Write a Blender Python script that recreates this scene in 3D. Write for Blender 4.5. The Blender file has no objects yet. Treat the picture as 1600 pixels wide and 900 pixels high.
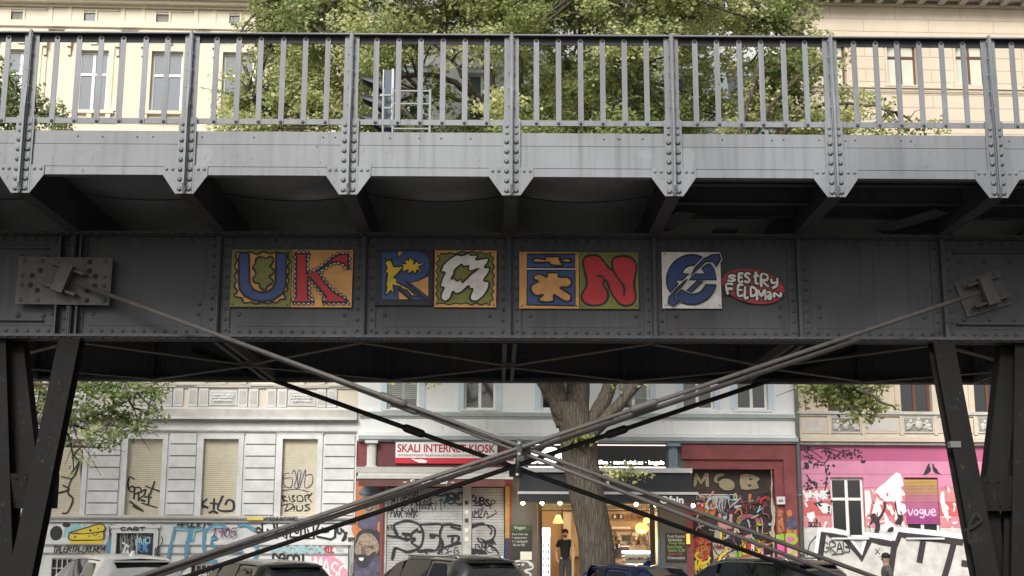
import bpy, math, random
from mathutils import Matrix, Vector
random.seed(11)
R = math.radians
scene = bpy.context.scene
COL = scene.collection

# ------------------------------------------------------------------ camera
FPX = 2050.0
PITCH, ROLL, CAMZ = 11.3, 0.0025, 1.7
cam_d = bpy.data.cameras.new('camera'); cam = bpy.data.objects.new('camera', cam_d); COL.objects.link(cam)
CM = Matrix.Translation((0, 0, CAMZ)) @ Matrix.Rotation(R(90 + PITCH), 4, 'X') @ Matrix.Rotation(ROLL, 4, 'Z')
cam.matrix_world = CM
cam_d.sensor_width = 36; cam_d.lens = FPX / 1600 * 36; cam_d.clip_start = .1; cam_d.clip_end = 2000
scene.camera = cam
# ------------------------------------------------------------------ light
SUN_EL, SUN_AZ = 36, 198      # azimuth the light comes from, clockwise from +Y
w = bpy.data.worlds.new('World'); scene.world = w; w.use_nodes = True
nt = w.node_tree; sky = nt.nodes.new('ShaderNodeTexSky'); sky.sky_type = 'NISHITA'; sky.sun_disc = False
sky.sun_elevation = R(SUN_EL); sky.sun_rotation = R(SUN_AZ); sky.air_density = 1.0; sky.dust_density = 4.0; sky.ozone_density = .6
hs = nt.nodes.new('ShaderNodeHueSaturation'); hs.inputs['Saturation'].default_value = .35
nt.links.new(sky.outputs[0], hs.inputs['Color']); nt.links.new(hs.outputs[0], nt.nodes['Background'].inputs[0])
nt.nodes['Background'].inputs[1].default_value = .105
sd = bpy.data.lights.new('sun', 'SUN'); sd.energy = 2.5; sd.angle = R(22); sd.color = (1, .975, .93)
so = bpy.data.objects.new('sun', sd); COL.objects.link(so)
dv = Vector((math.sin(R(SUN_AZ)) * math.cos(R(SUN_EL)), math.cos(R(SUN_AZ)) * math.cos(R(SUN_EL)), math.sin(R(SUN_EL))))
so.rotation_euler = dv.to_track_quat('Z', 'Y').to_euler()
scene.view_settings.view_transform = 'Standard'; scene.view_settings.look = 'None'
scene.view_settings.exposure = 0.40; scene.view_settings.gamma = 1

# ------------------------------------------------------------------ materials
MATS = {}
def mat(name, col, rough=.6, metal=0, var=.12, scale=3.0, bump=.0, emit=0, streak=0, spec=.5, dirt=None, bscale=None):
    if name in MATS: return MATS[name]
    m = bpy.data.materials.new(name); m.use_nodes = True; t = m.node_tree; b = t.nodes['Principled BSDF']
    b.inputs['Roughness'].default_value = rough; b.inputs['Metallic'].default_value = metal
    b.inputs['Specular IOR Level'].default_value = spec
    c = (col[0], col[1], col[2], 1); out = None
    tc = t.nodes.new('ShaderNodeTexCoord')
    if var > 0:
        n = t.nodes.new('ShaderNodeTexNoise'); n.inputs['Scale'].default_value = scale; n.inputs['Detail'].default_value = 6
        n.inputs['Roughness'].default_value = .65
        mp = t.nodes.new('ShaderNodeMapping'); t.links.new(tc.outputs['Object'], mp.inputs[0]); t.links.new(mp.outputs[0], n.inputs['Vector'])
        if streak: mp.inputs['Scale'].default_value = (1, 1, streak)
        r = t.nodes.new('ShaderNodeValToRGB')
        r.color_ramp.elements[0].position = .3; r.color_ramp.elements[1].position = .7
        lo = dirt if dirt else tuple(x * (1 - var) for x in col)
        r.color_ramp.elements[0].color = (*lo, 1); r.color_ramp.elements[1].color = tuple(min(1, x * (1 + var)) for x in col) + (1,)
        t.links.new(n.outputs['Fac'], r.inputs[0]); t.links.new(r.outputs[0], b.inputs['Base Color'])
        mr = t.nodes.new('ShaderNodeMapRange'); mr.inputs['To Min'].default_value = max(0, rough - .1); mr.inputs['To Max'].default_value = min(1, rough + .12)
        t.links.new(n.outputs['Fac'], mr.inputs[0]); t.links.new(mr.outputs[0], b.inputs['Roughness'])
    else: b.inputs['Base Color'].default_value = c
    if bump > 0:
        n2 = t.nodes.new('ShaderNodeTexNoise'); n2.inputs['Scale'].default_value = bscale or scale * 9; n2.inputs['Detail'].default_value = 5
        t.links.new(tc.outputs['Object'], n2.inputs['Vector'])
        bp = t.nodes.new('ShaderNodeBump'); bp.inputs['Strength'].default_value = bump; bp.inputs['Distance'].default_value = .02
        t.links.new(n2.outputs['Fac'], bp.inputs['Height']); t.links.new(bp.outputs[0], b.inputs['Normal'])
    if emit: b.inputs['Emission Color'].default_value = c; b.inputs['Emission Strength'].default_value = emit
    MATS[name] = m; return m

def leaf_mat(name, c1, c2, c3):
    m = bpy.data.materials.new(name); m.use_nodes = True; t = m.node_tree; b = t.nodes['Principled BSDF']
    at = t.nodes.new('ShaderNodeAttribute'); at.attribute_name = 'tone'
    r = t.nodes.new('ShaderNodeValToRGB'); r.color_ramp.elements[0].color = (*c1, 1); r.color_ramp.elements[1].color = (*c3, 1)
    e = r.color_ramp.elements.new(.55); e.color = (*c2, 1)
    t.links.new(at.outputs['Fac'], r.inputs[0]); t.links.new(r.outputs[0], b.inputs['Base Color']); b.inputs['Roughness'].default_value = .5
    b.inputs['Specular IOR Level'].default_value = .35; tr = t.nodes.new('ShaderNodeBsdfTranslucent'); t.links.new(r.outputs[0], tr.inputs[0])
    mx = t.nodes.new('ShaderNodeMixShader'); mx.inputs[0].default_value = .58
    t.links.new(b.outputs[0], mx.inputs[1]); t.links.new(tr.outputs[0], mx.inputs[2]); t.links.new(mx.outputs[0], t.nodes['Material Output'].inputs[0])
    return m

def steel_mat(name, col, rough=.5):      # grey bridge paint: broad tone changes, fine grime, a little rust
    m = bpy.data.materials.new(name); m.use_nodes = True; t = m.node_tree; b = t.nodes['Principled BSDF']
    tc = t.nodes.new('ShaderNodeTexCoord')
    def noise(s, sc=(1, 1, 1), det=5):
        n = t.nodes.new('ShaderNodeTexNoise'); n.inputs['Scale'].default_value = s; n.inputs['Detail'].default_value = det
        mp = t.nodes.new('ShaderNodeMapping'); mp.inputs['Scale'].default_value = sc
        t.links.new(tc.outputs['Object'], mp.inputs[0]); t.links.new(mp.outputs[0], n.inputs['Vector']); return n
    def ramp(n, a, bb, ca, cb):
        r = t.nodes.new('ShaderNodeValToRGB'); r.color_ramp.elements[0].position = a; r.color_ramp.elements[1].position = bb
        r.color_ramp.elements[0].color = (*ca, 1); r.color_ramp.elements[1].color = (*cb, 1); t.links.new(n.outputs['Fac'], r.inputs[0]); return r
    def mixc(kind, fac, a, bb):
        x = t.nodes.new('ShaderNodeMixRGB'); x.blend_type = kind
        if isinstance(fac, float): x.inputs[0].default_value = fac
        else: t.links.new(fac.outputs[0], x.inputs[0])
        t.links.new(a.outputs[0], x.inputs[1])
        if isinstance(bb, tuple): x.inputs[2].default_value = (*bb, 1)
        else: t.links.new(bb.outputs[0], x.inputs[2])
        return x
    base = ramp(noise(.7), .35, .65, tuple(c * .80 for c in col), tuple(c * 1.14 for c in col))
    st = ramp(noise(5, (3, 3, .12)), .48, .72, (0, 0, 0), (.6, .6, .6))
    x = mixc('MIX', st, base, tuple(c * .55 for c in col))
    ru = ramp(noise(26, (1, 1, .5), 3), .64, .72, (0, 0, 0), (.9, .9, .9))
    ru2 = ramp(noise(1.7), .46, .58, (0, 0, 0), (1, 1, 1)); rm = mixc('MULTIPLY', 1.0, ru, ru2)
    x = mixc('MIX', rm, x, (.09, .045, .02))
    t.links.new(x.outputs[0], b.inputs['Base Color']); b.inputs['Roughness'].default_value = rough
    pa = ramp(noise(1.3, (1, 1, 1), 2), .66, .67, (0, 0, 0), (.35, .35, .35)); x = mixc('MIX', pa, x, tuple(c * 1.35 for c in col)); t.links.new(x.outputs[0], b.inputs['Base Color'])
    bp = t.nodes.new('ShaderNodeBump'); bp.inputs['Strength'].default_value = .2; bp.inputs['Distance'].default_value = .01
    t.links.new(noise(14).outputs['Fac'], bp.inputs['Height']); t.links.new(bp.outputs[0], b.inputs['Normal'])
    MATS[name] = m; return m

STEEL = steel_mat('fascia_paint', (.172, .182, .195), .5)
DSTEEL = steel_mat('girder_paint_shaded', (.050, .052, .059), .65)  # same paint as the fascia, darkened to hold the shade under the deck
BSTEEL = steel_mat('brace_paint', (.090, .081, .075), .6)
def glass(name, col=(.05, .06, .07), rough=.06):
    return mat(name, col, rough, 0, var=0, spec=1.0)

# ------------------------------------------------------------------ mesh builder
def cr(pts, n=6, closed=False):
    if len(pts) < 3: return list(pts)
    P = list(pts); out = []
    N = len(P)
    rng = range(N if closed else N - 1)
    for i in rng:
        if closed: p0, p1, p2, p3 = P[(i - 1) % N], P[i], P[(i + 1) % N], P[(i + 2) % N]
        else: p0, p1, p2, p3 = P[max(i - 1, 0)], P[i], P[i + 1], P[min(i + 2, N - 1)]
        for k in range(n):
            t = k / n
            out.append(tuple(.5 * ((2 * b) + (-a + c) * t + (2 * a - 5 * b + 4 * c - d) * t * t + (-a + 3 * b - 3 * c + d) * t ** 3) for a, b, c, d in zip(p0, p1, p2, p3)))
    if not closed: out.append(tuple(P[-1]))
    return out

class MB:
    def __init__(s): s.v = []; s.f = []; s.m = []; s.sm = []; s.mats = []
    def mi(s, m):
        if m not in s.mats: s.mats.append(m)
        return s.mats.index(m)
    def face(s, idx, m, smooth=False): s.f.append(idx); s.m.append(s.mi(m)); s.sm.append(smooth)
    def box(s, x0, x1, y0, y1, z0, z1, m):
        if x0 > x1: x0, x1 = x1, x0
        if y0 > y1: y0, y1 = y1, y0
        if z0 > z1: z0, z1 = z1, z0
        b = len(s.v)
        s.v += [(x0, y0, z0), (x1, y0, z0), (x1, y1, z0), (x0, y1, z0), (x0, y0, z1), (x1, y0, z1), (x1, y1, z1), (x0, y1, z1)]
        for q in ((0, 3, 2, 1), (4, 5, 6, 7), (0, 1, 5, 4), (1, 2, 6, 5), (2, 3, 7, 6), (3, 0, 4, 7)): s.face([b + i for i in q], m)
    def quad(s, a, b, c, d, m):
        n = len(s.v); s.v += [a, b, c, d]; s.face([n, n + 1, n + 2, n + 3], m)
    def obox(s, p0, p1, wid, thk, m, up=(0, 0, 1)):      # bar from p0 to p1; wid across (side), thk along up
        p0 = Vector(p0); p1 = Vector(p1); d = (p1 - p0).normalized(); u = Vector(up); sd = d.cross(u)
        if sd.length < 1e-4: sd = d.cross(Vector((1, 0, 0)))
        sd.normalize(); u = sd.cross(d).normalized()
        b = len(s.v)
        for p in (p0, p1):
            for a, c in ((-1, -1), (1, -1), (1, 1), (-1, 1)): s.v.append(tuple(p + sd * a * wid / 2 + u * c * thk / 2))
        for q in ((0, 1, 2, 3), (7, 6, 5, 4), (0, 4, 5, 1), (1, 5, 6, 2), (2, 6, 7, 3), (3, 7, 4, 0)): s.face([b + i for i in q], m)
    def prism(s, poly, y0, y1, m):        # poly [(x,z)] extruded from y0 (near) to y1 (far)
        n = len(poly); b = len(s.v)
        s.v += [(x, y0, z) for x, z in poly] + [(x, y1, z) for x, z in poly]
        s.face([b + i for i in range(n)], m); s.face([b + n + i for i in range(n)][::-1], m)
        for i in range(n): j = (i + 1) % n; s.face([b + i, b + n + i, b + n + j, b + j], m)
    def flat(s, poly, y, m):
        b = len(s.v); s.v += [(x, y, z) for x, z in poly]; s.face(list(range(b, b + len(poly))), m)
    def ribbon(s, pts, wd, y, m, closed=False, dy=.00015):
        n = len(pts); ph = (pts[0][0] * 37 + pts[0][1] * 91) % 6.28
        if n < 2: return
        b = len(s.v); L = n + 1 if closed else n
        for i in range(L):
            j = i % n
            if closed: a, c = pts[(j - 1) % n], pts[(j + 1) % n]
            else: a, c = pts[max(j - 1, 0)], pts[min(j + 1, n - 1)]
            dx, dz = c[0] - a[0], c[1] - a[1]; l = math.hypot(dx, dz) or 1
            ex = 0
            ww = wd * (1 + .16 * math.sin(i * .55 + ph) + .07 * math.sin(i * 1.9 + ph)) if wd < .12 else wd; nx, nz = -dz / l * ww / 2, dx / l * ww / 2
            px, pz = pts[j]
            if not closed and (i == 0 or i == n - 1):
                sg = -1 if i == 0 else 1; px += dx / l * wd * .3 * sg; pz += dz / l * wd * .3 * sg
            yy = y - dy * i
            s.v += [(px + nx, yy, pz + nz), (px - nx, yy, pz - nz)]
        for i in range(L - 1): s.face([b + 2 * i, b + 2 * i + 2, b + 2 * i + 3, b + 2 * i + 1], m)
    def tube(s, path, rad, m, n=10, cap=True, smooth=True):
        pts = [Vector(p) for p in path]; b = len(s.v); k = len(pts)
        rr = rad if isinstance(rad, (list, tuple)) else [rad] * k
        ref = Vector((0, 0, 1)); d0 = (pts[-1] - pts[0]).normalized()
        if abs(d0.z) > .85: ref = Vector((0, 1, 0))
        for i, p in enumerate(pts):
            d = (pts[min(i + 1, k - 1)] - pts[max(i - 1, 0)]).normalized()
            a = d.cross(ref).normalized(); c = a.cross(d).normalized()
            for j in range(n):
                t = 2 * math.pi * j / n; s.v.append(tuple(p + (a * math.cos(t) + c * math.sin(t)) * rr[i]))
        for i in range(k - 1):
            for j in range(n):
                q = (j + 1) % n; s.face([b + i * n + j, b + i * n + q, b + (i + 1) * n + q, b + (i + 1) * n + j], m, smooth)
        if cap: s.face([b + j for j in range(n)][::-1], m); s.face([b + (k - 1) * n + j for j in range(n)], m)
    def rivet(s, p, r, ax, m, n=7, h=.6):       # dome pointing along ax (unit vector)
        ax = Vector(ax); a = ax.orthogonal().normalized(); c = ax.cross(a); p = Vector(p); b = len(s.v)
        for rr, hh in ((1, 0), (.75, h * .75)):
            for j in range(n):
                t = 2 * math.pi * j / n; s.v.append(tuple(p + (a * math.cos(t) + c * math.sin(t)) * r * rr + ax * r * hh))
        s.v.append(tuple(p + ax * r * h * 1.15))
        for j in range(n):
            q = (j + 1) % n; s.face([b + j, b + q, b + n + q, b + n + j], m, True); s.face([b + n + j, b + n + q, b + 2 * n], m, True)
    def sphere(s, c, r, m, n=10, k=6, sc=(1, 1, 1)):
        b = len(s.v)
        for i in range(k + 1):
            ph = math.pi * i / k
            for j in range(n):
                t = 2 * math.pi * j / n
                s.v.append((c[0] + r * sc[0] * math.sin(ph) * math.cos(t), c[1] + r * sc[1] * math.sin(ph) * math.sin(t), c[2] + r * sc[2] * math.cos(ph)))
        for i in range(k):
            for j in range(n):
                q = (j + 1) % n; s.face([b + i * n + j, b + (i + 1) * n + j, b + (i + 1) * n + q, b + i * n + q], m, True)
    def lathe(s, c, prof, m, n=12, axis='z'):
        b = len(s.v)
        for r, h in prof:
            for j in range(n):
                t = 2 * math.pi * j / n
                if axis == 'z': s.v.append((c[0] + r * math.cos(t), c[1] + r * math.sin(t), c[2] + h))
                elif axis == 'x': s.v.append((c[0] + h, c[1] + r * math.cos(t), c[2] + r * math.sin(t)))
                else: s.v.append((c[0] + r * math.cos(t), c[1] + h, c[2] + r * math.sin(t)))
        for i in range(len(prof) - 1):
            for j in range(n):
                q = (j + 1) % n; s.face([b + i * n + j, b + i * n + q, b + (i + 1) * n + q, b + (i + 1) * n + j], m, True)
    def wall(s, x0, x1, z0, z1, y, ops, m, rev=.22, rm=None, split=False):
        xs = sorted({x0, x1, *[o[0] for o in ops], *[o[2] for o in ops]}); zs = sorted({z0, z1, *[o[1] for o in ops], *[o[3] for o in ops]})
        xs = [x for x in xs if x0 <= x <= x1]; zs = [z for z in zs if z0 <= z <= z1]
        for i in range(len(xs) - 1):
            for j in range(len(zs) - 1):
                cx = (xs[i] + xs[i + 1]) / 2; cz = (zs[j] + zs[j + 1]) / 2
                if any(o[0] < cx < o[2] and o[1] < cz < o[3] for o in ops): continue
                s.quad((xs[i], y, zs[j]), (xs[i + 1], y, zs[j]), (xs[i + 1], y, zs[j + 1]), (xs[i], y, zs[j + 1]), m)
        for a, c, b, d in ops:
            r = rm or m
            if split:
                s.quad((a, y, c), (a, y, d), (a, y + rev, d), (a, y + rev, c), r); s.quad((b, y, d), (b, y, c), (b, y + rev, c), (b, y + rev, d), r); continue
            s.quad((a, y, c), (a, y, d), (a, y + rev, d), (a, y + rev, c), r); s.quad((b, y, d), (b, y, c), (b, y + rev, c), (b, y + rev, d), r)
            s.quad((a, y, d), (b, y, d), (b, y + rev, d), (a, y + rev, d), r); s.quad((b, y, c), (a, y, c), (a, y + rev, c), (b, y + rev, c), r)

class Frame:
    def __init__(s, ang, off): s.M = Matrix.Translation((0, off, 0)) @ Matrix.Rotation(R(ang), 4, 'Z'); s.Mi = s.M.inverted()
    def at(s, x, y, wy=0.0):              # photo pixel -> point on this frame's plane local y = wy
        d = CM.to_3x3() @ Vector(((x - 800) / FPX, -(y - 450) / FPX, -1)); o = s.Mi @ Vector((0, 0, CAMZ)); d = s.Mi.to_3x3() @ d
        t = (wy - o.y) / d.y; p = o + d * t; return (p.x, p.z)
    def atz(s, x, y, z):                  # pixel -> point on horizontal plane
        d = CM.to_3x3() @ Vector(((x - 800) / FPX, -(y - 450) / FPX, -1)); o = Vector((0, 0, CAMZ)); t = (z - o.z) / d.z
        return s.Mi @ (o + d * t)
    def rect(s, x0, y0, x1, y1, wy=0.0):
        xm, ym = (x0 + x1) / 2, (y0 + y1) / 2
        return (s.at(x0, ym, wy)[0], s.at(xm, y1, wy)[1], s.at(x1, ym, wy)[0], s.at(xm, y0, wy)[1])   # u0,z0,u1,z1
    def P(s, x, y, wy=0.0): u, z = s.at(x, y, wy); return (u, wy, z)

def link(name, mb, parent=None, M=None):
    me = bpy.data.meshes.new(name); me.from_pydata(mb.v, [], mb.f); me.update()
    for m in mb.mats: me.materials.append(m)
    me.polygons.foreach_set('material_index', mb.m); me.polygons.foreach_set('use_smooth', mb.sm)
    o = bpy.data.objects.new(name, me); COL.objects.link(o)
    if parent: o.parent = parent
    if M is not None: o.matrix_basis = M
    return o
def tag(o, label=None, cat=None, group=None, kind=None):
    if label: o['label'] = label
    if cat: o['category'] = cat
    if group: o['group'] = group
    if kind: o['kind'] = kind
    return o
class T:                                   # a thing: Empty at base; parts given in frame coordinates
    def __init__(s, frame, base, name, label, cat, group=None):
        s.e = bpy.data.objects.new(name, None); s.e.empty_display_size = .2; COL.objects.link(s.e); s.e.matrix_basis = frame.M @ Matrix.Translation(base)
        s.b = base; tag(s.e, label, cat, group)
    def part(s, name, mb, parent=None, label=None):
        if parent is None or True: off = s.b
        mb.v = [(x - off[0], y - off[1], z - off[2]) for x, y, z in mb.v]
        o = link(name, mb, parent or s.e)
        if label: o['label'] = label
        return o
def solo(frame, base, name, mb, label, cat, group=None, kind=None):
    mb.v = [(x - base[0], y - base[1], z - base[2]) for x, y, z in mb.v]
    return tag(link(name, mb, None, frame.M @ Matrix.Translation(base)), label, cat, group, kind)

# stroke alphabet for hand lettering (x 0..1, y 0..1 up)
G = {'A': [[(0, 0), (.45, 1), (1, 0)], [(.2, .4), (.82, .4)]], 'B': [[(0, 0), (0, 1), (.75, .95), (.8, .65), (.1, .52), (.9, .45), (.9, .08), (0, 0)]],
 'C': [[(1, .85), (.6, 1), (.1, .8), (0, .4), (.3, .02), (1, .12)]], 'D': [[(0, 0), (0, 1), (.7, .9), (1, .5), (.7, .08), (0, 0)]],
 'E': [[(.95, 1), (.05, .95), (0, 0), (.95, .03)], [(0, .52), (.75, .52)]], 'F': [[(.95, 1), (.05, .96), (0, 0)], [(0, .52), (.75, .52)]],
 'G': [[(.95, .85), (.5, 1), (.05, .75), (.05, .25), (.5, 0), (.95, .15), (.95, .48), (.55, .46)]], 'H': [[(0, 0), (0, 1)], [(1, 0), (1, 1)], [(0, .5), (1, .52)]],
 'I': [[(.5, 0), (.5, 1)]], 'J': [[(.8, 1), (.8, .2), (.4, 0), (.05, .2)]], 'K': [[(0, 0), (0, 1)], [(.95, 1), (.05, .45), (1, 0)]], 'L': [[(.05, 1), (0, 0), (.9, .03)]],
 'M': [[(0, 0), (.1, 1), (.5, .35), (.9, 1), (1, 0)]], 'N': [[(0, 0), (.05, 1), (.9, 0), (1, 1)]], 'O': [[(.5, 1), (.05, .75), (.05, .25), (.5, 0), (.95, .25), (.95, .75), (.5, 1)]],
 'P': [[(0, 0), (0, 1), (.85, .95), (.9, .55), (0, .45)]], 'Q': [[(.5, 1), (.05, .6), (.3, .05), (.85, .2), (.9, .8), (.5, 1)], [(.6, .25), (1, 0)]],
 'R': [[(0, 0), (0, 1), (.85, .95), (.85, .55), (.1, .48), (1, 0)]], 'S': [[(.95, .85), (.5, 1), (.05, .75), (.5, .5), (.95, .25), (.5, 0), (0, .12)]],
 'T': [[(0, .95), (1, 1)], [(.5, 1), (.45, 0)]], 'U': [[(0, 1), (.05, .2), (.5, 0), (.95, .2), (1, 1)]], 'V': [[(0, 1), (.5, 0), (1, 1)]],
 'W': [[(0, 1), (.25, 0), (.5, .7), (.75, 0), (1, 1)]], 'X': [[(0, 1), (1, 0)], [(0, 0), (1, 1)]], 'Y': [[(0, 1), (.5, .45), (1, 1)], [(.5, .45), (.4, 0)]],
 'Z': [[(0, .95), (.95, 1), (0, 0), (1, .05)]], '0': [[(.5, 1), (.05, .7), (.1, .2), (.5, 0), (.95, .3), (.9, .8), (.5, 1)]], '1': [[(.1, .7), (.6, 1), (.5, 0)]],
 '9': [[(.9, .7), (.5, 1), (.1, .75), (.4, .45), (.9, .7), (.75, 0)]], '5': [[(.95, 1), (.15, .95), (.1, .55), (.8, .6), (.9, .2), (.4, 0), (0, .1)]],
 '6': [[(.8, 1), (.2, .6), (.1, .2), (.5, 0), (.9, .25), (.5, .5), (.15, .35)]], '8': [[(.5, .52), (.1, .75), (.5, 1), (.9, .75), (.5, .52), (.05, .25), (.5, 0), (.95, .25), (.5, .52)]],
 '+': [[(0, .5), (1, .55)], [(.5, .95), (.45, .05)]], '=': [[(0, .6), (1, .65)], [(0, .35), (1, .4)]], '!': [[(.5, 1), (.45, .3)], [(.45, .08), (.46, 0)]], '-': [[(0, .5), (1, .5)]], ':': [[(.4, .7), (.45, .65)], [(.4, .25), (.45, .2)]], ' ': [],
 't': [[(.5, 1), (.45, .1), (.9, .02)], [(.1, .65), (.95, .72)]], 'y': [[(0, .9), (.15, .55), (.8, .6)], [(.85, 1), (.8, .3), (.2, .02)]], 'a': [[(.2, .9), (.8, .85), (.85, .05), (.3, .1), (.1, .35), (.85, .5)]], 'e': [[(.05, .5), (.95, .55), (.6, .95), (.1, .7), (.1, .2), (.6, 0), (1, .15)]],
 'o': [[(.5, .9), (.05, .5), (.5, 0), (.95, .5), (.5, .9)]], 'g': [[(.9, .8), (.3, .9), (.1, .5), (.5, .3), (.9, .8), (.8, -.3), (.1, -.3)]], 'u': [[(0, .9), (.1, .1), (.7, .1), (.95, .9)]], 'v': [[(0, .9), (.45, 0), (1, .95)]]}
def lettering(mb, txt, box, wd, y, m, skew=0, gap=.22, jit=.06, smooth=3, over=None, arc=0, slope=0):
    """hand lettering inside box (u0,z0,u1,z1); over=(width, material) lays a second narrower line on top"""
    u0, z0, u1, z1 = box; n = len(txt); cw = (u1 - u0) / (n + (n - 1) * gap); H = z1 - z0; rnd = random.Random(hash(txt) % 999 if False else sum(map(ord, txt)))
    passes = [(wd, m, y)] + ([(over[0], over[1], y - .006)] if over else [])
    S = []
    for i, ch in enumerate(txt):
        for st in G.get(ch, []):
            p = [(u0 + i * cw * (1 + gap) + (x + rnd.uniform(-jit, jit) + skew * yy) * cw, z0 + (yy + rnd.uniform(-jit, jit)) * H + arc * math.sin(math.pi * (i + .5) / n) + slope * i / max(n - 1, 1)) for x, yy in st]
            S.append(cr(p, smooth) if smooth > 1 else p)
    for ww, mm, y0 in passes:
        for k, p in enumerate(S): mb.ribbon(p, ww, y0 - .0006 * (k % 7), mm)

_fc = {}
def text(mb, s, box, y, m, bold=.0, fit=True, ext=.004):
    """typeset lettering with Blender's own font, fitted in box (u0,z0,u1,z1)"""
    cu = bpy.data.curves.new('lettering', 'FONT'); cu.body = s; cu.offset = bold; cu.resolution_u = 3
    ob = bpy.data.objects.new('lettering', cu); COL.objects.link(ob)
    dg = bpy.context.evaluated_depsgraph_get(); me = bpy.data.meshes.new_from_object(ob.evaluated_get(dg))
    xs = [v.co.x for v in me.vertices]; ys = [v.co.y for v in me.vertices]
    x0, x1, y0, y1 = min(xs), max(xs), min(ys), max(ys); sx = (box[2] - box[0]) / (x1 - x0); sz = (box[3] - box[1]) / (y1 - y0)
    b = len(mb.v); mb.v += [(box[0] + (v.co.x - x0) * sx, y, box[1] + (v.co.y - y0) * sz) for v in me.vertices]
    for p in me.polygons: mb.face([b + i for i in p.vertices], m)
    bpy.data.objects.remove(ob); bpy.data.curves.remove(cu); bpy.data.meshes.remove(me)

I0 = Frame(0, 0)
#==PART:SETTING==
ASPH = mat('asphalt', (.05, .05, .052), .9, var=.25, scale=4, bump=.4, bscale=120)
PAVE = mat('pavement_slabs', (.15, .145, .14), .85, var=.15, scale=2, bump=.3)
KERB = mat('kerb_granite', (.3, .29, .28), .8, var=.15, scale=9)
EARTH = mat('ground_earth', (.09, .085, .075), .95, var=.2, scale=1)
F = Frame(2.3, 37.0)        # house fronts: local y = 0 is the wall plane
B = Frame(0.6, 0.0)         # viaduct: local y = distance from the photographer
mb = MB(); mb.box(-600, 600, -400, 800, -.4, -.05, EARTH); solo(I0, (0, 0, 0), 'ground', mb, 'level ground the street lies on', None, kind='structure')
mb = MB(); mb.box(-90, 90, -15.4, -6.6, -.3, 0, ASPH)
for i in range(-20, 20): mb.box(-80 + i * 8 + 80, -80 + i * 8 + 84, -13.2, -13.08, 0, .004, mat('road_paint', (.75, .75, .72), .6))
solo(F, (0, -9, 0), 'road', mb, 'asphalt street in front of the houses', None, kind='structure')
mb = MB(); mb.box(-90, 90, -6.4, .2, -.3, .12, PAVE); mb.box(-90, 90, -6.6, -6.4, -.3, .13, KERB)
solo(F, (0, -3, 0), 'pavement', mb, 'paved walk along the house fronts', None, kind='structure')
mb = MB(); mb.box(-90, 90, -6, 20.8, -.3, 0.06, mat('promenade_gravel', (.11, .10, .09), .95, var=.25, scale=3, bump=.4)); mb.box(-90, 90, 20.8, 21, -.3, .07, KERB)
solo(B, (0, 10, 0), 'path', mb, 'paved promenade under the viaduct', None, kind='structure')
#==PART:VIADUCT==
WE, WG, WF = 13.5, 15.4, 19.25          # distances: railing edge, near girder web, far girder web
SP = 1.7315                              # bay length
UC = B.at(799, 235, WE)[0]
V = T(B, (0, 17.3, 0), 'elevated_viaduct', 'grey riveted steel railway viaduct crossing the whole street on slanted legs', 'viaduct')
NR = range(-6, 7)
def zE(y, wv=WE): return B.at(800, y, wv)[1]
post_u = {i: UC + i * SP for i in NR}
X0, X1 = -11.5, 11.5
# --- railing: rails + posts + balusters
z_rt, z_rb = zE(57), zE(70); z_l0, z_l1 = zE(196.5), zE(188)
RIV = mat('rivet_shade', (.055, .055, .058), .7, var=.3, scale=30)  # rivets coloured dark to carry the shade of their undersides
HR = mat('handrail_shade', (.018, .018, .02), .7, var=.2)  # near-black colour stands for the shade below the rail's lip
mb = MB()
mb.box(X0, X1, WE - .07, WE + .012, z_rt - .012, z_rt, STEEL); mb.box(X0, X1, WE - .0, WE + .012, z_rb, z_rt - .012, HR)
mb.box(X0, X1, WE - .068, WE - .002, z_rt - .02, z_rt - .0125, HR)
mb.box(X0, X1, WE - .006, WE + .006, z_l0, z_l1, STEEL)
for i in NR:
    for k in range(8):
        uu = post_u[i] + (k + .12 * (3.5 - k) / 3.5) / 7 * SP if 0 < k < 7 else None
        if uu: mb.rivet((uu, WE - .018, (z_l0 + z_l1) / 2 - .01), .021, (0, -1, 0), RIV)
rail = V.part('railing', mb)
for i in NR:
    for k in range(1, 7):
        uu = post_u[i] + (k + .1 * (3.5 - k) / 3.5) / 7 * SP
        mb = MB(); j = random.uniform(-.004, .004)
        mb.box(uu - .029 + j, uu + .029 + j, WE - .016, WE - .0065, z_l0 - .005, z_rb + .045, STEEL); mb.prism([(uu - .029 + j, z_rb + .045), (uu + .029 + j, z_rb + .045), (uu + .014 + j, z_rb + .07), (uu - .014 + j, z_rb + .07)], WE - .016, WE - .0065, STEEL); mb.rivet((uu + j, WE - .017, z_rb + .043), .02, (0, -1, 0), RIV)
        if abs(uu) < 7.5 : V.part('baluster', mb, rail)
z_ft, z_fl, z_fs, z_fb, z_pb = zE(210), zE(229), zE(264.5), zE(277), zE(307)
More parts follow.
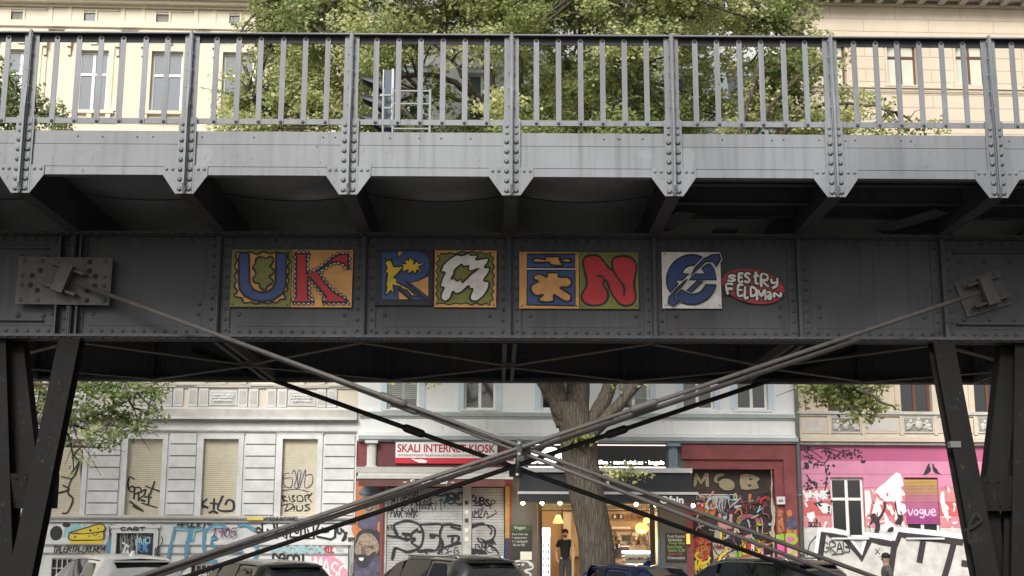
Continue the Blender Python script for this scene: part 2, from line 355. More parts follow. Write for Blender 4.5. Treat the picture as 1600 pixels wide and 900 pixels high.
for i in NR:
    u = post_u[i]; mb = MB()
    mb.box(u - .078, u + .078, WE - .03, WE - .017, z_ft + .02, z_rt - .013, STEEL)                # slim upper flange
    mb.box(u - .095, u + .095, WE - .045, WE - .031, z_pb, z_ft + .16, STEEL)        # wide lower flange
    rb = [(WE - .046, z_pb), (WE - .075, z_pb + .0), (WE - .125, z_pb + .1), (WE - .125, z_ft + .25), (WE - .10, z_ft + .5), (WE - .10, z_rt + .01), (WE - .046, z_rt + .01)]
    n = len(rb); b = len(mb.v)
    for x in (u - .011, u + .011): mb.v += [(x, a, c) for a, c in rb]
    mb.face([b + q for q in range(n)], STEEL); mb.face([b + n + q for q in range(n)][::-1], STEEL)
    for q in range(n): r_ = (q + 1) % n; mb.face([b + q, b + n + q, b + n + r_, b + r_], STEEL)
    for sgn in (-1, 1):
        mb.box(u + sgn * .012, u + sgn * .075, WE - .053, WE - .0455, z_pb, z_ft + .14, STEEL)
        mb.box(u + sgn * .012, u + sgn * .020, WE - .09, WE - .053, z_pb + .03, z_rt - .02, STEEL)
        z = z_pb + .05
        while z < z_ft - .02: mb.rivet((u + sgn * .05, WE - .053, z), .023, (0, -1, 0), STEEL, h=.8); mb.lathe((u + sgn * .05, WE - .0535, z - .004), [(.001, 0), (.029, 0), (.029, .0005)], RIV, 8, 'y'); z += .108  # dark disc behind each head paints in its underside shade
        for z in (z_ft + .0, z_ft + .075): mb.rivet((u + sgn * .05, WE - .053, z), .023, (0, -1, 0), STEEL, h=.8)
        for z in (z_l1 + .0,): mb.rivet((u + sgn * .05, WE - .03, z - .02), .022, (0, -1, 0), STEEL, h=.8)
        for q in range(5): mb.rivet((u + sgn * .021, WE - .07, z_l1 + .14 + q * .19), .016, (sgn, 0, 0), STEEL, h=.8)
    V.part('railing_post', mb, rail)
# --- fascia beams with gussets, one per bay
random.seed(3)
for i in range(-6, 6):
    a, c = post_u[i] + .10, post_u[i + 1] - .10; mb = MB()
    mb.box(a - .05, c + .05, WE - .012, WE, z_fl + .004, z_ft, STEEL)
    mb.box(a - .05, c + .05, WE - .018, WE, z_fs + .008, z_fl - .003, STEEL)
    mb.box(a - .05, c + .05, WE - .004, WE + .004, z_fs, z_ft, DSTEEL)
    mb.box(a - .05, c + .05, WE - .025, WE + .07, z_fb, z_fs, STEEL)
    mb.box(a - .05, c + .05, WE - .012, WE + .09, z_ft, z_ft + .012, STEEL)
    for q in range(4):
        mb.rivet((random.uniform(a, c), WE - .012, random.choice([z_ft - .05, z_ft - .055])), .011, (0, -1, 0), DSTEEL)
    fb = V.part('fascia_beam', mb)
    for uu, sg in ((a, 1), (c, -1)):
        mb = MB(); q0 = uu - sg * .005; q1 = uu + sg * .135
        mb.prism([(q0, z_pb + .0), (q0, z_fs + .012), (q1, z_fs + .012), (q1, z_fb - .01)], WE - .04, WE - .027, STEEL)
        for k in (.04, .105): mb.rivet((q0 + sg * k, WE - .04, z_fs - .03), .02, (0, -1, 0), STEEL, h=.8)
        V.part('gusset_plate', mb, fb)
# --- deck and cantilever brackets
z_gt = B.at(800, 368, WG)[1]; z_gb = B.at(800, 531, WG)[1]
WB = WF + (WG - WE)
mb = MB(); mb.box(X0, X1, WE + .1, WB - .1, z_ft - .12, z_ft - .02, DSTEEL); mb.box(X0, X1, WE + .14, WB - .14, z_ft - .02, z_ft + .0, mat('ballast', (.12, .11, .10), .95, var=.4, scale=30, bump=.6))
V.part('deck', mb)
mb = MB(); mb.box(X0, X1, WB - .012, WB, z_fs, z_ft, STEEL); mb.box(X0, X1, WB, WB + .05, z_rt - .03, z_rt, STEEL); mb.box(X0, X1, WB, WB + .01, z_l0, z_l1, STEEL)
for i in NR: mb.box(post_u[i] - .06, post_u[i] + .06, WB - .03, WB, z_pb, z_rt, STEEL)
V.part('rear_railing', mb)
for i in NR:
    u = post_u[i]
    for w0, w1, zz0, zz1 in ((WE - .02, WG, z_pb + .02, z_gt), (WF, WB + .02, z_gt, z_pb + .02)):
        mb = MB(); b = len(mb.v)      # web
        for x in (u - .006, u + .006): mb.v += [(x, w0, zz0), (x, w1, zz1), (x, w1, z_ft - .14), (x, w0, z_ft - .14)]
        for q in ((0, 3, 2, 1), (4, 5, 6, 7), (0, 1, 5, 4), (1, 2, 6, 5), (2, 3, 7, 6), (3, 0, 4, 7)): mb.face([b + k for k in q], DSTEEL)
        mb.obox((u, w0, zz0 - .006), (u, w1, zz1 - .006), .15, .012, DSTEEL)
        for sg in (-1, 1):
            for k in range(9):
                f = (k + .5) / 9; mb.rivet((u + sg * .045, w0 + (w1 - w0) * f, zz0 + (zz1 - zz0) * f - .012), .014, (0, 0, -1), DSTEEL)
                mb.rivet((u + sg * .007, w0 + (w1 - w0) * f, zz0 + (zz1 - zz0) * f + .05), .014, (sg, 0, 0), DSTEEL)
        V.part('bracket', mb)
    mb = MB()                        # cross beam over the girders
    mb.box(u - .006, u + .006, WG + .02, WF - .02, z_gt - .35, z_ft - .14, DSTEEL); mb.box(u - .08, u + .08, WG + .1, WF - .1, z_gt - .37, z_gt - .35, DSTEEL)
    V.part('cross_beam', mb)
BUCK = steel_mat('buckle_plate_paint', (.20, .225, .245), .38)
for i in range(-6, 6):
    a, c = post_u[i] + .01, post_u[i + 1] - .01; mb = MB()
    for (w0, w1) in ((WE + .09, WG - .02), (WG + .02, WF - .02)):
        if i < 1 or w0 > WG:
            N, K = 12, 6; b = len(mb.v)
            for p in range(N + 1):
                for q in range(K + 1):
                    t = p / N; s_ = q / K
                    mb.v.append((a + (c - a) * t, w0 + (w1 - w0) * s_, z_ft - .15 - .20 * (1 - (2 * t - 1) ** 2) * (.45 + .55 * math.sin(math.pi * s_))))
            for p in range(N):
                for q in range(K): k = b + p * (K + 1) + q; mb.face([k, k + 1, k + K + 2, k + K + 1], BUCK, True)
        else:                        # right-hand bays: flat plates on long joists with openings
            mb.box(a, c, w0, w1, z_ft - .15, z_ft - .13, DSTEEL)
            for ww, hh in ((WE + .22, .28), (WE + .62, .22), (WE + 1.05, .32), (WE + 1.45, .2), (WE + 1.75, .3)):
                mb.box(a, c, ww, ww + .012, z_ft - .15 - hh, z_ft - .13, DSTEEL); mb.box(a, c, ww - .05, ww + .06, z_ft - .16 - hh, z_ft - .15 - hh, DSTEEL)
            if i == 1: mb.obox((a + .05, WG - .1, z_gt + .05), (a + .3, WG - .7, z_gt + .12), .26, .012, DSTEEL)
            if i == 2: mb.obox((c - .75, WG - .1, z_gt + .05), (c - .2, WG - .8, z_gt + .12), .28, .012, DSTEEL)
            if i == 1: mb.box(a + .7, a + .98, WG - .3, WG - .05, z_gt + .03, z_gt + .05, DSTEEL)
    V.part('deck_plate', mb)
# --- girders
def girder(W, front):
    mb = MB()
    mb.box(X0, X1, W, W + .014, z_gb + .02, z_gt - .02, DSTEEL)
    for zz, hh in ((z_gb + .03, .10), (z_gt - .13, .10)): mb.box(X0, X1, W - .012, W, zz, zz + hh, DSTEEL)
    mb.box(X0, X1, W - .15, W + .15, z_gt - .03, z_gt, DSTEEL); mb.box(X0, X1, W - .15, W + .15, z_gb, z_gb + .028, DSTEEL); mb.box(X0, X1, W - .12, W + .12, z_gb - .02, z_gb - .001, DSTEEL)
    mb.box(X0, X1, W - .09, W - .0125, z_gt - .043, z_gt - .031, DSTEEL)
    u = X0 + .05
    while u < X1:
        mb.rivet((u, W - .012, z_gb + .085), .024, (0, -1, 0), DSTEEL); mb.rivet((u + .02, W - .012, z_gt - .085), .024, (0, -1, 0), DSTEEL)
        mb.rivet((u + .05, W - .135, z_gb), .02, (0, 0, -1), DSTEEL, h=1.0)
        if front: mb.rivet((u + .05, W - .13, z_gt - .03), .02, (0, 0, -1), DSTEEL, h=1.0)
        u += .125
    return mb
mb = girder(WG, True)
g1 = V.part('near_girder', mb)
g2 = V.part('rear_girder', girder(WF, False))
su = {i: B.at(797, 450, WG)[0] + i * SP for i in NR}
for g, W in ((g1, WG), (g2, WF)):
    for i in NR:
        u = su[i]; 
        if W == WF: u -= .0
        mb = MB()
        mb.box(u - .13, u + .13, W - .022, W - .0125, z_gb + .03, z_gt - .045, DSTEEL)
        mb.box(u - .035, u - .022, W - .13, W - .023, z_gb + .03, z_gt - .045, DSTEEL); mb.box(u + .002, u + .014, W - .10, W - .023, z_gb + .03, z_gt - .045, DSTEEL)
        mb.box(u - .022, u + .002, W - .12, W - .023, z_gb + .03, z_gt - .045, DSTEEL)
        z = z_gb + .1
        while z < z_gt - .12:
            for k in (-.085, .085): mb.rivet((u + k, W - .022, z), .023, (0, -1, 0), DSTEEL)
            z += .128
        V.part('stiffener', mb, g)
        if i < 6:      # raised web field between the stiffeners
            mb = MB(); mb.box(u + .2, su[i + 1] - .2, W - .006, W - .0005, z_gb + .15, z_gt - .13, DSTEEL)
            for k in (.14, .26):
                for q in (.24, SP - .24): mb.rivet((u + q, W - .006, z_gb + .15 + k), .028, (0, -1, 0), DSTEEL)
            V.part('web_panel', mb, g)
# --- cross beams and lateral bracing at the bottom of the girders
zl = z_gb + .03
for i in NR:
    if i % 2: continue
    mb = MB()
    for k in (-.06, .06): mb.obox((su[i] + k, WG + .16, zl), (su[i] + k, WF - .16, zl), .05, .12, BSTEEL)
    mb.box(su[i] - .1, su[i] + .1, WG + 1.7, WG + 1.95, zl - .07, zl - .061, BSTEEL); V.part('cross_strut', mb)
for i in range(-6, 6, 2):
    mb = MB(); m_ = (WG + WF) / 2
    mb.obox((su[i], m_, zl - .08), (su[i + 1], WG + .15, zl - .04), .09, .012, BSTEEL); mb.obox((su[i + 1], WG + .15, zl - .055), (su[i + 2], m_, zl - .08), .09, .012, BSTEEL)
    mb.obox((su[i], m_, zl - .095), (su[i + 1], WF - .15, zl - .04), .09, .012, BSTEEL); mb.obox((su[i + 1], WF - .15, zl - .055), (su[i + 2], m_, zl - .095), .09, .012, BSTEEL)
    V.part('lateral_brace', mb)
# --- slanted legs
def ibeam(mb, p0, p1, wid, dep, m):       # section: width along u, depth along w
    p0 = Vector(p0); p1 = Vector(p1)
    for k in (-1, 1): mb.obox(p0 + Vector((0, k * dep / 2, 0)), p1 + Vector((0, k * dep / 2, 0)), wid, .02, m, up=(0, 1, 0))
    mb.obox(p0, p1, .02, dep - .02, m, up=(0, 1, 0))
    mb.obox(p0 + Vector((wid * .28, 0, 0)), p1 + Vector((wid * .28, 0, 0)), .02, dep - .03, m, up=(0, 1, 0)); mb.obox(p0 - Vector((wid * .28, 0, 0)), p1 - Vector((wid * .28, 0, 0)), .02, dep - .03, m, up=(0, 1, 0))
TAGM = mat('tag_black', (.008, .008, .009), .4, var=0)
LSTEEL = steel_mat('leg_paint', (.0085, .008, .008), .8)
for n_ in ('leg_paint',): MATS[n_].node_tree.nodes['Principled BSDF'].inputs['Specular IOR Level'].default_value = .2
legtops = {}
for sg in (-1, 1):
    ut = B.at(800 + sg * (681 if sg > 0 else 700), 597, WG - .15)[0]; ub = B.at(800 + (732 if sg > 0 else -757), 900, 14.75)[0]
    zt0 = z_gb - .02; z9 = B.at(800, 900, 14.75)[1]; zq = B.at(800, 597, WG - .1)[1]
    f = (zq - 0) / (zq - z9); ubb = ut + (ub - ut) * f; legtops[sg] = (ut, ubb)
    utt = ut - (ubb - ut) * (zt0 - zq) / zq
    mb = MB(); ibeam(mb, (utt, WG - .02, zt0), (ubb, 14.25, .06), .25, .2, LSTEEL)
    mb.box(ubb - .3, ubb + .3, 13.95, 14.55, .06, .14, LSTEEL)
    k = .3
    if sg > 0:
        for (x, y) in ((1487, 690),): u, z = B.at(x + 4, y + 4, 14.95); mb.box(u - .06, u + .06, 14.9, 15.0, z - .04, z + .03, mat('maker_plate', (.12, .12, .12), .5))
    leg = V.part('leg', mb, label='near %s leg, dark steel, leaning towards the street' % ('left' if sg < 0 else 'right'))
    uf = sg * 7.72; mb = MB(); ibeam(mb, (uf, WF + .02, zt0), (uf * .985, 20.35, .06), .25, .2, LSTEEL); mb.box(uf - .3, uf + .3, 20.05, 20.65, .06, .14, LSTEEL); V.part('leg', mb)
    # neighbouring frame: leg, slanted strut, tie box
    def E(x, y, wv): return B.at(800 + sg * (x - 800), y, wv)[0]
    ua, uz_ = E(1603 + (6 if sg < 0 else 0), 600, WG), E(1590, 900, 14.9)
    mb = MB(); ibeam(mb, (ua + (ua - uz_) * .1, WG + .1, zt0), (uz_ - (ua - uz_) * .45, 14.6, .06), .3, .24, LSTEEL); V.part('leg', mb)
    z1 = B.at(800, 742, 15)[1]; z2 = B.at(800, 796, 15)[1]; zc = B.at(800, 740, 15)[1]
    mb = MB(); mb.obox((E(1592, 590, WG), WG + .25, zt0), (E(1552, 765, 15.2), 15.25, (z1 + z2) / 2), .24, .2, LSTEEL, up=(0, 1, 0)); V.part('strut', mb)
    mb = MB(); mb.box(E(1515, 770, 15), E(1610, 770, 15), 15.02, 15.14, z2, z1, LSTEEL)
    for q in range(4): mb.rivet((E(1530 + q * 16, 770, 15), 15.02, z2 + .06), .02, (0, -1, 0), LSTEEL); mb.rivet((E(1530 + q * 16, 770, 15), 15.02, z1 - .06), .02, (0, -1, 0), LSTEEL)
    V.part('tie_box', mb)
    mb = MB(); x_ = 1563 if sg > 0 else 1600; mb.box(E(x_, 850, 15) - .08, E(x_, 850, 15) + .08, 15.15, 15.35, .06, z2 + .05, LSTEEL); V.part('post', mb)
# scrawled tags on the right legs
mb = MB()
def px_strokes(mb, fr, wy, strokes, wd, m, closed=False, sm=4, dy=.00015):
    for st in strokes:
        p = [fr.at(x, y, wy) for x, y in st]; p = cr(p, sm, closed) if sm > 1 else p; mb.ribbon(p, wd, wy, m, closed, dy)
px_strokes(mb, B, 14.62, [[(1514, 822), (1524, 802), (1533, 812), (1518, 824), (1508, 828)], [(1512, 828), (1516, 850), (1526, 832), (1520, 860)], [(1522, 858), (1532, 838), (1536, 866)], [(1523, 852), (1538, 850)], [(1540, 846), (1545, 878), (1536, 890), (1522, 868)]], .03, mat('leg_tag', (.01, .01, .01), .3, var=0), dy=-.0001)
V.part('graffiti', mb)
# --- tie rods: crossing in front (lighter) and behind (dark)
def rod(p0, p1, w0, w1, r, m, tb=None, lab=None):
    a = Vector(B.P(*p0, w0)); c = Vector(B.P(*p1, w1)); mb = MB(); mb.tube([a, c], r, m, 10)
    o = V.part('tie_rod', mb, label=lab)
    if tb:
        t = (tb - a.x) / (c.x - a.x); d = (c - a).normalized(); q = a + (c - a) * t; L = .17
        mb = MB(); mb.tube([q - d * L, q - d * (L - .03), q - d * (L - .05), q + d * (L - .05), q + d * (L - .03), q + d * L], [r * 1.15, r * 1.6, r * 1.75, r * 1.75, r * 1.6, r * 1.15], m, 10); V.part('turnbuckle', mb, o)
WT, WBt = 15.12, 14.35
rod((120, 442), (1530, 962), WT, WBt, .025, BSTEEL, B.at(615, 630, 14.9)[0], 'front rod falling from upper left to lower right')
rod((352, 528), (1515, 978), WT - .05, WBt, .024, BSTEEL, B.at(632, 645, 14.9)[0])
rod((1530, 457), (60, 954), WT - .12, WBt - .05, .026, BSTEEL, B.at(1005, 636, 14.8)[0], 'front rod rising from lower left to upper right')
rod((1345, 530), (80, 955), WT - .05, WBt, .03, BSTEEL)
RSTEEL = steel_mat('rear_rod_shaded', (.016, .015, .015), .6)  # rear rods: backlit shade put into a darker rod colour
rod((300, 548), (1440, 960), 19.15, 20.1, .036, RSTEEL, B.at(647, 671, 19.5)[0], 'rear rod falling from upper left to lower right')
rod((1340, 548), (160, 945), 19.05, 20.0, .036, RSTEEL, B.at(963, 679, 19.4)[0], 'rear rod rising from lower left to upper right')
mb = MB(); u, z = B.at(811, 704, 14.72); u2, z2 = B.at(808, 747, 14.72)
mb.box(u - .025, u + .025, 14.60, 14.64, z - .12, z + .12, DSTEEL); mb.tube([(u, 14.62, z), (u2 - .003, 14.64, z2)], .022, RSTEEL, 8)
for q in (-.05, .07): mb.rivet((u, 14.6, z + q), .022, (0, -1, 0), mat('bolt_zinc', (.35, .35, .35), .4, .3, var=0), h=.9)
mb.rivet((u2, 14.6, z2 + .03), .022, (0, -1, 0), MATS['bolt_zinc'], h=.9); V.part('rod_clamp', mb)
mb = MB(); u3, z3 = B.at(805, 738, 19.45); mb.box(u3 - .09, u3 + .09, 19.35, 19.39, z3 - .07, z3 + .07, RSTEEL); V.part('rod_clamp', mb)
# --- rod anchors on the near girder
def hole_plate(cx, cz, hw, hh, holes, rot, W, thk, m):
    mb = MB(); c, s_ = math.cos(rot), math.sin(rot)
    P_ = [(cx + x * c - z * s_, cz + x * s_ + z * c) for x, z in ((-hw, -hh), (hw, -hh), (hw, hh), (-hw, hh))]
    mb.prism(P_, W, W + thk, m); bk = mat('hole_dark', (.012, .012, .012), .8, var=0)
    for (x, z, solid) in holes:
        px, pz = cx + x * c - z * s_, cz + x * s_ + z * c
        if solid: mb.rivet((px, W, pz), .03, (0, -1, 0), m)
        else: mb.flat([(px + .033 * math.cos(t * math.pi / 6), pz + .033 * math.sin(t * math.pi / 6)) for t in range(12)], W - .002, bk)
    return mb
ASTEEL = steel_mat('anchor_paint', (.08, .078, .078), .65)
r_ = B.rect(27, 402, 174, 476, WG - .14)
cx, cz = (r_[0] + r_[2]) / 2, (r_[1] + r_[3]) / 2; hw, hh = (r_[2] - r_[0]) / 2, (r_[3] - r_[1]) / 2
hs_ = [(-.88, .82, 1), (-.5, .82, 1), (-.52, .42, 0), (-.68, .2, 0), (-.9, .18, 1), (-.9, -.2, 1), (-.7, -.2, 0), (-.55, -.42, 0), (-.9, -.82, 1), (-.52, -.82, 1),
       (.52, .82, 0), (.85, .82, 1), (.52, .42, 0), (.66, .2, 0), (.85, .18, 1), (.85, -.2, 1), (.66, -.2, 0), (.52, -.42, 0), (.52, -.82, 0), (.88, -.82, 1)]
ap = V.part('anchor_plate', hole_plate(cx, cz, hw, hh, [(x * hw, z * hh, k) for x, z, k in hs_], -.01, WG - .15, .03, ASTEEL), label='drilled rectangular anchor plate at the left')
def clevis(cx, cz, ang, W, par):
    mb = MB(); d = Vector((math.cos(ang), 0, math.sin(ang))); n = Vector((-math.sin(ang), 0, math.cos(ang))); c = Vector((cx, W, cz))
    for k in (-1, 1): mb.obox(c + n * .13 * k - d * .26 + Vector((0, -.03, 0)), c + n * .13 * k + d * .2 + Vector((0, -.09, 0)), .03, .12, ASTEEL, up=(0, 1, 0))
    mb.obox(c - n * .17 + Vector((0, -.12, 0)) - d * .02, c + n * .17 + Vector((0, -.12, 0)) - d * .02, .14, .12, ASTEEL, up=(0, 1, 0))
    V.part('clevis', mb, par)
u, z = B.at(104, 438, WG - .2); clevis(u, z, -.35, WG - .15, ap)
u, z = B.at(1536, 458, WG - .05)
hp = [(-.22 + .11 * (k % 5), .17 if k < 5 else -.17, 1) for k in range(10)]
ap2 = V.part('anchor_plate', hole_plate(u, z, .28, .22, hp, .30, WG - .04, .016, ASTEEL), label='tilted bolted anchor plate at the right')
clevis(u, z, math.pi + .33, WG - .04, ap2)
# end fields beyond the supports: doubled angle rims
mb = MB()
for a, c in ((X0, B.at(92, 450, WG)[0]), (B.at(1490, 450, WG)[0], X1)):
    for zz in (z_gb + .2, z_gt - .2): mb.box(a, c - .15 if a == X0 else c, WG - .05, WG - .013, zz, zz + .02, DSTEEL)
    k = a + .1
    while k < c - .1: mb.rivet((k, WG - .006, z_gb + .27), .034, (0, -1, 0), DSTEEL); mb.rivet((k, WG - .006, z_gt - .3), .034, (0, -1, 0), DSTEEL); k += .3
V.part('edge_angle', mb)
mb = MB(); u = B.at(112, 450, WG)[0]
mb.box(u - .14, u - .12, WG - .14, WG - .023, z_gb + .03, z_gt - .05, DSTEEL); mb.box(u + .10, u + .12, WG - .12, WG - .023, z_gb + .03, z_gt - .05, DSTEEL); V.part('joint_plate', mb)

#==PART:PANELS==
def panel(pxr, zo, scale, name, label, layers, bg, thick=.02, wy=None):
    """pxr: photo rectangle of the board; zo: photo corner of the 0..900 drawing grid, 9 grid units per pixel"""
    wy = wy or WG - .05; r = B.rect(*pxr, wy); mb = MB()
    mb.box(r[0], r[2], wy, wy + thick, r[1], r[3], bg)
    y = wy
    for kind, pts, m, wd, sm in layers:
        y -= .0022
        p = [B.at(zo[0] + a / 9, zo[1] + b / 9, wy) for a, b in pts]
        if kind == 'fill': mb.flat(cr(p, sm, True) if sm > 1 else p, y, m)
        elif kind == 'line': mb.ribbon(cr(p, sm, False) if sm > 1 else p, wd, y, m, False, .00005); y -= .0015
        elif kind == 'ring': mb.ribbon(cr(p, sm, True) if sm > 1 else p, wd, y, m, True, .00003); y -= .0015
    for a_, b_ in ((r[0] + .03, r[1] + .03), (r[2] - .03, r[1] + .03), (r[0] + .03, r[3] - .03), (r[2] - .03, r[3] - .03)): mb.rivet((a_, y - .002, b_), .009, (0, -1, 0), DSTEEL)
    return solo(B, (r[0], wy, r[1]), name, mb, label, 'painting', 'painted letter boards on the girder')
def art(n, c): return mat('art_' + n, c, .6, var=.24, scale=5, bump=.15)
OR, OL, BL, RD, WH, YE, BK, NV = art('orange', (.56, .28, .085)), art('olive', (.16, .17, .03)), art('blue', (.03, .065, .19)), art('red', (.45, .022, .028)), art('white', (.66, .64, .61)), art('yellow', (.62, .42, .03)), art('black', (.006, .006, .008)), art('navy', (.01, .012, .02))
def zig(pts, amp, step, sm=6, off=.35):
    p = cr(pts, sm, True) if sm > 1 else pts; L = []; acc = 0; out = []; n = len(p)
    ar = sum(p[i][0] * p[(i + 1) % n][1] - p[(i + 1) % n][0] * p[i][1] for i in range(n)); sg = 1 if ar > 0 else -1
    k = 0
    for i in range(n):
        a, c = p[i], p[(i + 1) % n]; d = math.hypot(c[0] - a[0], c[1] - a[1])
        if d < 1e-6: continue
        nx, ny = (c[1] - a[1]) / d * sg, -(c[0] - a[0]) / d * sg
        t = step - acc
        while t <= d:
            q = amp if k % 2 else amp * off; out.append((a[0] + (c[0] - a[0]) * t / d + nx * q, a[1] + (c[1] - a[1]) * t / d + ny * q)); k += 1; t += step
        acc = (acc + d) % step if d + acc >= step else acc + d
    return out
Up = [(170, 105), (310, 105), (312, 400), (320, 530), (360, 600), (430, 640), (510, 650), (590, 630), (650, 580), (680, 500), (685, 300), (690, 105), (832, 105), (830, 400), (820, 560), (770, 670), (660, 750), (510, 778), (370, 760), (250, 700), (180, 610), (163, 480), (165, 300)]
wav = [(165, 80), (240, 95), (330, 80), (420, 115), (510, 75), (600, 105), (700, 80), (780, 100), (860, 95), (850, 160), (880, 210), (850, 280), (875, 350), (845, 420), (868, 480), (840, 550), (850, 610), (795, 660), (822, 735), (750, 750), (690, 795), (630, 780), (580, 805), (480, 790), (400, 808), (330, 785), (240, 795), (200, 725), (95, 705), (145, 635), (100, 560), (130, 490), (105, 420), (140, 350), (105, 280), (140, 200), (120, 120)]
blob = [(430, 165), (480, 150), (545, 172), (610, 145), (655, 185), (640, 240), (605, 285), (660, 340), (640, 395), (590, 430), (645, 480), (620, 530), (570, 560), (545, 605), (500, 610), (460, 575), (455, 530), (390, 510), (365, 460), (405, 395), (390, 340), (360, 300), (400, 240), (405, 195)]
LW = .021
panel((361, 390, 455, 479.5), (355, 385), 9, 'painted_panel', 'olive painted board with a blue letter U on a wavy orange patch', [
    ('fill', wav, OR, 0, 4), ('ring', wav, BK, LW, 4), ('fill', Up, BL, 0, 1), ('ring', Up, BK, LW * 1.2, 1), ('fill', blob, OL, 0, 4), ('ring', blob, BK, LW, 4)], OL)
Kp = [(40, 105), (270, 105), (215, 135), (215, 400), (370, 340), (500, 240), (600, 160), (680, 115), (800, 110), (805, 330), (750, 250), (660, 215), (570, 230), (480, 290), (365, 365), (470, 510), (590, 640), (800, 770), (780, 785), (440, 785), (500, 720), (400, 600), (260, 430), (235, 420), (235, 730), (330, 785), (15, 785), (70, 720), (75, 140)]
Kz = zig(Kp, 46, 34, 1, .3)
panel((456, 390.5, 550.5, 480), (455, 385), 9, 'painted_panel', 'orange painted board with a red letter K edged in white zigzag teeth', [
    ('fill', Kz, WH, 0, 1), ('ring', Kz, BK, LW * .75, 1), ('fill', Kp, RD, 0, 1), ('ring', Kp, BK, LW * 1.1, 1)], OR)
Rb = [(125, 90), (340, 75), (345, 190), (420, 90), (520, 65), (640, 70), (740, 110), (800, 190), (800, 320), (740, 420), (640, 480), (540, 505), (790, 740), (560, 755), (365, 600), (360, 750), (130, 750)]
Rs = [(165, 240), (200, 220), (185, 155), (225, 200), (250, 205), (272, 155), (270, 220), (300, 290), (440, 285), (410, 250), (470, 245), (450, 190), (510, 200), (525, 145), (560, 195), (585, 175), (580, 265), (635, 205), (640, 250), (740, 235), (650, 290), (705, 375), (630, 330), (600, 395), (570, 350), (500, 390), (505, 330), (430, 360), (430, 300), (370, 370), (300, 440), (350, 470), (335, 500), (430, 550), (520, 600), (560, 650), (670, 710), (575, 690), (555, 705), (490, 620), (420, 600), (400, 570), (285, 545), (310, 665), (262, 620), (180, 690), (205, 565), (185, 570), (215, 380), (175, 360), (205, 320), (195, 260)]
panel((586, 390, 676.5, 477), (582, 385), 9, 'painted_panel', 'black painted board with a blue letter R filled with yellow sparks', [
    ('fill', [(360, 75), (430, 75), (365, 145)], OR, 0, 1), ('fill', Rb, BL, 0, 1), ('ring', Rb, NV, .008, 1), ('fill', [(545, 515), (650, 490), (785, 425), (785, 710)], OR, 0, 1), ('fill', [(370, 630), (505, 745), (372, 745)], OR, 0, 1),
    ('fill', Rs, YE, 0, 1), ('ring', Rs, BK, LW * .9, 1), ('line', [(360, 600), (560, 755)], BK, LW * 1.5, 1), ('line', [(470, 500), (740, 740)], BK, LW * 1.2, 1)], NV)
Ao = [(110, 330), (150, 250), (230, 180), (330, 120), (400, 130), (500, 100), (530, 130), (630, 125), (600, 190), (720, 170), (785, 190), (720, 295), (790, 300), (780, 370), (705, 480), (780, 500), (775, 590), (710, 690), (620, 765), (540, 765), (515, 710), (560, 600), (510, 600), (500, 555), (400, 640), (320, 665), (275, 635), (240, 730), (170, 775), (115, 740), (115, 660), (150, 580), (100, 570), (130, 450), (165, 370), (115, 365)]
Aq = [(100, 100), (180, 110), (240, 90), (300, 110), (410, 72), (480, 90), (540, 72), (620, 92), (670, 78), (730, 110), (815, 90), (800, 130), (855, 165), (825, 220), (858, 290), (825, 350), (858, 420), (830, 470), (855, 530), (820, 590), (852, 630), (815, 680), (850, 750), (800, 770), (800, 825), (740, 800), (670, 828), (610, 795), (540, 822), (450, 795), (380, 812), (320, 795), (220, 822), (130, 800), (35, 808), (75, 740), (35, 670), (70, 620), (38, 570), (72, 520), (38, 470), (75, 410), (38, 350), (78, 290), (38, 240), (95, 180), (60, 135), (100, 130)]
Ai = [(300, 340), (400, 255), (420, 290), (500, 275), (490, 325), (540, 350), (645, 310), (520, 400), (410, 515), (400, 465), (325, 490), (300, 450), (250, 465), (295, 390)]
panel((679, 391.5, 775.5, 480), (677, 385), 9, 'painted_panel', 'orange painted board with a white brushed letter A on olive', [
    ('fill', Aq, OL, 0, 1), ('ring', Aq, BK, LW * .8, 1), ('fill', Ao, WH, 0, 3), ('ring', Ao, BK, LW, 3), ('fill', Ai, OL, 0, 2), ('ring', Ai, BK, LW, 2)], OR)
i1 = [(215, 160), (270, 135), (400, 155), (395, 115), (600, 115), (585, 160), (700, 140), (765, 165), (720, 195), (600, 175), (640, 225), (600, 240), (480, 228), (445, 190), (320, 195), (240, 190)]
i2 = [(230, 400), (270, 365), (340, 365), (420, 400), (425, 345), (580, 345), (575, 400), (710, 405), (765, 470), (720, 535), (600, 550), (740, 640), (750, 720), (680, 740), (600, 700), (515, 650), (510, 730), (430, 750), (320, 740), (310, 700), (370, 645), (270, 660), (200, 600), (200, 520), (300, 460), (235, 435)]
panel((811.5, 394, 904.5, 482), (808, 389), 9, 'painted_panel', 'orange painted board with orange blots in two blue boxes, standing for an I', [
    ('fill', [(140, 75), (812, 75), (812, 268), (140, 268)], BL, 0, 1), ('ring', [(140, 75), (812, 75), (812, 268), (140, 268)], BK, LW, 1), ('fill', [(145, 300), (812, 300), (812, 798), (140, 785)], BL, 0, 1), ('ring', [(145, 300), (812, 300), (812, 798), (140, 785)], BK, LW, 1),
    ('fill', [(135, 276), (820, 280), (820, 292), (135, 290)], WH, 0, 1), ('fill', i1, OR, 0, 3), ('ring', i1, BK, LW, 3), ('fill', i2, OR, 0, 3), ('ring', i2, BK, LW, 3)], OR)
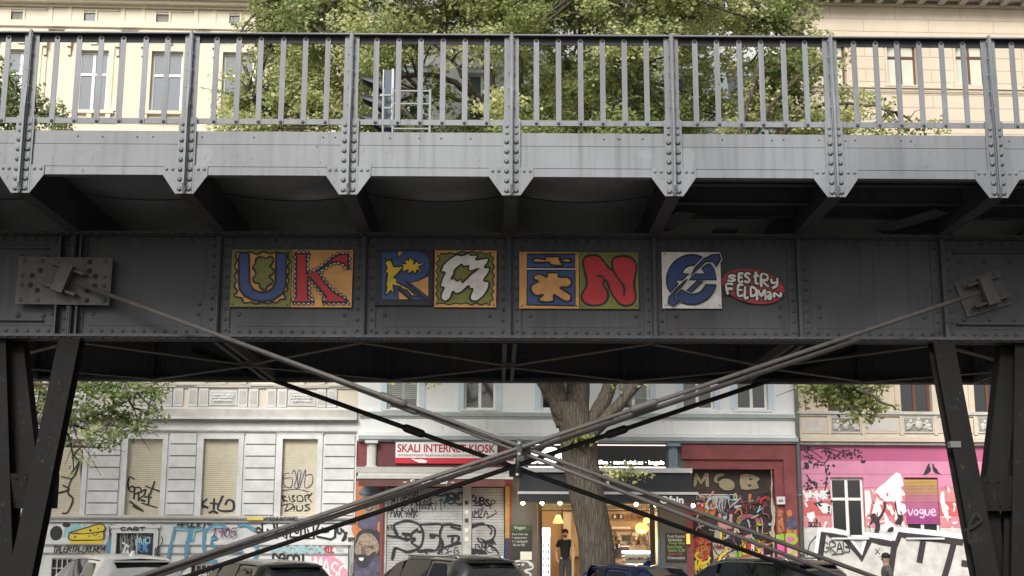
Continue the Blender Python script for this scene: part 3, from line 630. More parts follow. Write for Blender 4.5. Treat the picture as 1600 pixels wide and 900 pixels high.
Np = [(90, 180), (130, 110), (220, 88), (310, 100), (370, 160), (430, 240), (510, 300), (495, 200), (530, 125), (640, 100), (760, 120), (830, 190), (840, 300), (815, 420), (810, 530), (830, 680), (790, 770), (700, 800), (600, 770), (520, 670), (460, 560), (430, 470), (390, 440), (375, 500), (430, 590), (440, 680), (390, 760), (280, 795), (150, 780), (75, 710), (75, 630), (130, 540), (140, 440), (110, 320)]
panel((905.5, 394.5, 997.5, 482.5), (901, 389), 9, 'painted_panel', 'olive painted board with a swollen red letter N', [
    ('fill', Np, RD, 0, 3), ('ring', Np, BK, LW * 1.25, 3), ('line', [(510, 300), (570, 400), (640, 490), (668, 560), (665, 650)], BK, LW * 1.3, 4), ('line', [(290, 378), (350, 388), (400, 440), (440, 500)], BK, LW * 1.2, 4)], OL)
def arcp(cx, cy, r, a0, a1, n=14): return [(cx + r * math.cos(R(a0 + (a1 - a0) * k / n)), cy - r * math.sin(R(a0 + (a1 - a0) * k / n))) for k in range(n + 1)]
e1 = arcp(455, 435, 352, 58, 212) + [(265, 490), (240, 440), (320, 440), (420, 350), (310, 340)] + arcp(470, 390, 160, 160, 72, 8)
e2 = [(705, 200), (770, 290), (808, 435), (420, 437), (490, 355), (640, 355), (595, 270)]
e3 = [(300, 580)] + arcp(470, 450, 190, 225, 335, 8) + [(650, 505), (800, 510)] + arcp(455, 435, 350, -14, -130, 12) + [(215, 660)]
e4 = [(430, 385), (500, 270), (620, 150), (740, 90), (840, 85), (855, 150), (795, 255), (745, 185), (640, 190), (540, 290)]
e5 = [(385, 430), (300, 540), (210, 640), (215, 720), (290, 745), (190, 812), (120, 770), (130, 690), (230, 570)]
e6 = [(525, 460), (610, 460), (450, 610), (385, 595)]
panel((1034.5, 394, 1126.5, 482), (1030, 389), 9, 'painted_panel', 'white painted board with a blue letter e ringed by an orbit', sum([[('fill', p, art('dark_blue', (.022, .05, .16)), 0, 1), ('ring', p, BK, LW * .9, 1)] for p in (e1, e2, e3, e6)], []) + [('fill', e4, WH, 0, 1), ('ring', e4, WH, .04, 1)][1:] + [('ring', e5, WH, .03, 1)] + sum([[('fill', p, art('dark_blue', (.022, .05, .16)), 0, 1), ('ring', p, BK, LW * .9, 1)] for p in (e4, e5)], []), WH)
# oval signature board
mb = MB(); wy = WG - .05; k0 = (1127, 397)
def Q(a, b): return B.at(k0[0] + a / 9, k0[1] + b / 9, wy)
ell = [(450 + 450 * math.cos(t) * .97 - 60 * math.sin(t) * .3, 452 + 240 * math.sin(t) + 75 * math.cos(t)) for t in [k * math.pi / 20 for k in range(40)]]
mb.prism([Q(*p) for p in ell][::-1], wy, wy + .012, art('signature_red', (.36, .03, .04)))
def sgl(ch, x0, y0, x1, y1, lean=0):
    for (wd, mm, yy) in ((.060, BK, wy - .003), (.028, WH, wy - .009)):
        for i, st in enumerate(G[ch]): mb.ribbon(cr([Q(x0 + (x1 - x0) * x + lean * yv, y1 + (y0 - y1) * yv) for x, yv in st], 4), wd, yy - .0006 * i, mm, dy=.00008)
for a in (('S', 95, 300, 195, 385, 0), ('E', 245, 275, 300, 390, 0), ('S', 330, 265, 400, 400, 0), ('t', 450, 260, 520, 420, 0), ('R', 560, 290, 655, 455, 0), ('y', 700, 345, 800, 480, 0),
          ('F', 90, 425, 190, 560, -30), ('E', 235, 435, 300, 585, 0), ('L', 330, 465, 375, 615, 0), ('D', 415, 470, 490, 590, 0), ('M', 500, 505, 620, 640, 0), ('a', 640, 530, 700, 630, 0), ('N', 740, 550, 835, 600, 0)): sgl(*a)
solo(B, Q(75, 600)[:1] + (wy,) + Q(75, 600)[1:], 'painted_panel', mb, 'red oval board signed in white lettering, right of the white e board', 'painting', 'painted letter boards on the girder')

#==PART:SIGNAL==
SG = mat('signal_housing', (.05, .07, .10), .5, var=.1); SL = mat('signal_trim', (.45, .47, .5), .5, var=.1); SK = mat('signal_hood', (.02, .022, .025), .5, var=.1)
WS = 16.6
r_ = B.rect(601, 116, 613, 203, WS)
S_ = T(B, ((r_[0] + r_[2]) / 2, WS, z_ft), 'railway_signal', 'dark railway signal seen from the side with three black hoods, behind the railing', 'signal')
mb = MB(); mb.box(r_[0], r_[2], WS - .16, WS + .16, r_[1] - .02, r_[3], SG); mb.box(r_[2], r_[2] + .03, WS - .18, WS + .18, r_[1] - .02, r_[3] + .01, SL); mb.box(r_[0] - .015, r_[0], WS - .18, WS + .18, r_[1], r_[3], SL)
S_.part('housing', mb)
for y in (122, 152, 182):
    a = B.at(600, y, WS); c = B.at(565, y + 3, WS); mb = MB(); n = 10; b = len(mb.v)
    for xi, rr, dz in ((a[0], .13, 0), ((a[0] + c[0]) / 2, .13, 0), (c[0], .12, .03)):
        ang = math.pi * 1.5 if xi == a[0] else (math.pi * .95 if xi != c[0] else math.pi * .75)
        for k in range(n + 1):
            t = math.pi / 2 - ang / 2 + ang * k / n; mb.v.append((xi, WS + rr * math.cos(t), a[1] - .12 + dz + rr * math.sin(t)))
    for i in range(2):
        for k in range(n): mb.face([b + i * (n + 1) + k, b + i * (n + 1) + k + 1, b + (i + 1) * (n + 1) + k + 1, b + (i + 1) * (n + 1) + k], SK, True)
    S_.part('hood', mb)
mb = MB(); mb.tube([((r_[0] + r_[2]) / 2, WS, z_ft - .02), ((r_[0] + r_[2]) / 2, WS, r_[1])], .05, SL, 8); S_.part('pole', mb)
a = B.at(597, 140, WS - .25); c = B.at(674, 205, WS - .25)
Lm = mat('ladder_zinc', (.2, .21, .2), .5, .2, var=.15)
l = T(B, (a[0], WS - .25, z_ft), 'service_ladder_frame', 'pale galvanised ladder and rail frame beside the railway signal', 'ladder')
mb = MB()
for x in (599, 614): u = B.at(x, 160, WS - .25)[0]; mb.box(u - .01, u + .01, WS - .26, WS - .24, z_ft, a[1] + .02, Lm)
l.part('stile', mb)
for y in (149, 169, 189): q = B.at(600, y, WS - .25); q2 = B.at(614, y, WS - .25); mb = MB(); mb.box(q[0], q2[0], WS - .27, WS - .265 + .02, q[1] - .012, q[1] + .012, Lm); l.part('rung', mb)
mb = MB()
for y in (142, 162, 201): q = B.at(615, y, WS - .25); q2 = B.at(674, y, WS - .25); mb.box(q[0], q2[0], WS - .26, WS - .24, q[1] - .009, q[1] + .009, Lm)
u = B.at(672, 160, WS - .25)[0]; mb.box(u - .014, u + .014, WS - .285, WS - .262, z_ft, a[1] - .0, Lm); l.part('side_rail', mb)
#==PART:HOUSES==
PL = mat('plaster_white', (.70, .71, .715), .85, var=.09, scale=1.2, bump=.2, dirt=(.52, .52, .51)); PW = mat('plaster_pale_blue', (.78, .79, .785), .85, var=.06, scale=1.1, bump=.15)
PC = mat('plaster_cream', (.66, .60, .49), .85, var=.06, scale=.9, bump=.15); PB = mat('plaster_sandstone', (.60, .51, .40), .85, var=.09, scale=1.0, bump=.2)
JN = mat('joint_dark', (.26, .24, .22), .9, var=0); TRM = mat('trim_stone', (.52, .50, .46), .85, var=.15, scale=3, bump=.25); TRD = mat('ledge_dark', (.27, .26, .24), .85, var=.25, scale=4, streak=.5)  # TRD: darker streaky trim for thin ledge strips, grooves and panel grounds
GL = glass('window_glass', (.08, .10, .13), .05); GLD = glass('window_glass_dark', (.015, .018, .02), .06); CUR = mat('curtain', (.33, .32, .30), .9, var=.35, scale=14, streak=.05)
WF_ = mat('window_frame_white', (.78, .77, .74), .5, var=.03); SHUT = mat('roller_shutter_cream', (.60, .55, .42), .6, var=.1, scale=5); SHL = mat('shutter_gap', (.32, .27, .18), .8, var=0)
BROWN = mat('window_frame_brown', (.12, .045, .03), .5, var=.15); GREYB = mat('base_plaster', (.50, .47, .42), .9, var=.14, scale=1.6, bump=.3, dirt=(.33, .30, .26))
ROOF = mat('roof_tiles', (.14, .06, .045), .8, var=.2, scale=6)
def bar(mb, x0, y0, x1, y1, m, out=.06, back=0.0): r = F.rect(x0, y0, x1, y1, 0); mb.box(r[0], r[2], -out, -back if back else -.001, r[1], r[3], m)
def win(th, r, rows=(.3,), cols=1, frame=WF_, gl=GL, deep=.2, fw=.06, curt=False, name='window', par=None, label=None):
    """window set back in its opening: frame mesh with panes as a sub-part"""
    u0, z0, u1, z1 = r; y = deep - .06; mb = MB(); e = .004
    mb.box(u0 + e, u0 + fw, y, y + .05, z0 + e, z1 - e, frame); mb.box(u1 - fw, u1 - e, y, y + .05, z0 + e, z1 - e, frame)
    mb.box(u0 + fw, u1 - fw, y, y + .05, z0 + e, z0 + fw, frame); mb.box(u0 + fw, u1 - fw, y, y + .05, z1 - fw, z1 - e, frame)
    for f in rows: z = z1 - (z1 - z0) * f; mb.box(u0 + fw, u1 - fw, y - .015, y + .045, z - fw * .55, z + fw * .55, frame)
    for k in range(cols): x = u0 + (u1 - u0) * (k + 1) / (cols + 1); mb.box(x - fw * .6, x + fw * .6, y - .008, y + .048, z0 + fw, z1 - fw, frame)
    o = th.part(name, mb, par, label); mb = MB(); mb.box(u0 + fw, u1 - fw, y + .02, y + .028, z0 + fw, z1 - fw, gl); th.part('pane', mb, o)
    if curt:
        mb = MB(); n = 40; b = len(mb.v)
        for k in range(n + 1):
            x = u0 + .03 + (u1 - u0 - .06) * k / n; yy = y + .12 + .02 * math.sin(k * 1.9); mb.v += [(x, yy, z0 + .02), (x, yy, z1 - .02)]
        for k in range(n): mb.face([b + 2 * k, b + 2 * k + 2, b + 2 * k + 3, b + 2 * k + 1], CUR, True)
        th.part('curtain', mb, o)
    return o
def back_box(mb, u0, u1, z0, z1, m):     # dark room behind windows
    mb.box(u0, u1, .45, .5, z0, z1, m)
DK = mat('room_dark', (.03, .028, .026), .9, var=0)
uLM = F.at(556, 760)[0]; uMR = F.at(1250, 760)[0]; uL0 = -24.0; uR1 = 25.0
ZT = F.at(300, -12)[1]
def shutter(th, r, deep=.12, par=None, label=None, m=SHUT, ml=SHL, pitch=.055, name='roller_shutter'):
    u0, z0, u1, z1 = r; mb = MB(); z = z0
    while z < z1 - .001:
        zz = min(z + pitch, z1); mb.box(u0 + .002, u1 - .002, deep, deep + .02, z + .009, zz, m); z += pitch
    mb.box(u0 + .004, u1 - .004, deep + .012, deep + .03, z0, z1, ml)
    return th.part(name, mb, par, label)
# ---------------------------------------------------------------- left house
LH = T(F, ((uL0 + uLM) / 2, 0, .12), 'apartment_building', 'white stuccoed house with cream shutters and graffiti on its base, at the left', 'building')
gw = [(-170, -116), (-47, 7), (75, 128), (197.5, 252), (316, 371), (440, 495)]
gws = [F.rect(a, 686, b, 806) for a, b in gw]
allop = []; ups = []
for r in gws:
    for k in range(3):
        zz0 = r[1] + 3.88 * (k + 1); zh = (2.3, 2.1, 1.85)[k]; ups.append((r[0] + .02, zz0, r[2] - .02, zz0 + zh))
shop = F.rect(181, 833, 239, 900); shop = (shop[0], .2, shop[2], shop[3])
base1 = F.rect(298, 882, 354, 905); base1 = (base1[0], .35, base1[2], base1[3]); base0 = F.rect(80, 872, 136, 905); base0 = (base0[0], .35, base0[2], base0[3])
attic = []
for r in gws[:]:
    c = (r[0] + r[2]) / 2; zz = F.at(300, 22)[1]; attic.append((c - .42, F.at(300, 39)[1], c + .02, F.at(300, 23)[1]))
zsplit = F.at(300, 655)[1]; zc2 = F.at(300, 50)[1]
mb = MB(); mb.wall(uL0, uLM, .12, zsplit, 0, gws + [shop, base0, base1], PL); mb.wall(uL0, uLM, zsplit, zc2 - 5.3, 0, ups[0::3], PC)
mb.wall(uL0, uLM, zc2 - 5.3, 18.6, 0, [u for i, u in enumerate(ups) if i % 3 == 2] + attic, PC)
# middle storey band needs its own openings
zA = zsplit; zB = zc2 - 5.3
mb = MB(); mb.wall(uL0, uLM, .12, zA, 0, gws + [shop, base0, base1], PL); mb.wall(uL0, uLM, zA, 18.6, 0, ups + attic, PC, .22)
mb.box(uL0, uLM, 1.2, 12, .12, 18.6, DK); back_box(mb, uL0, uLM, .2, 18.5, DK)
mb.box(uL0, uL0 + .3, 0.01, 12, .12, 18.6, PC)
LH.part('wall', mb)
for i, r in enumerate(gws):      # rusticated blocks between windows
    nx = gws[i + 1] if i + 1 < len(gws) else None
    mb = MB(); a = r[2] + .2; c = (nx[0] - .2) if nx else uLM - .06
    ys = [676.5, 694, 712.5, 731, 749.5, 768, 786.5, 805]
    for k in range(7):
        z1, z0 = F.at(300, ys[k])[1], F.at(300, ys[k + 1])[1]
        mb.box(a, c, -.05, -.001, z0 + .018, z1 - .018, PL)
    mb.box(a, c, -.012, -.0005, F.at(300, 805)[1], F.at(300, 677)[1], JN)  # darker ground that shows as joints between the blocks
    LH.part('rusticated_blocks', mb)
for i, r in enumerate(gws):
    mb = MB(); t = .14; mb.box(r[0] - t, r[0] - .001, -.05, .0, r[1], r[3] + t, PL); mb.box(r[2] + .001, r[2] + t, -.05, 0, r[1], r[3] + t, PL); mb.box(r[0] - .001, r[2] + .001, -.05, 0, r[3] + .001, r[3] + t, PL)
    mb.box(r[0] - t - .03, r[2] + t + .03, -.06, -.001, r[3] + t, r[3] + t + .03, TRM); fr = LH.part('window_surround', mb)
    shutter(LH, r, .12, fr)
# mouldings
mb = MB()
zz = lambda y, x=300: F.at(x, y)[1]
for y0, y1, o, m in ((600, 603, .10, TRM), (603, 606, .06, TRM), (636, 639.5, .06, PL), (639.5, 652, .13, TRM), (652, 655.5, .20, PL), (655.5, 657.5, .16, TRD), (672.5, 675, .05, TRD), (669, 672.5, .03, PL), (805.5, 809, .10, TRM), (809, 811.5, .16, TRD), (811.5, 816, .08, PL), (816, 818, .04, TRD), (846, 851, .04, PL), (851, 854, .025, TRD), (864, 867, .025, TRD)):
    x_ = uL0
    for r in sorted([shop, base0, base1]) if y0 > 840 else []:
        if r[3] + .02 > zz(y1): mb.box(x_, r[0] - .2, -o, -.001, zz(y1), zz(y0), m); x_ = r[2] + .2
    mb.box(x_, uLM - .01, -o, -.001, zz(y1), zz(y0), m)
LH.part('cornice', mb)
mb = MB()
for r in gws:
    c = (r[0] + r[2]) / 2; h = (r[2] - r[0]) / 2; w2 = h + .06
    for u in (c - w2 - .30, c - w2, c + w2, c + w2 + .30, ):
        mb.box(u - .15 + .02, u + .15 - .02, -.07, -.001, zz(635.5), zz(607), PL); mb.box(u - .09, u + .09, -.078, -.0701, zz(631), zz(611), TRM)
    mb.box(c - w2 + .16, c + w2 - .16, -.04, -.001, zz(633), zz(609), PL); mb.box(c - w2 + .2, c + w2 - .2, -.045, -.0401, zz(630.5), zz(612.5), TRM)
    rnd = random.Random(5)
    for k in range(26):      # relief scrolls
        u = c + (k / 25 - .5) * (w2 * 2 - .55); z = (zz(630) + zz(613)) / 2 + .09 * math.sin(k * 2.1); mb.rivet((u, -.045, z), .035 + .015 * rnd.random(), (0, -1, 0), PL, h=.7)
LH.part('balustrade_relief', mb)
for k, r in enumerate(ups):
    mb = MB(); t = .16; mb.box(r[0] - t, r[0] - .001, -.05, 0, r[1], r[3] + t, PC); mb.box(r[2] + .001, r[2] + t, -.05, 0, r[1], r[3] + t, PC); mb.box(r[0] - .001, r[2] + .001, -.05, 0, r[3] + .001, r[3] + t, PC)
    hz = r[3] + t + .22
    mb.box(r[0] - .30, r[2] + .30, -.10, -.001, hz, hz + .09, PC); mb.box(r[0] - .38, r[2] + .38, -.26, -.001, hz + .09, hz + .16, PC); mb.box(r[0] - .34, r[2] + .34, -.2, -.001, hz + .16, hz + .2, PC)
    c = (r[0] + r[2]) / 2; mb.box(c - .1, c + .1, -.09, -.001, r[3] + t + .01, hz, PC)
    for sg, e in ((-1, r[0]), (1, r[2])):
        x = e + sg * .26; mb.box(x - .06, x + .06, -.16, -.001, hz - .30, hz, PC); mb.box(x - .045, x + .045, -.09, -.001, hz - .55, hz - .3, PC); mb.box(e + sg * .161, x + sg * .05, -.03, -.001, r[1], hz - .55, PC)
    mb.box(r[0] - .25, r[2] + .25, -.12, -.001, r[1] - .1, r[1], PC)
    for x in (r[0] - .1, c, r[2] + .1): mb.box(x - .07, x + .07, -.1, -.001, r[1] - .26, r[1] - .1, PC)
    mb.box(r[0] - .3, r[2] + .3, -.09, -.001, r[1] - .33, r[1] - .27, PC)
    fr = LH.part('window_surround', mb); win(LH, r, (.38,), 1, WF_, GL, .18, .07, par=None, curt=k % 4 != 1)
mb = MB()
for y0, y1, o in ((40.5, 49, .22), (49, 52, .14), (36, 38, .03), (12, 15.5, .12), (7, 12, .3), (1, 7, .45), (-8, 1, .6)): mb.box(uL0, uLM - .01, -o, -.001, zz(y1), zz(y0), PC)
for i, r in enumerate(attic):
    c = (r[0] + r[2]) / 2 + .2
    for x in (c - .78, c + .78): mb.box(x - .06, x + .06, -.05, -.001, zz(38), zz(15.5), PC)
    mb.box(c - .66, c + .66, -.035, -.001, zz(20.0), zz(18), PC); mb.box(c - .03, c + .03, -.035, -.001, zz(37), zz(20), PC)
    mb.box(c + .85, c + 1.65 + .1, -.03, -.001, zz(36), zz(17), PC)
LH.part('main_cornice', mb)
for r in attic: mb = MB(); mb.box(r[0], r[2], .05, .06, r[1], r[3], TRD if attic.index(r) % 2 else GL); LH.part('attic_window', mb)
mb = MB(); mb.box(uL0, uLM, -.3, 12, 18.6, 18.9, ROOF); LH.part('roof', mb)
# basement boards, grilles
mb = MB(); mb.box(shop[0], shop[2], .06, .09, shop[1], shop[3], mat('notice_board_black', (.012, .013, .016), .5, var=.2, scale=6)); mb.box(shop[0] + .52, shop[0] + .56, .05, .06, shop[1], shop[3], TRM); nb = LH.part('shop_door', mb, label='black double door scrawled with tags')
mb = MB(); fr = .13
mb.box(shop[0] - fr, shop[0] - .001, -.06, 0, .3, shop[3] + fr, PL); mb.box(shop[2] + .001, shop[2] + fr, -.06, 0, .3, shop[3] + fr, PL); mb.box(shop[0] - fr - .05, shop[2] + fr + .05, -.09, 0, shop[3] + .001 + fr, shop[3] + fr + .08, PL); mb.box(shop[0] - .001, shop[2] + .001, -.06, 0, shop[3] + .001, shop[3] + fr, PL)
LH.part('door_surround', mb)
for r in (base0, base1):
    mb = MB(); n = 7
    for k in range(n + 1): u = r[0] + (r[2] - r[0]) * k / n; mb.box(u - .012, u + .012, .03, .05, r[1], r[3], TRM)
    for k in range(4): z = r[3] - .02 - k * .25; mb.box(r[0], r[2], .032, .048, z - .012, z + .012, TRM)
    gr = LH.part('window_grille', mb); mb = MB(); mb.box(r[0], r[2], .12, .13, r[1], r[3], GLD); LH.part('pane', mb, gr)
# ---------------------------------------------------------------- graffiti on the left house
TB = mat('spray_black', (.012, .012, .014), .5, var=0); TBL = mat('spray_blue', (.10, .28, .40), .55, var=.15, scale=20); TLB = mat('spray_light_blue', (.3, .55, .62), .55, var=.1); TW = mat('spray_white', (.75, .76, .76), .6, var=.04)
TY = mat('spray_yellow', (.72, .55, .04), .5, var=.1); TVI = mat('spray_violet', (.16, .04, .12), .5, var=.1); TPK = mat('spray_pink', (.70, .30, .38), .6, var=.2, scale=9); TGY = mat('spray_grey', (.4, .42, .43), .6, var=.1); TIN = mat('spray_ink', (.07, .07, .14), .5, var=0)
TRDs = mat('spray_red', (.45, .03, .03), .5, var=.1); TOR = mat('spray_orange', (.48, .17, .05), .6, var=.15, scale=6); TGR = mat('spray_green', (.28, .45, .05), .6, var=.1)
def fbox(x0, y0, x1, y1, wy=0): return F.rect(x0, y0, x1, y1, wy)
def fpoly(mb, pts, wy, m, sm=1): p = [F.at(x, y, wy) for x, y in pts]; mb.flat(cr(p, sm, True) if sm > 1 else p, wy, m)
def fline(mb, strokes, wd, wy, m, sm=4, closed=False): px_strokes(mb, F, wy, strokes, wd, m, closed, sm, .0001)
def zb(x0, y0, sc): return lambda a, b: (x0 + a / sc, y0 + b / sc)
ys_ = .105
# shutters
mb = MB()
q = zb(0, 580, 2.8133)
fline(mb, [[q(590, 475), q(570, 465), q(562, 500), q(575, 530), q(592, 520), q(580, 505), q(564, 520)], [q(592, 515), q(588, 560), ], [q(590, 512), q(615, 512), q(618, 530), q(592, 540)], [q(610, 530), q(608, 570)], [q(622, 530), q(640, 520), q(632, 545), q(612, 560), q(638, 572)], [q(655, 540), q(652, 590)], [q(636, 552), q(665, 555)], [q(624, 580), q(690, 600)], [q(680, 485), q(660, 540)], [q(640, 505), q(702, 528)], [q(570, 572), q(626, 612)], [q(584, 592), q(600, 602), q(630, 616)]], .045, ys_, TB)
fline(mb, [[(126, 716), (118, 740), (110, 752), (106, 770), (114, 780), (106, 800), (98, 802)], [(124, 700), (116, 712), (123, 722), (112, 738)], [(96, 745), (110, 748)], [(92, 770), (108, 765), (98, 758)], [(130, 703), (127, 730), (128, 760), (125, 803)]], .05, ys_, TB)
LH.part('graffiti', mb, label='black scrawl on the two leftmost shutters')
q = zb(250, 580, 2.8133); mb = MB()
fline(mb, [[q(178, 553), q(190, 600)], [q(206, 562), q(184, 585), q(210, 600)], [q(222, 580), q(252, 583)], [q(238, 562), q(236, 606)], [q(275, 550), q(255, 608), q(318, 612), q(322, 575), q(300, 565), q(288, 585)], [q(216, 622), q(235, 616), q(252, 624)]], .06, ys_, TB)
fline(mb, [[q(536, 548), q(545, 575)], [q(536, 548), q(552, 550), q(540, 562), q(560, 572)], [q(566, 548), q(572, 570)], [q(580, 550), q(590, 545), q(582, 560), q(594, 568), q(580, 574)], [q(602, 550), q(620, 545), q(628, 568), q(606, 572), q(602, 550)], [q(636, 548), q(640, 572)], [q(636, 548), q(655, 542), q(650, 558), q(668, 535)], [q(650, 558), q(668, 575)], [q(534, 590), q(575, 582), q(585, 596), q(550, 616), q(560, 590)], [q(592, 592), q(588, 612)], [q(602, 590), q(602, 612), q(624, 610), q(626, 590)], [q(656, 585), q(636, 590), q(658, 604), q(636, 614)]], .03, ys_, TB)
fline(mb, [[q(568, 448), q(545, 455), q(545, 500), q(575, 510), q(580, 470), q(545, 470)], [q(580, 450), q(590, 435), q(600, 470), q(590, 505), q(606, 510), q(620, 440), q(605, 445), q(610, 515), q(640, 430), q(636, 510), q(668, 495), q(668, 455), q(640, 458)], [q(538, 525), q(600, 518), q(655, 530)]], .022, ys_, TIN)
LH.part('graffiti', mb, label='black and ink tags on the two right shutters')
# base: cheese, tags, big blue letters, CRUTE, RADBOX, MASC
q = zb(70, 780, 7.5); W0 = -.052; mb = MB()
fpoly(mb, [q(300, 390), q(640, 290), q(700, 320), q(695, 360), q(680, 470), q(690, 520), q(300, 525), q(290, 470)], W0, TY)
fline(mb, [[q(290, 390), q(500, 330), q(640, 290), q(700, 315), q(695, 370), q(560, 395), q(420, 405), q(300, 395)], [q(290, 395), q(290, 475), q(500, 480), q(680, 468), q(685, 370)]], .03, W0 - .002, TB)
for a, b, r in ((540, 365, 14), (362, 443, 11), (380, 385, 7), (632, 345, 9), (525, 432, 8), (648, 438, 6)): c = F.at(*q(a, b)); mb.flat([(c[0] + r / 7.5 * .018 * math.cos(t), c[1] + r / 7.5 * .018 * math.sin(t)) for t in [k * math.pi / 5 for k in range(10)]], W0 - .003, TB)
fline(mb, [[q(555, 395), q(590, 430), q(630, 395)]], .02, W0 - .002, TB)
LH.part('graffiti', mb, label='yellow wedge of cheese painted on the base')
mb = MB(); lettering(mb, 'TALERTALERCREM', fbox(83, 853, 164, 862.5), .028, -.045, TB, skew=.25, gap=.12, jit=.12)
lettering(mb, 'CART', fbox(190, 824, 228, 829), .03, -.095, TB, gap=.3); fline(mb, [[(228, 823), (247, 823), (247, 855), (254, 845), (252, 838)]], .02, -.062, TB, 3)
lettering(mb, 'BBB', fbox(243, 858, 250, 878), .018, -.065, TB, jit=.2); lettering(mb, 'X5E', fbox(170, 822, 178, 846), .015, -.02, TB, jit=.2)
lettering(mb, 'XK8', fbox(168, 846, 180, 872), .06, -.045, TBL, jit=.2)
fline(mb, [[(108, 835), (114, 820), (118, 832), (122, 818), (127, 830), (132, 820)], [(100, 838), (104, 825), (108, 840), (112, 826)]], .07, -.01, TLB); c = F.at(88, 833); mb.flat([(c[0] + .17 * math.cos(k), c[1] + .2 * math.sin(k)) for k in [t * math.pi / 7 for t in range(14)]], -.012, TB)
c = F.at(104, 820); mb.flat([(c[0] + .11 * math.cos(k), c[1] + .07 * math.sin(k)) for k in [t * math.pi / 7 for t in range(14)]], -.012, TB)
LH.part('graffiti', mb, label='row of scribbled black capitals and blue dashes on the base')
mb = MB(); lettering(mb, 'TEXTEG', fbox(186, 836, 206, 868), .012, .055, TGY, jit=.3); lettering(mb, 'HAND', fbox(211, 841, 233, 850), .03, .055, TLB, jit=.3); lettering(mb, 'TEAS', fbox(213, 852, 231, 862), .035, .055, mat('spray_royal', (.08, .25, .6), .5, var=0), jit=.3)
fline(mb, [[(192, 848), (201, 854)], [(197, 851), (191, 868)], [(194, 872), (199, 860), (201, 872)]], .05, .052, TW); lettering(mb, 'SRAUZ', fbox(207, 834, 236, 840), .01, .055, TGY, jit=.2); LH.part('graffiti', mb, nb)
q = zb(250, 790, 8.18); mb = MB(); WB_ = -.048
for pts, m, wd in (([[(190, 280), (140, 500), (100, 700)], [(190, 280), (380, 310), (350, 460)], [(350, 460), (330, 700)], [(390, 460), (420, 310), (545, 290)], [(570, 300), (560, 500), (575, 720)], [(590, 320), (680, 255), (800, 260), (860, 300)], [(690, 390), (660, 480), (700, 520)], [(1000, 260), (1100, 250), (1210, 310)], [(1140, 450), (1220, 480), (1240, 600), (1200, 700)], [(350, 450), (410, 450)], [(370, 720), (560, 715)], [(590, 700), (720, 715)], [(870, 720), (930, 760)]], TBL, .085),
                    ([[(205, 300), (345, 325), (335, 430)], [(425, 430), (440, 330), (535, 310)], [(540, 330), (535, 540)], [(620, 330), (700, 275), (790, 280)], [(900, 530), (910, 590), (880, 640)], [(1170, 470), (1205, 520)]], TLB, .03)):
    fline(mb, [[q(*p) for p in s_] for s_ in pts], wd, WB_ - (0 if m is TBL else .012), m)
fpoly(mb, [q(310, 520), q(370, 510), q(380, 600), q(310, 610)], WB_ - .016, TBL); fpoly(mb, [q(930, 530), q(1010, 530), q(1060, 590), q(930, 600)], WB_ - .016, TBL, 3); fpoly(mb, [q(650, 400), q(700, 380), q(740, 410), q(700, 440), q(660, 440)], WB_ - .016, TBL, 3)
fpoly(mb, [q(50, 800), q(200, 740), q(300, 720), q(360, 760), q(180, 890), q(40, 890)], WB_ - .016, TBL, 3)
lettering(mb, 'MWWM', fbox(258, 888, 284, 899), .02, WB_ - .02, TLB, jit=.3)
LH.part('graffiti', mb, label='large blue outlined letters on the base')
mb = MB(); lettering(mb, '-POLKI-', fbox(277, 815, 330, 823.5), .035, -.052, TB, skew=.2, jit=.08); lettering(mb, '1905', fbox(331, 825, 369, 838.5), .032, -.075, TVI, skew=.2, jit=.03)
LH.part('graffiti', mb, label='black POLKI tag and violet 1905 on the base')
q = zb(390, 790, 8.18); mb = MB()
for pts in ([(160, 240), (300, 205), (320, 300), (330, 400), (170, 410)], [(345, 420), (355, 205), (500, 205), (470, 300), (470, 420), (400, 360)], [(520, 250), (660, 240), (650, 400), (520, 400)], [(700, 245), (810, 215), (820, 420), (720, 420)], [(850, 330), (900, 210), (1110, 205), (1095, 310), (1090, 400), (1040, 430), (860, 395)]):
    fpoly(mb, [q(*p) for p in pts], -.02, TW); fline(mb, [[q(*p) for p in pts]], .06, -.024, TB, 1, True)
fline(mb, [[q(70, 300), q(120, 285), q(150, 330), q(90, 340)], [q(230, 300), q(230, 330)], [q(580, 250), q(585, 340), q(620, 345), q(625, 250)], [q(740, 300), q(760, 380)], [q(930, 280), q(940, 340), q(1010, 330)], [q(1120, 280), q(1130, 350), q(1170, 340), q(1165, 290)], [q(1190, 310), q(1230, 400), q(1180, 450), q(1240, 340)]], .05, -.03, TB)
lettering(mb, 'VMENNATARE', fbox(413, 808.5, 466, 812.5), .022, -.165, TB, gap=.1); lettering(mb, 'MASORE', fbox(485, 808.5, 520, 812), .022, -.165, TB)
LH.part('graffiti', mb, label='silver CRUTE letters with thick black outline')
mb = MB(); lettering(mb, 'RADBOX', fbox(425, 854.5, 506, 863.5), .085, -.03, TGY, jit=.02, over=(.04, TLB)); lettering(mb, 'KUL', fbox(508, 854, 522, 863), .03, -.032, TRDs); lettering(mb, 'TAG', fbox(525, 855, 536, 862), .012, -.032, TGY)
fpoly(mb, [(487, 870), (492, 867), (515, 866), (540, 885), (541, 905), (520, 900), (500, 880), (488, 876)], -.01, TPK, 3); lettering(mb, 'MASC', fbox(492, 870, 541, 895), .05, -.013, TW, slope=-.22, jit=.05); lettering(mb, 'DBCO!', fbox(427, 866.5, 478, 880), .05, -.03, TB)
q2_ = F.rect(404, 808, 413, 815); mb.box(F.at(388, 811)[0], F.at(413, 811)[0], -.175, -.163, F.at(400, 813)[1], F.at(400, 809)[1], TY)
LH.part('graffiti', mb, label='pale blue RADBOX and pink MASC letters near the pavement')

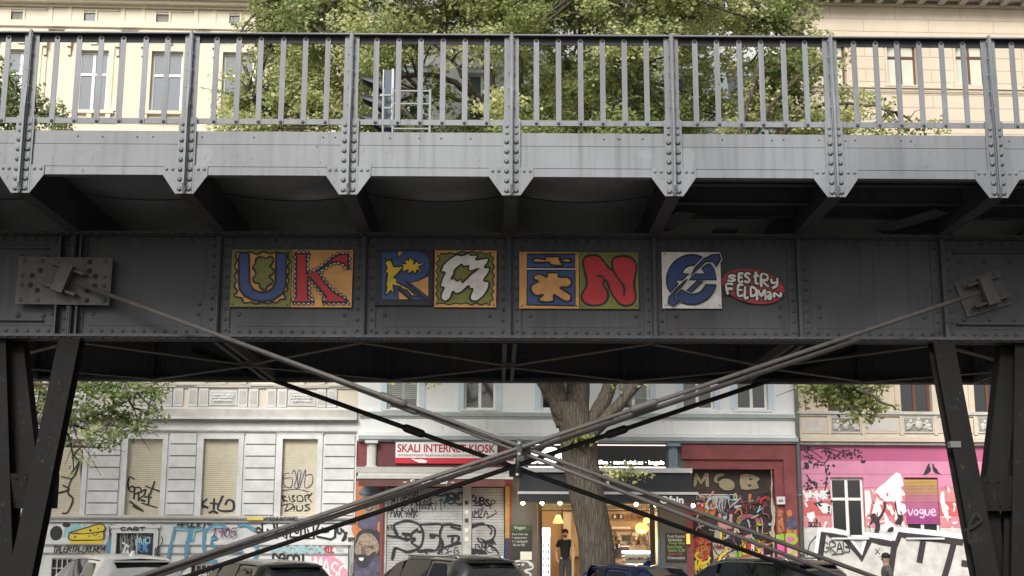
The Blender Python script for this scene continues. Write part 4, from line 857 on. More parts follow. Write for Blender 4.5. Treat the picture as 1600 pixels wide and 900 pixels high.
# ---------------------------------------------------------------- middle house
MH = T(F, ((uLM + uMR) / 2, 0, .12), 'apartment_building', 'pale blue-white house with a shuttered kiosk, a lit cafe and a red gateway below', 'building')
MAR = mat('plaster_maroon', (.22, .058, .06), .75, var=.2, scale=3, bump=.15, dirt=(.15, .04, .042)); CG = mat('cafe_grey', (.105, .10, .095), .7, var=.12, scale=2); BLT = mat('surround_light_blue', (.58, .68, .74), .8, var=.08)
mw = [(605, 655), (725, 775), (845, 893), (965, 1015), (1065, 1115), (1150, 1199)]
mws = []
for a, b in mw:
    r = F.rect(a, 560, b, 640)
    for k in range(4): mws.append((r[0], r[1] + 3.88 * k - .0, r[2], r[1] + 2.25 + 3.88 * k))
zo = lambda y, x=900: F.at(x, y)[1]
kio = F.rect(600, 760, 792, 905); kio = (kio[0], .2, kio[2], kio[3]); caf = F.rect(839, 787, 1032, 905); caf = (caf[0], .2, caf[2], caf[3]); gat = F.rect(1083, 733, 1213, 905); gat = (gat[0], .14, gat[2], gat[3])
zs0 = zo(690); uK = F.at(800, 800)[0]; uC_ = F.at(1072, 800)[0]
mb = MB(); mb.wall(uLM, uMR, zs0, 18.4, 0, [r for r in mws], PW, .22)
mb.wall(uLM, uK, .12, zs0, 0, [kio], MAR, .2); mb.wall(uK, uC_, .12, zs0, 0, [caf], CG, .25)
mb.wall(uC_, uMR, .12, zs0, 0, [gat], MAR, .5)
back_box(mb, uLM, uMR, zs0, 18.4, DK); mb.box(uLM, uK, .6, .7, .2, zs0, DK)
MH.part('wall', mb)
for i, r in enumerate(mws):
    mb = MB(); t = .17; mb.box(r[0] - t, r[0] - .001, -.03, 0, r[1], r[3] + t, BLT); mb.box(r[2] + .001, r[2] + t, -.03, 0, r[1], r[3] + t, BLT); mb.box(r[0] - .001, r[2] + .001, -.03, 0, r[3] + .001, r[3] + t, BLT); mb.box(r[0] - .2, r[2] + .2, -.12, -.001, r[3] + t, r[3] + t + .12, PW)
    mb.box(r[0] - .1, r[2] + .1, -.07, .0, r[1] - .07, r[1] - .001, PW); MH.part('window_surround', mb)
    wo = win(MH, r, () if i % 4 == 0 else (.35,), 1, WF_, GL if i % 4 else GLD, .2, .07, curt=(i // 4) in (1, 4) or i % 7 == 2, label=None)
    if (i // 4) % 3 == 0:
        bl = MB(); zb0 = r[1] + (r[3] - r[1]) * (.14, .4, .55, .2)[i % 4]; z = r[3] - .08
        while z > zb0: bl.box(r[0] + .075, r[2] - .075, .125, .135, z - .045, z, mat('blind_grey', (.36, .38, .36), .7, var=.1)); z -= .055
        MH.part('window_blind', bl, wo)
mb = MB()
for y0, y1, o, m in ((643, 646, .07, PW), (646, 652, .15, mat('ledge_blue_grey', (.38, .42, .42), .8, var=.12)), (652, 655, .05, PW), (679.5, 683, .16, PW), (683, 689, .22, MATS['ledge_blue_grey']), (689, 692, .12, MATS['ledge_blue_grey'])):
    mb.box(uLM + .05, uMR - .05, -o, -.001, zo(y1), zo(y0), m)
u = uLM + .2; k = 0
while u < uMR - .8: mb.box(u, u + (.95 if k % 2 == 0 else .2), -.03, -.001, zo(678), zo(656.5), PW); u += 1.0 if k % 2 == 0 else .24; k += 1
mb.box(uLM + .1, uMR - .1, -.4, -.001, 17.6, 17.9, PW); mb.box(uLM + .1, uMR - .1, -.55, -.001, 17.9, 18.4, PW)
for q_ in (6.9 + 3.4, 10.4 + 3.6, 14.2 + 3.5 - .6): mb.box(uLM + .1, uMR - .1, -.06, -.001, q_, q_ + .12, PW)
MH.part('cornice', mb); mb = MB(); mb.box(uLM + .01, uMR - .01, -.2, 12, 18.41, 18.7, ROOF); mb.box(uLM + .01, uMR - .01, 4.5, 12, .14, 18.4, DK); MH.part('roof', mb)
# half columns
def column(px0, px1, yt, yb, m, label=None):
    r = F.rect(px0, yt, px1, yb); c = (r[0] + r[2]) / 2; h = (r[2] - r[0]) / 2; mb = MB()
    mb.box(c - h * 1.25, c + h * 1.25, -.3, -.001, r[3] - .08, r[3], m); mb.box(c - h * 1.1, c + h * 1.1, -.27, -.001, r[1], r[1] + .06, m)
    b = len(mb.v); n = 24
    for z in (r[1] + .06, r[3] - .08):
        for k in range(n + 1):
            t = math.pi * k / n; rr = h * (.86 + (.07 if k % 2 else 0)); mb.v.append((c - rr * math.cos(t), -.06 - rr * 1.2 * math.sin(t), z))
    for k in range(n): mb.face([b + k, b + k + 1, b + n + 2 + k, b + n + 1 + k], m)
    MH.part('half_column', mb, label=label)
COLW = mat('column_white', (.62, .62, .6), .7, var=.06); COLB = mat('column_blue_grey', (.2, .25, .29), .7, var=.08)
column(573, 589, 689, 732, COLW, 'white fluted half column left of the kiosk sign'); column(803, 820, 694, 733, COLB); column(1043, 1059, 694, 734, COLB)
mb = MB(); r = F.rect(557, 731, 812, 740); mb.box(r[0], r[2], -.34, -.001, r[1], r[3], mat('ledge_grey', (.42, .41, .38), .8, var=.12)); MH.part('shop_ledge', mb)
mb = MB(); r = F.rect(589, 690, 618, 731); mb.box(F.at(589, 710)[0], F.at(800, 710)[0], -.03, -.001, r[1], r[3], mat('kiosk_fascia', (.12, .025, .03), .6, var=.15)); MH.part('fascia_board', mb)
# kiosk roller shutters, posts
SHM = mat('roller_shutter_metal', (.42, .42, .42), .45, .3, var=.15, scale=2, dirt=(.32, .32, .31)); SHG = mat('shutter_metal_gap', (.09, .09, .09), .7, var=0)
zk0 = .5
r1 = F.rect(604, 762, 722, 905); s1 = shutter(MH, (r1[0], zk0, r1[2], r1[3]), .1, None, 'wide grey roller shutter covered in black graffiti', SHM, SHG, .075)
r2 = F.rect(737, 762, 788, 905); s2 = shutter(MH, (r2[0], zk0, r2[2], r2[3]), .1, None, 'narrow grey roller shutter', SHM, SHG, .075)
mb = MB(); r = F.rect(722.5, 760, 736.5, 905); mb.box(r[0], r[2], .04, .12, zk0, r[3], mat('kiosk_post', (.42, .41, .38), .6, var=.2, scale=6)); r = F.rect(600, 760, 603.5, 905); mb.box(r[0], r[2], .05, .15, zk0, r[3], MATS['kiosk_post'])
for y in (785, 800, 813, 828, 842): c = F.at(729, y, .03); mb.box(c[0] - .05, c[0] + .05, .03, .039, c[1] - .06, c[1] + .05, DSTEEL if y % 2 else PL)
MH.part('shutter_post', mb)
mb = MB(); r = F.rect(789, 760, 796, 905); mb.box(r[0], r[2], -.03, .0, .2, r[3], mat('post_ochre', (.38, .22, .05), .6, var=.15)); mb.box(r[0] - .001, r[2] + .001, -.034, -.001, .2, F.at(790, 841)[1], mat('post_dark_blue', (.03, .035, .07), .6, var=.2)); r = F.rect(592, 758, 598, 905); mb.box(r[0], r[2], -.03, .0, .2, r[3], mat('post_rust', (.2, .05, .03), .6, var=.2)); MH.part('door_post', mb)
q = zb(590, 755, 7.5); ww = .088; mb = MB()
lettering(mb, 'MISERABLES:', fbox(612, 778, 682, 788.5), .028, ww, TB, jit=.05); lettering(mb, 'VAZIOI', fbox(617, 766, 655, 775), .032, ww, TB); lettering(mb, 'FUCK YMIR', fbox(610, 797, 652, 808), .024, ww, TB, jit=.2, skew=.2); lettering(mb, 'HUCK WINAKITY', fbox(606, 790, 698, 802), .022, ww - .008, TB, jit=.28, slope=.15); lettering(mb, 'VATO', fbox(601, 820, 614, 828), .02, ww, TB)
lettering(mb, '8', fbox(698, 771, 712, 788), .055, ww - .01, mat('spray_petrol', (.015, .05, .055), .5, var=0)); fline(mb, [[q(630, 130), q(740, 150), q(820, 130), q(790, 230)], [q(900, 130), q(960, 180), q(910, 180), q(970, 110), q(1010, 150), q(1015, 210), q(960, 250), q(900, 220)]], .055, ww - .012, MATS['spray_petrol'])
for st in ([[(90, 610), (230, 620), (190, 500), (250, 460), (340, 440), (430, 455), (490, 490), (530, 570), (525, 680), (480, 760), (350, 805), (280, 780), (200, 765), (170, 890)], [(290, 590), (390, 600), (380, 650), (330, 650), (330, 610)], [(230, 625), (350, 665)], [(460, 545), (400, 590), (400, 640), (440, 650), (395, 690), (480, 750)], [(460, 540), (480, 570), (510, 565)],
            [(490, 485), (740, 480), (735, 560), (730, 620), (765, 700), (750, 760), (700, 850)], [(620, 600), (720, 620), (730, 700), (690, 780), (620, 790)], [(480, 740), (480, 800), (620, 780)], [(490, 800), (540, 790), (600, 850)], [(750, 490), (850, 480), (970, 500)], [(860, 510), (970, 540)], [(820, 620), (945, 620), (930, 690), (870, 700), (880, 640)], [(700, 850), (760, 760), (970, 700)]],): fline(mb, [[q(*p) for p in s_] for s_ in st], .062, ww - .015, TB)
for pl in ([(185, 490), (190, 580), (235, 625)], [(160, 880), (180, 760), (215, 765), (185, 890)], [(500, 795), (560, 765), (660, 775), (610, 800), (520, 805)], [(730, 610), (770, 680), (755, 740), (735, 680)], [(610, 590), (680, 600), (670, 640), (610, 640)], [(300, 590), (390, 595), (385, 625), (310, 610)]): fpoly(mb, [q(*p) for p in pl], ww - .018, TB, 2)
lettering(mb, 'DEG', fbox(692, 856, 716, 867), .025, ww, TB, jit=.15); MH.part('graffiti', mb, s1)
mb = MB(); pass
for k in range(7): fpoly(mb, [q(500 - 15 * (k % 3), 358 + k * 15), q(900 + 20 * (k % 2), 352 + k * 15), q(920 - 25 * (k % 3), 360 + k * 15), q(520, 366 + k * 15)], ww + .008, mat('spray_silver', (.5, .5, .49), .5, var=.25, scale=12))
if 1: lettering(mb, 'KUBS', fbox(735, 774, 765, 784), .05, ww, TB, jit=.1, slope=-.1); fline(mb, [[q(1250, 220), q(1300, 270), q(1380, 220), q(1340, 200), q(1320, 300)], [q(1120, 260), q(1200, 260), q(1240, 300)], [q(1060, 400), q(1180, 400), q(1220, 410)], [q(1280, 410), q(1390, 350), q(1370, 320)]], .028, ww, TB); lettering(mb, 'AMZA', fbox(734, 797, 762, 807), .026, ww, TB, jit=.15)
fline(mb, [[q(1040, 560), q(1080, 600), q(1075, 700), q(1050, 780)], [q(1060, 560), q(1150, 500), q(1290, 490), q(1370, 530), q(1370, 620), q(1330, 660)], [q(1170, 640), q(1200, 690), q(1290, 700)], [q(1290, 500), q(1340, 550), q(1320, 600)], [q(1300, 720), q(1390, 780), q(1440, 880)]], .045, ww, TB)
for pl in ([(1040, 490), (1220, 460), (1250, 480), (1110, 520), (1045, 550)], [(1180, 630), (1270, 670), (1360, 650), (1350, 710), (1250, 690)], [(1045, 760), (1260, 790), (1280, 860), (1220, 860), (1160, 820), (1120, 860), (1045, 855)]): fpoly(mb, [q(*p) for p in pl], ww - .012, TB, 2)
lettering(mb, 'BMEC', fbox(744, 849, 775, 862), .024, ww - .01, TB, jit=.2); MH.part('graffiti', mb, s2)
# painted pilaster left of the kiosk (faces)
mb = MB(); yp = -.035; r = F.rect(548, 752, 592, 905)
uA = uLM + .02
mb.box(uA, r[2], yp + .002, -.001, .2, F.at(570, 752)[1], TOR)
MU = mat('mural_dark', (.03, .03, .035), .6, var=.3, scale=5); MF = mat('mural_face', (.30, .23, .17), .6, var=.4, scale=9, dirt=(.12, .09, .07)); MP = mat('mural_violet', (.08, .07, .12), .6, var=.6, scale=6); MS = mat('mural_slate', (.13, .16, .2), .6, var=.3, scale=5)
q = zb(540, 740, 5.625)
fpoly(mb, [q(95, 560), q(90, 905), q(300, 905), q(300, 500), q(180, 450)], yp, MU); fpoly(mb, [q(100, 450), q(170, 350), q(290, 340), q(300, 480), q(180, 500)], yp - .002, MP, 3)
fpoly(mb, [q(80, 900), q(75, 780), q(180, 760), q(295, 720), q(295, 900)], yp - .002, MP, 2)
fpoly(mb, [q(110, 560), q(160, 520), q(230, 530), q(285, 590), q(290, 670), q(240, 740), q(170, 800), q(120, 790), q(85, 720), q(80, 640)], yp - .004, MF, 3)
fpoly(mb, [q(80, 700), q(100, 715), q(150, 705), q(200, 720), q(240, 690), q(270, 690), q(235, 760), q(175, 830), q(115, 815), q(85, 770)], yp - .006, MU, 3); fpoly(mb, [q(95, 540), q(150, 490), q(240, 490), q(295, 570), q(300, 640), q(280, 590), q(230, 530), q(160, 525), q(115, 560), q(85, 640)], yp - .0055, MU, 2); fpoly(mb, [q(140, 660), q(165, 650), q(180, 705), q(150, 712)], yp - .0065, mat('mural_shade', (.15, .10, .08), .6, var=.3), 3); fpoly(mb, [q(115, 740), q(160, 740), q(150, 765), q(125, 762)], yp - .008, PL, 2)
fline(mb, [[q(110, 640), q(135, 620), q(140, 650)], [q(180, 660), q(215, 645), q(245, 665)], [q(150, 650), q(150, 700), q(175, 710)], [q(110, 620), q(135, 600)], [q(175, 635), q(240, 640)]], .02, yp - .008, MU)
fpoly(mb, [q(150, 290), q(160, 240), q(280, 240), q(285, 300), q(230, 355), q(170, 345)], yp - .004, MF, 3); fpoly(mb, [q(120, 150), q(150, 130), q(180, 100), q(290, 100), q(290, 190), q(200, 190), q(170, 210), q(125, 190)], yp - .006, MS, 2); fline(mb, [[q(175, 310), q(210, 325), q(240, 300)], [q(190, 260), q(205, 262)], [q(240, 258), q(260, 258)], [q(120, 180), q(200, 190), q(290, 185)]], .025, yp - .008, MU)
fpoly(mb, [q(50, 480), q(80, 440), q(110, 520), q(80, 560)], yp - .004, TOR, 2); fpoly(mb, [q(280, 430), q(300, 420), q(300, 520), q(282, 500)], yp - .006, TOR)
fpoly(mb, [q(22, 560), q(80, 560), q(75, 905), q(20, 905)], yp - .002, MU); lettering(mb, 'DAEM', fbox(546, 850, 552, 900), .012, yp - .006, TGY, jit=.2)
MH.part('mural', mb, label='orange pilaster painted with a hatted figure over a winking bearded face')
mb = MB(); r = F.rect(553, 692, 572, 752); mb.box(uLM - .0, F.at(557.5, 700)[0], -.06, -.001, F.at(555, 752)[1], F.at(555, 690)[1], PW); MH.part('quoin', mb)
# ---------------------------------------------------------------- gateway
GD = mat('gate_paint_dark', (.04, .024, .02), .6, var=.6, scale=4)
mb = MB(); mb.box(gat[0], gat[2], .35, .4, gat[1], gat[3], GD); gt = MH.part('gate', mb, label='deep gateway door covered in colourful graffiti')
q = zb(1070, 720, 5.622); mb = MB(); yg = .345
tan = mat('gate_letters_tan', (.30, .25, .15), .6, var=.2, scale=8)
def blk(pts, m, ol=.05, sm=2): fpoly(mb, [q(*p) for p in pts], yg - .004, m, sm); fline(mb, [[q(*p) for p in pts]], ol, yg - .006, TB, sm, True)
blk([(68, 235), (82, 108), (112, 105), (142, 170), (172, 105), (215, 105), (217, 230), (180, 230), (178, 160), (146, 215), (112, 165), (105, 235)], tan, .035, sm=1); blk([(255, 190), (250, 140), (290, 105), (350, 110), (355, 130), (300, 150), (290, 180), (330, 150), (400, 155), (445, 200), (430, 255), (350, 265), (290, 220), (300, 205)], tan); blk([(485, 120), (600, 115), (670, 160), (640, 190), (660, 240), (600, 255), (490, 250)], tan); fpoly(mb, [q(565, 150), q(600, 160), q(570, 175)], yg - .009, TB); fpoly(mb, [q(555, 205), q(595, 212), q(560, 230)], yg - .009, TB)
fpoly(mb, [q(68, 290), q(450, 295), q(450, 300), q(68, 300)], yg - .002, PL)
fpoly(mb, [q(190, 310), q(400, 310), q(370, 370), q(370, 500), q(340, 510), q(290, 430), q(230, 350)], yg - .002, TGY, 2); fline(mb, [[q(300 + 25 * k, 330), q(290 + 25 * k, 400), q(330 + 10 * k, 480)] for k in range(4)], .03, yg - .01, TB)
fpoly(mb, [q(75, 380), q(250, 370), q(260, 480), q(75, 470)], yg - .002, TOR, 2); lettering(mb, 'OLDER', fbox(1084, 782, 1116, 800), .025, yg - .01, TRDs, jit=.3); lettering(mb, 'HIG', fbox(1087, 774, 1105, 780), .015, yg - .01, TGY)
for k, a in enumerate((-70, -45, -20, 5, 28, 55)): 
    c = (555, 500); d = math.radians(a - 90); L0, L1 = 60, 205; p = [(c[0] + math.cos(d + e) * L, c[1] + math.sin(d + e) * L) for L, e in ((L0, -.05), (L1, -.09), (L1 + 8, 0), (L1, .09), (L0, .05))]; blk(p, (mat('mural_plum', (.2, .06, .08), .6, var=.2), TOR)[k % 2 if k in (2, 3) else 0], .03)
blk([(450, 540), (480, 480), (550, 460), (620, 475), (670, 520), (660, 560), (600, 590), (500, 580)], mat('mural_rose', (.33, .10, .13), .6, var=.2), .04, 3); blk([(490, 545), (550, 510), (620, 520), (630, 560), (560, 590), (500, 575)], MATS['spray_petrol'], .03, 3)
blk([(285, 480), (310, 450), (330, 490), (320, 520), (380, 530), (390, 440), (425, 445), (420, 530), (430, 570), (400, 700), (300, 600)], mat('mural_pink_flesh', (.5, .25, .24), .6, var=.2), .03, 3)
blk([(250, 640), (280, 600), (340, 610), (360, 680), (300, 720), (255, 700)], mat('mural_cream', (.45, .4, .3), .6, var=.2), .03, 3)
fpoly(mb, [q(80, 680), q(200, 690), q(220, 840), q(80, 850)], yg - .002, TRDs, 2); lettering(mb, 'SMS', fbox(1087, 842, 1108, 868), .035, yg - .01, TOR, jit=.2); lettering(mb, 'WMN', fbox(1086, 872, 1112, 895), .04, yg - .01, TY, jit=.2)
fpoly(mb, [q(240, 720), q(460, 730), q(450, 900), q(260, 900)], yg - .0025, MATS['mural_cream']); fline(mb, [[q(240, 740), q(300, 830), q(420, 790), q(450, 740)], [q(320, 830), q(330, 900)], [q(240, 880), q(300, 850)]], .035, yg - .01, mat('mural_maroon', (.1, .02, .03), .6, var=.1)); lettering(mb, 'HIDEAOMO', fbox(1130, 838, 1166, 852), .03, yg - .014, TB, jit=.3)
fpoly(mb, [q(500, 660), q(650, 690), q(680, 800), q(510, 830)], yg - .002, TY, 2); blk([(540, 700), (600, 690), (620, 740), (610, 820), (550, 810)], TRDs, .03); fpoly(mb, [q(585, 720), q(612, 715), q(608, 810), q(580, 800)], yg - .012, PL); fpoly(mb, [q(500, 830), q(640, 820), q(650, 900), q(500, 900)], yg - .002, TRDs, 2); fpoly(mb, [q(440, 800), q(500, 790), q(500, 900), q(440, 900)], yg - .003, TGR)
fline(mb, [[q(80, 600), q(240, 610), q(250, 700)], [q(240, 640), q(240, 900)], [q(460, 650), q(470, 900)]], .03, yg - .013, TB)
rn = random.Random(77); pal = [TOR, TRDs, TPK, TY, TGR, TGY, TB, TB, MATS['mural_cream'], MATS['mural_plum'], TLB, MATS['mural_maroon']]
for k in range(120):
    cx_, cy_ = rn.uniform(1087, 1205), rn.uniform(775, 895); a = rn.uniform(0, 6.28); pts_ = []
    for i in range(rn.randrange(3, 6)): pts_.append((min(1209, max(1086, cx_)), min(897, cy_))); a += rn.gauss(0, 1.3); st_ = rn.uniform(3, 10); cx_ += st_ * math.cos(a); cy_ += st_ * math.sin(a)
    mb.ribbon(cr([F.at(x, y, yg) for x, y in pts_], 4), rn.choice((.018, .025, .04, .06)), yg - .02 - .0008 * k, pal[rn.randrange(len(pal))], False, .00003)
MH.part('graffiti', mb, gt)
mb = MB(); r = F.rect(1075, 719, 1222, 728)      # stepped portal
u0, u1 = F.at(1066, 800)[0], F.at(1222, 800)[0]; mb.box(u0, uMR - .12, -.09, -.001, F.at(1150, 718)[1], F.at(1150, 696)[1], MAR); mb.box(F.at(1226, 800)[0], uMR - .12, -.09, -.001, .12, F.at(1150, 718)[1] - .001, MAR)
MH.part('portal', mb)
mb = MB(); u = F.at(1207, 800)[0]; rn = random.Random(4); pts = [(u, F.at(1207, 735)[1])]; 
for k in range(16): pts.append((u + rn.uniform(.0, .09), F.at(1207, 735 + k * 10)[1]))
pts.append((u, F.at(1207, 896)[1]))
for k in range(16): pts.append((u - rn.uniform(.0, .06), F.at(1207, 890 - k * 9)[1]))
mb.flat(pts, -.003, mat('peeled_plaster', (.4, .36, .28), .9, var=.3, scale=12)); q = zb(1070, 720, 5.622)
u_, z_ = F.at(*q(820, 425)), F.at(*q(880, 640)); yy = -.095
def two(pts, m, sm=1, y=-.094): fpoly(mb, [q(*p) for p in pts], y, m, sm)
two([(895, 600), (985, 605), (985, 655), (895, 640)], TOR); two([(820, 425), (860, 440), (870, 640), (820, 630)], TOR, 1, -.004); two([(900, 440), (935, 435), (940, 480), (905, 485)], TOR, 3); two([(895, 510), (975, 500), (980, 600), (895, 600)], MATS['mural_violet'], 2); two([(885, 645), (960, 640), (995, 690), (970, 730), (900, 740)], TGR, 3, -.097); two([(900, 670), (950, 668), (960, 700), (910, 720)], mat('spray_magenta', (.62, .12, .3), .6, var=.1), 3, -.1); two([(800, 650), (870, 640), (875, 700), (800, 690)], TGR, 1, -.006); two([(810, 700), (875, 705), (875, 850), (815, 840)], MATS['spray_magenta'], 1, -.004); two([(895, 750), (990, 760), (990, 860), (900, 850)], TPK, 1, -.096); two([(900, 830), (960, 780), (990, 790), (930, 860)], TGR, 1, -.1)
rn = random.Random(8)
for k in range(34):
    a = rn.uniform(825, 985); b_ = rn.uniform(450, 635)
    if 868 < a < 895 or (a > 890 and b_ < 605): continue
    c = F.at(*q(a, b_)); mb.flat([(c[0] + .022 * math.cos(t), c[1] + .022 * math.sin(t)) for t in (0, 1.2, 2.5, 3.7, 5)], -.0975 if a > 890 else -.007, TB)
MH.part('graffiti', mb, label='orange, green and magenta scrawls beside the gateway')
# ---------------------------------------------------------------- cafe room
WOODL = mat('wood_light', (.5, .33, .16), .5, var=.15, scale=3, streak=.2); WOODD = mat('wood_dark', (.1, .05, .025), .5, var=.2); INW = mat('cafe_wall', (.42, .31, .19), .7, var=.08); TILE = mat('cafe_tiles', (.6, .54, .44), .3, var=.05)
fl = .5; c0, c1 = caf[0] - .1, caf[2] + .1; zc = caf[3] + .15
mb = MB(); mb.box(c0, c1, .27, 4.4, fl - .1, fl, WOODD); mb.box(c0, c1, .27, 4.4, zc, zc + .1, INW); mb.box(c0 - .1, c0, .27, 4.4, fl, zc, WOODL); mb.box(c1, c1 + .1, .27, 4.4, fl, zc, INW); mb.box(c0, c1, 3.4, 3.5, fl, zc, INW)
a_, b_ = F.at(880, 800, 3.3)[0], F.at(893, 800, 3.3)[0]; mb.box(a_, b_, 3.3, 3.38, fl, zc - .3, mat('inner_door_pale', (.5, .45, .36), .4, var=.05)); mb.box(a_ - .05, a_ - .001, 3.28, 3.39, fl, zc - .2, WOODD); mb.box(b_ + .001, b_ + .05, 3.28, 3.39, fl, zc - .2, WOODD)
for k in range(14): mb.box(c0 + .001, c0 + .012, .5 + k * .2, .685 + k * .2, fl, zc, WOODL if k % 2 else WOODD)
a = F.at(930, 800, 3.4)[0]; mb.box(a, c1, 3.38, 3.399, fl + .9, fl + 1.75, TILE); mb.box(caf[0] - .3, caf[2] + .3, -.6, 1.0, .12, .32, PAVE); mb.box(caf[0], caf[2], -.3, .27, .32, fl, PAVE); MH.part('cafe_room', mb)
mb = MB()      # shopfront frame
for a, b_, m in ((841, 845, CG), (1028, 1033, mat('post_blue', (.08, .2, .33), .5, var=.1)), (1016, 1024, mat('frame_black', (.015, .015, .015), .4, var=0)), (893, 897, WOODL), (843.5, 847, mat('frame_black2', (.02, .018, .016), .4, var=0))):
    r = F.rect(a, 795, b_, 905, .1); mb.box(r[0], r[2], .1, .18, fl, caf[3], m)
r = F.rect(840, 789, 1032, 795, .1); mb.box(r[0], r[2], .1, .18, r[1], r[3], mat('transom_rail', (.3, .27, .2), .5, var=.1)); r = F.rect(840, 797, 1032, 799, .1); mb.box(r[0], r[2], .09, .17, r[1], r[3], WOODD); MH.part('shopfront_frame', mb)
#==PART:CAFE THINGS==
LITW = mat('lit_white', (1, .98, .95), .5, var=0, emit=5); LWARM = mat('lit_warm', (1, .62, .26), .5, var=0, emit=14); LBULB = mat('lit_bulb', (1, .75, .42), .5, var=0, emit=22)
def Fz(x, y, wy): u, z = F.at(x, y, wy); return u, z
# wicker lamps
for k, (x, y, sz, wy, lb) in enumerate(((872, 812, .21, 2.0, 'woven cone lampshade glowing above the shopkeeper'), (1003, 825, .26, 1.6, 'round woven lampshade glowing above the display case'), (1010, 813, .14, 2.6, 'small woven lampshade behind the round one'))):
    u, z = Fz(x, y, wy); t = T(F, (u, wy, z), 'pendant_lamp', lb, 'lamp', 'woven lamps in the cafe'); mb = MB()
    prof = [(.25, .8), (.45, .7), (.6, .3), (.85, -.2), (1, -.6), (.6, -.62)] if k == 0 else [(.3, .7), (.75, .5), (1, .1), (1, -.2), (.7, -.6), (.3, -.7)]
    mb.lathe((u, wy, z), [(a * sz * .75, b_ * sz * .8) for a, b_ in prof], mat('wicker_glow', (1, .5, .14), .6, var=.35, scale=30, emit=1.6), 14); t.part('lamp_shade', mb)
    mb = MB(); mb.tube([(u, wy, z + sz * .5), (u, wy, zc)], .008, TB, 5); t.part('cable', mb)
    pl = bpy.data.lights.new('pendant_light', 'POINT'); pl.energy = 14; pl.color = (1, .66, .34); pl.shadow_soft_size = .12; po = bpy.data.objects.new('pendant_light', pl); COL.objects.link(po); po.matrix_basis = F.M @ Matrix.Translation((u, wy - .1, z - sz - .1))
for i, du in enumerate((.25, .55, .8)):
    pl = bpy.data.lights.new('ceiling_lamp_light', 'POINT'); pl.energy = 18; pl.color = (1, .76, .46); pl.shadow_soft_size = .2; po = bpy.data.objects.new('ceiling_lamp_light', pl); COL.objects.link(po); po.matrix_basis = F.M @ Matrix.Translation((c0 + (c1 - c0) * du, 1.9, zc - .25))
# bulbs on a wire under the awning
AWY = -1.15
for k, (x, y, wh) in enumerate(((817, 786, 'leftmost of the row, over the chalkboard'), (847, 786, 'second from the left in the row'), (875, 786, 'left of the tree trunk, above the doorway'), (994, 788, 'just right of the tree trunk'), (1024, 789, 'under the awning lettering'), (1083, 790, 'rightmost of the row, at the awning end'))):
    u, z = Fz(x, y, AWY); t = T(F, (u, AWY, z), 'light_bulb', 'glowing bare bulb, ' + wh, 'light bulb', 'bulbs hanging under the cafe awning')
    mb = MB(); mb.sphere((u, AWY, z), .052, LBULB, 12, 8); t.part('bulb', mb); mb = MB(); mb.tube([(u, AWY, z + .05), (u, AWY, z + .12)], .025, TB, 8); t.part('socket', mb)
    pl = bpy.data.lights.new('bulb_light', 'POINT'); pl.energy = 7; pl.color = (1, .74, .42); pl.shadow_soft_size = .05; po = bpy.data.objects.new('bulb_light', pl); COL.objects.link(po); po.matrix_basis = F.M @ Matrix.Translation((u, AWY + .12, z - .02))
mb = MB(); pts = [Fz(x, y - 7, AWY) for x, y in ((812, 785), (847, 786), (875, 786), (935, 786), (994, 788), (1024, 788), (1086, 789))]; mb.tube([(a, AWY, b_) for a, b_ in pts], .008, TB, 5); solo(F, (pts[0][0], AWY, pts[0][1]), 'string_light_cable', mb, 'thin black cable the glowing bulbs hang from', 'cable')
# counter, display case, shelves
u0, z1 = Fz(936, 872, 1.5); u1, _ = Fz(975, 872, 1.5); mb = MB(); mb.box(u0 - .8, u1, 1.4, 2.0, fl, z1, WOODL); mb.box(u0 - .85, u1 + .02, 1.36, 2.04, z1, z1 + .04, WOODD); solo(F, (u0, 1.7, fl), 'counter', mb, 'light wooden cafe counter behind the tree trunk', 'counter')
r = F.rect(976, 862, 1020, 905, 1.1); t = T(F, ((r[0] + r[2]) / 2, 1.4, fl), 'display_case', 'lit glass display case with pastries by the right side of the cafe opening', 'display case')
mb = MB(); mb.box(r[0], r[2], 1.1, 1.75, fl, r[3] - .5, mat('case_body', (.55, .6, .58), .4, var=.05)); t.part('base', mb); mb = MB(); mb.box(r[0] + .02, r[2] - .02, 1.12, 1.125, r[3] - .5, r[3] - .04, mat('case_glass', (.4, .48, .45), .1, var=0)); t.part('glass_front', mb)
mb = MB(); mb.box(r[0], r[2], 1.08, 1.7, r[3] - .04, r[3] + .02, LITW); t.part('light_strip', mb)
mb = MB(); mb.box(r[0], r[2], 1.11, 1.6, r[3] - .27, r[3] - .25, PL)
for k in range(9): mb.sphere((r[0] + .08 + k * .085, 1.09, r[3] - .2 + (k % 3) * .01), .035, (WOODL, WOODD, TOR)[k % 3], 8, 5)
t.part('pastries', mb)
for y, lb, x0 in ((812, 'upper dark wall shelf with boxes in the cafe', 953), (828, 'lower dark wall shelf with glasses in the cafe', 953)):
    a = Fz(x0, y, 3.2); b_ = Fz(1020, y, 3.2); mb = MB(); mb.box(a[0], b_[0], 3.1, 3.37, a[1] - .02, a[1] + .02, WOODD); solo(F, (a[0], 3.2, a[1]), 'wall_shelf', mb, lb, 'shelf', 'shelves on the cafe back wall')
for k, (x, y0, y1, c) in enumerate(((961, 803, 811, 'black box with a white letter B on the upper shelf'), (970.5, 803, 811, 'black box with a white letter G on the upper shelf'), (992, 803, 811, 'black box at the right end of the upper shelf'))):
    r = F.rect(x - 4, y0, x + 4, y1, 3.12); mb = MB(); mb.box(r[0], r[2], 3.12, 3.3, r[1], r[3], WOODD if k == 2 else TB)
    if k < 2: text(mb, 'BG'[k], (r[0] + .05, r[1] + .03, r[2] - .05, r[3] - .03), 3.117, PL, .02)
    solo(F, (r[0], 3.12, r[1]), 'storage_box', mb, c, 'box', 'boxes on the cafe shelf')
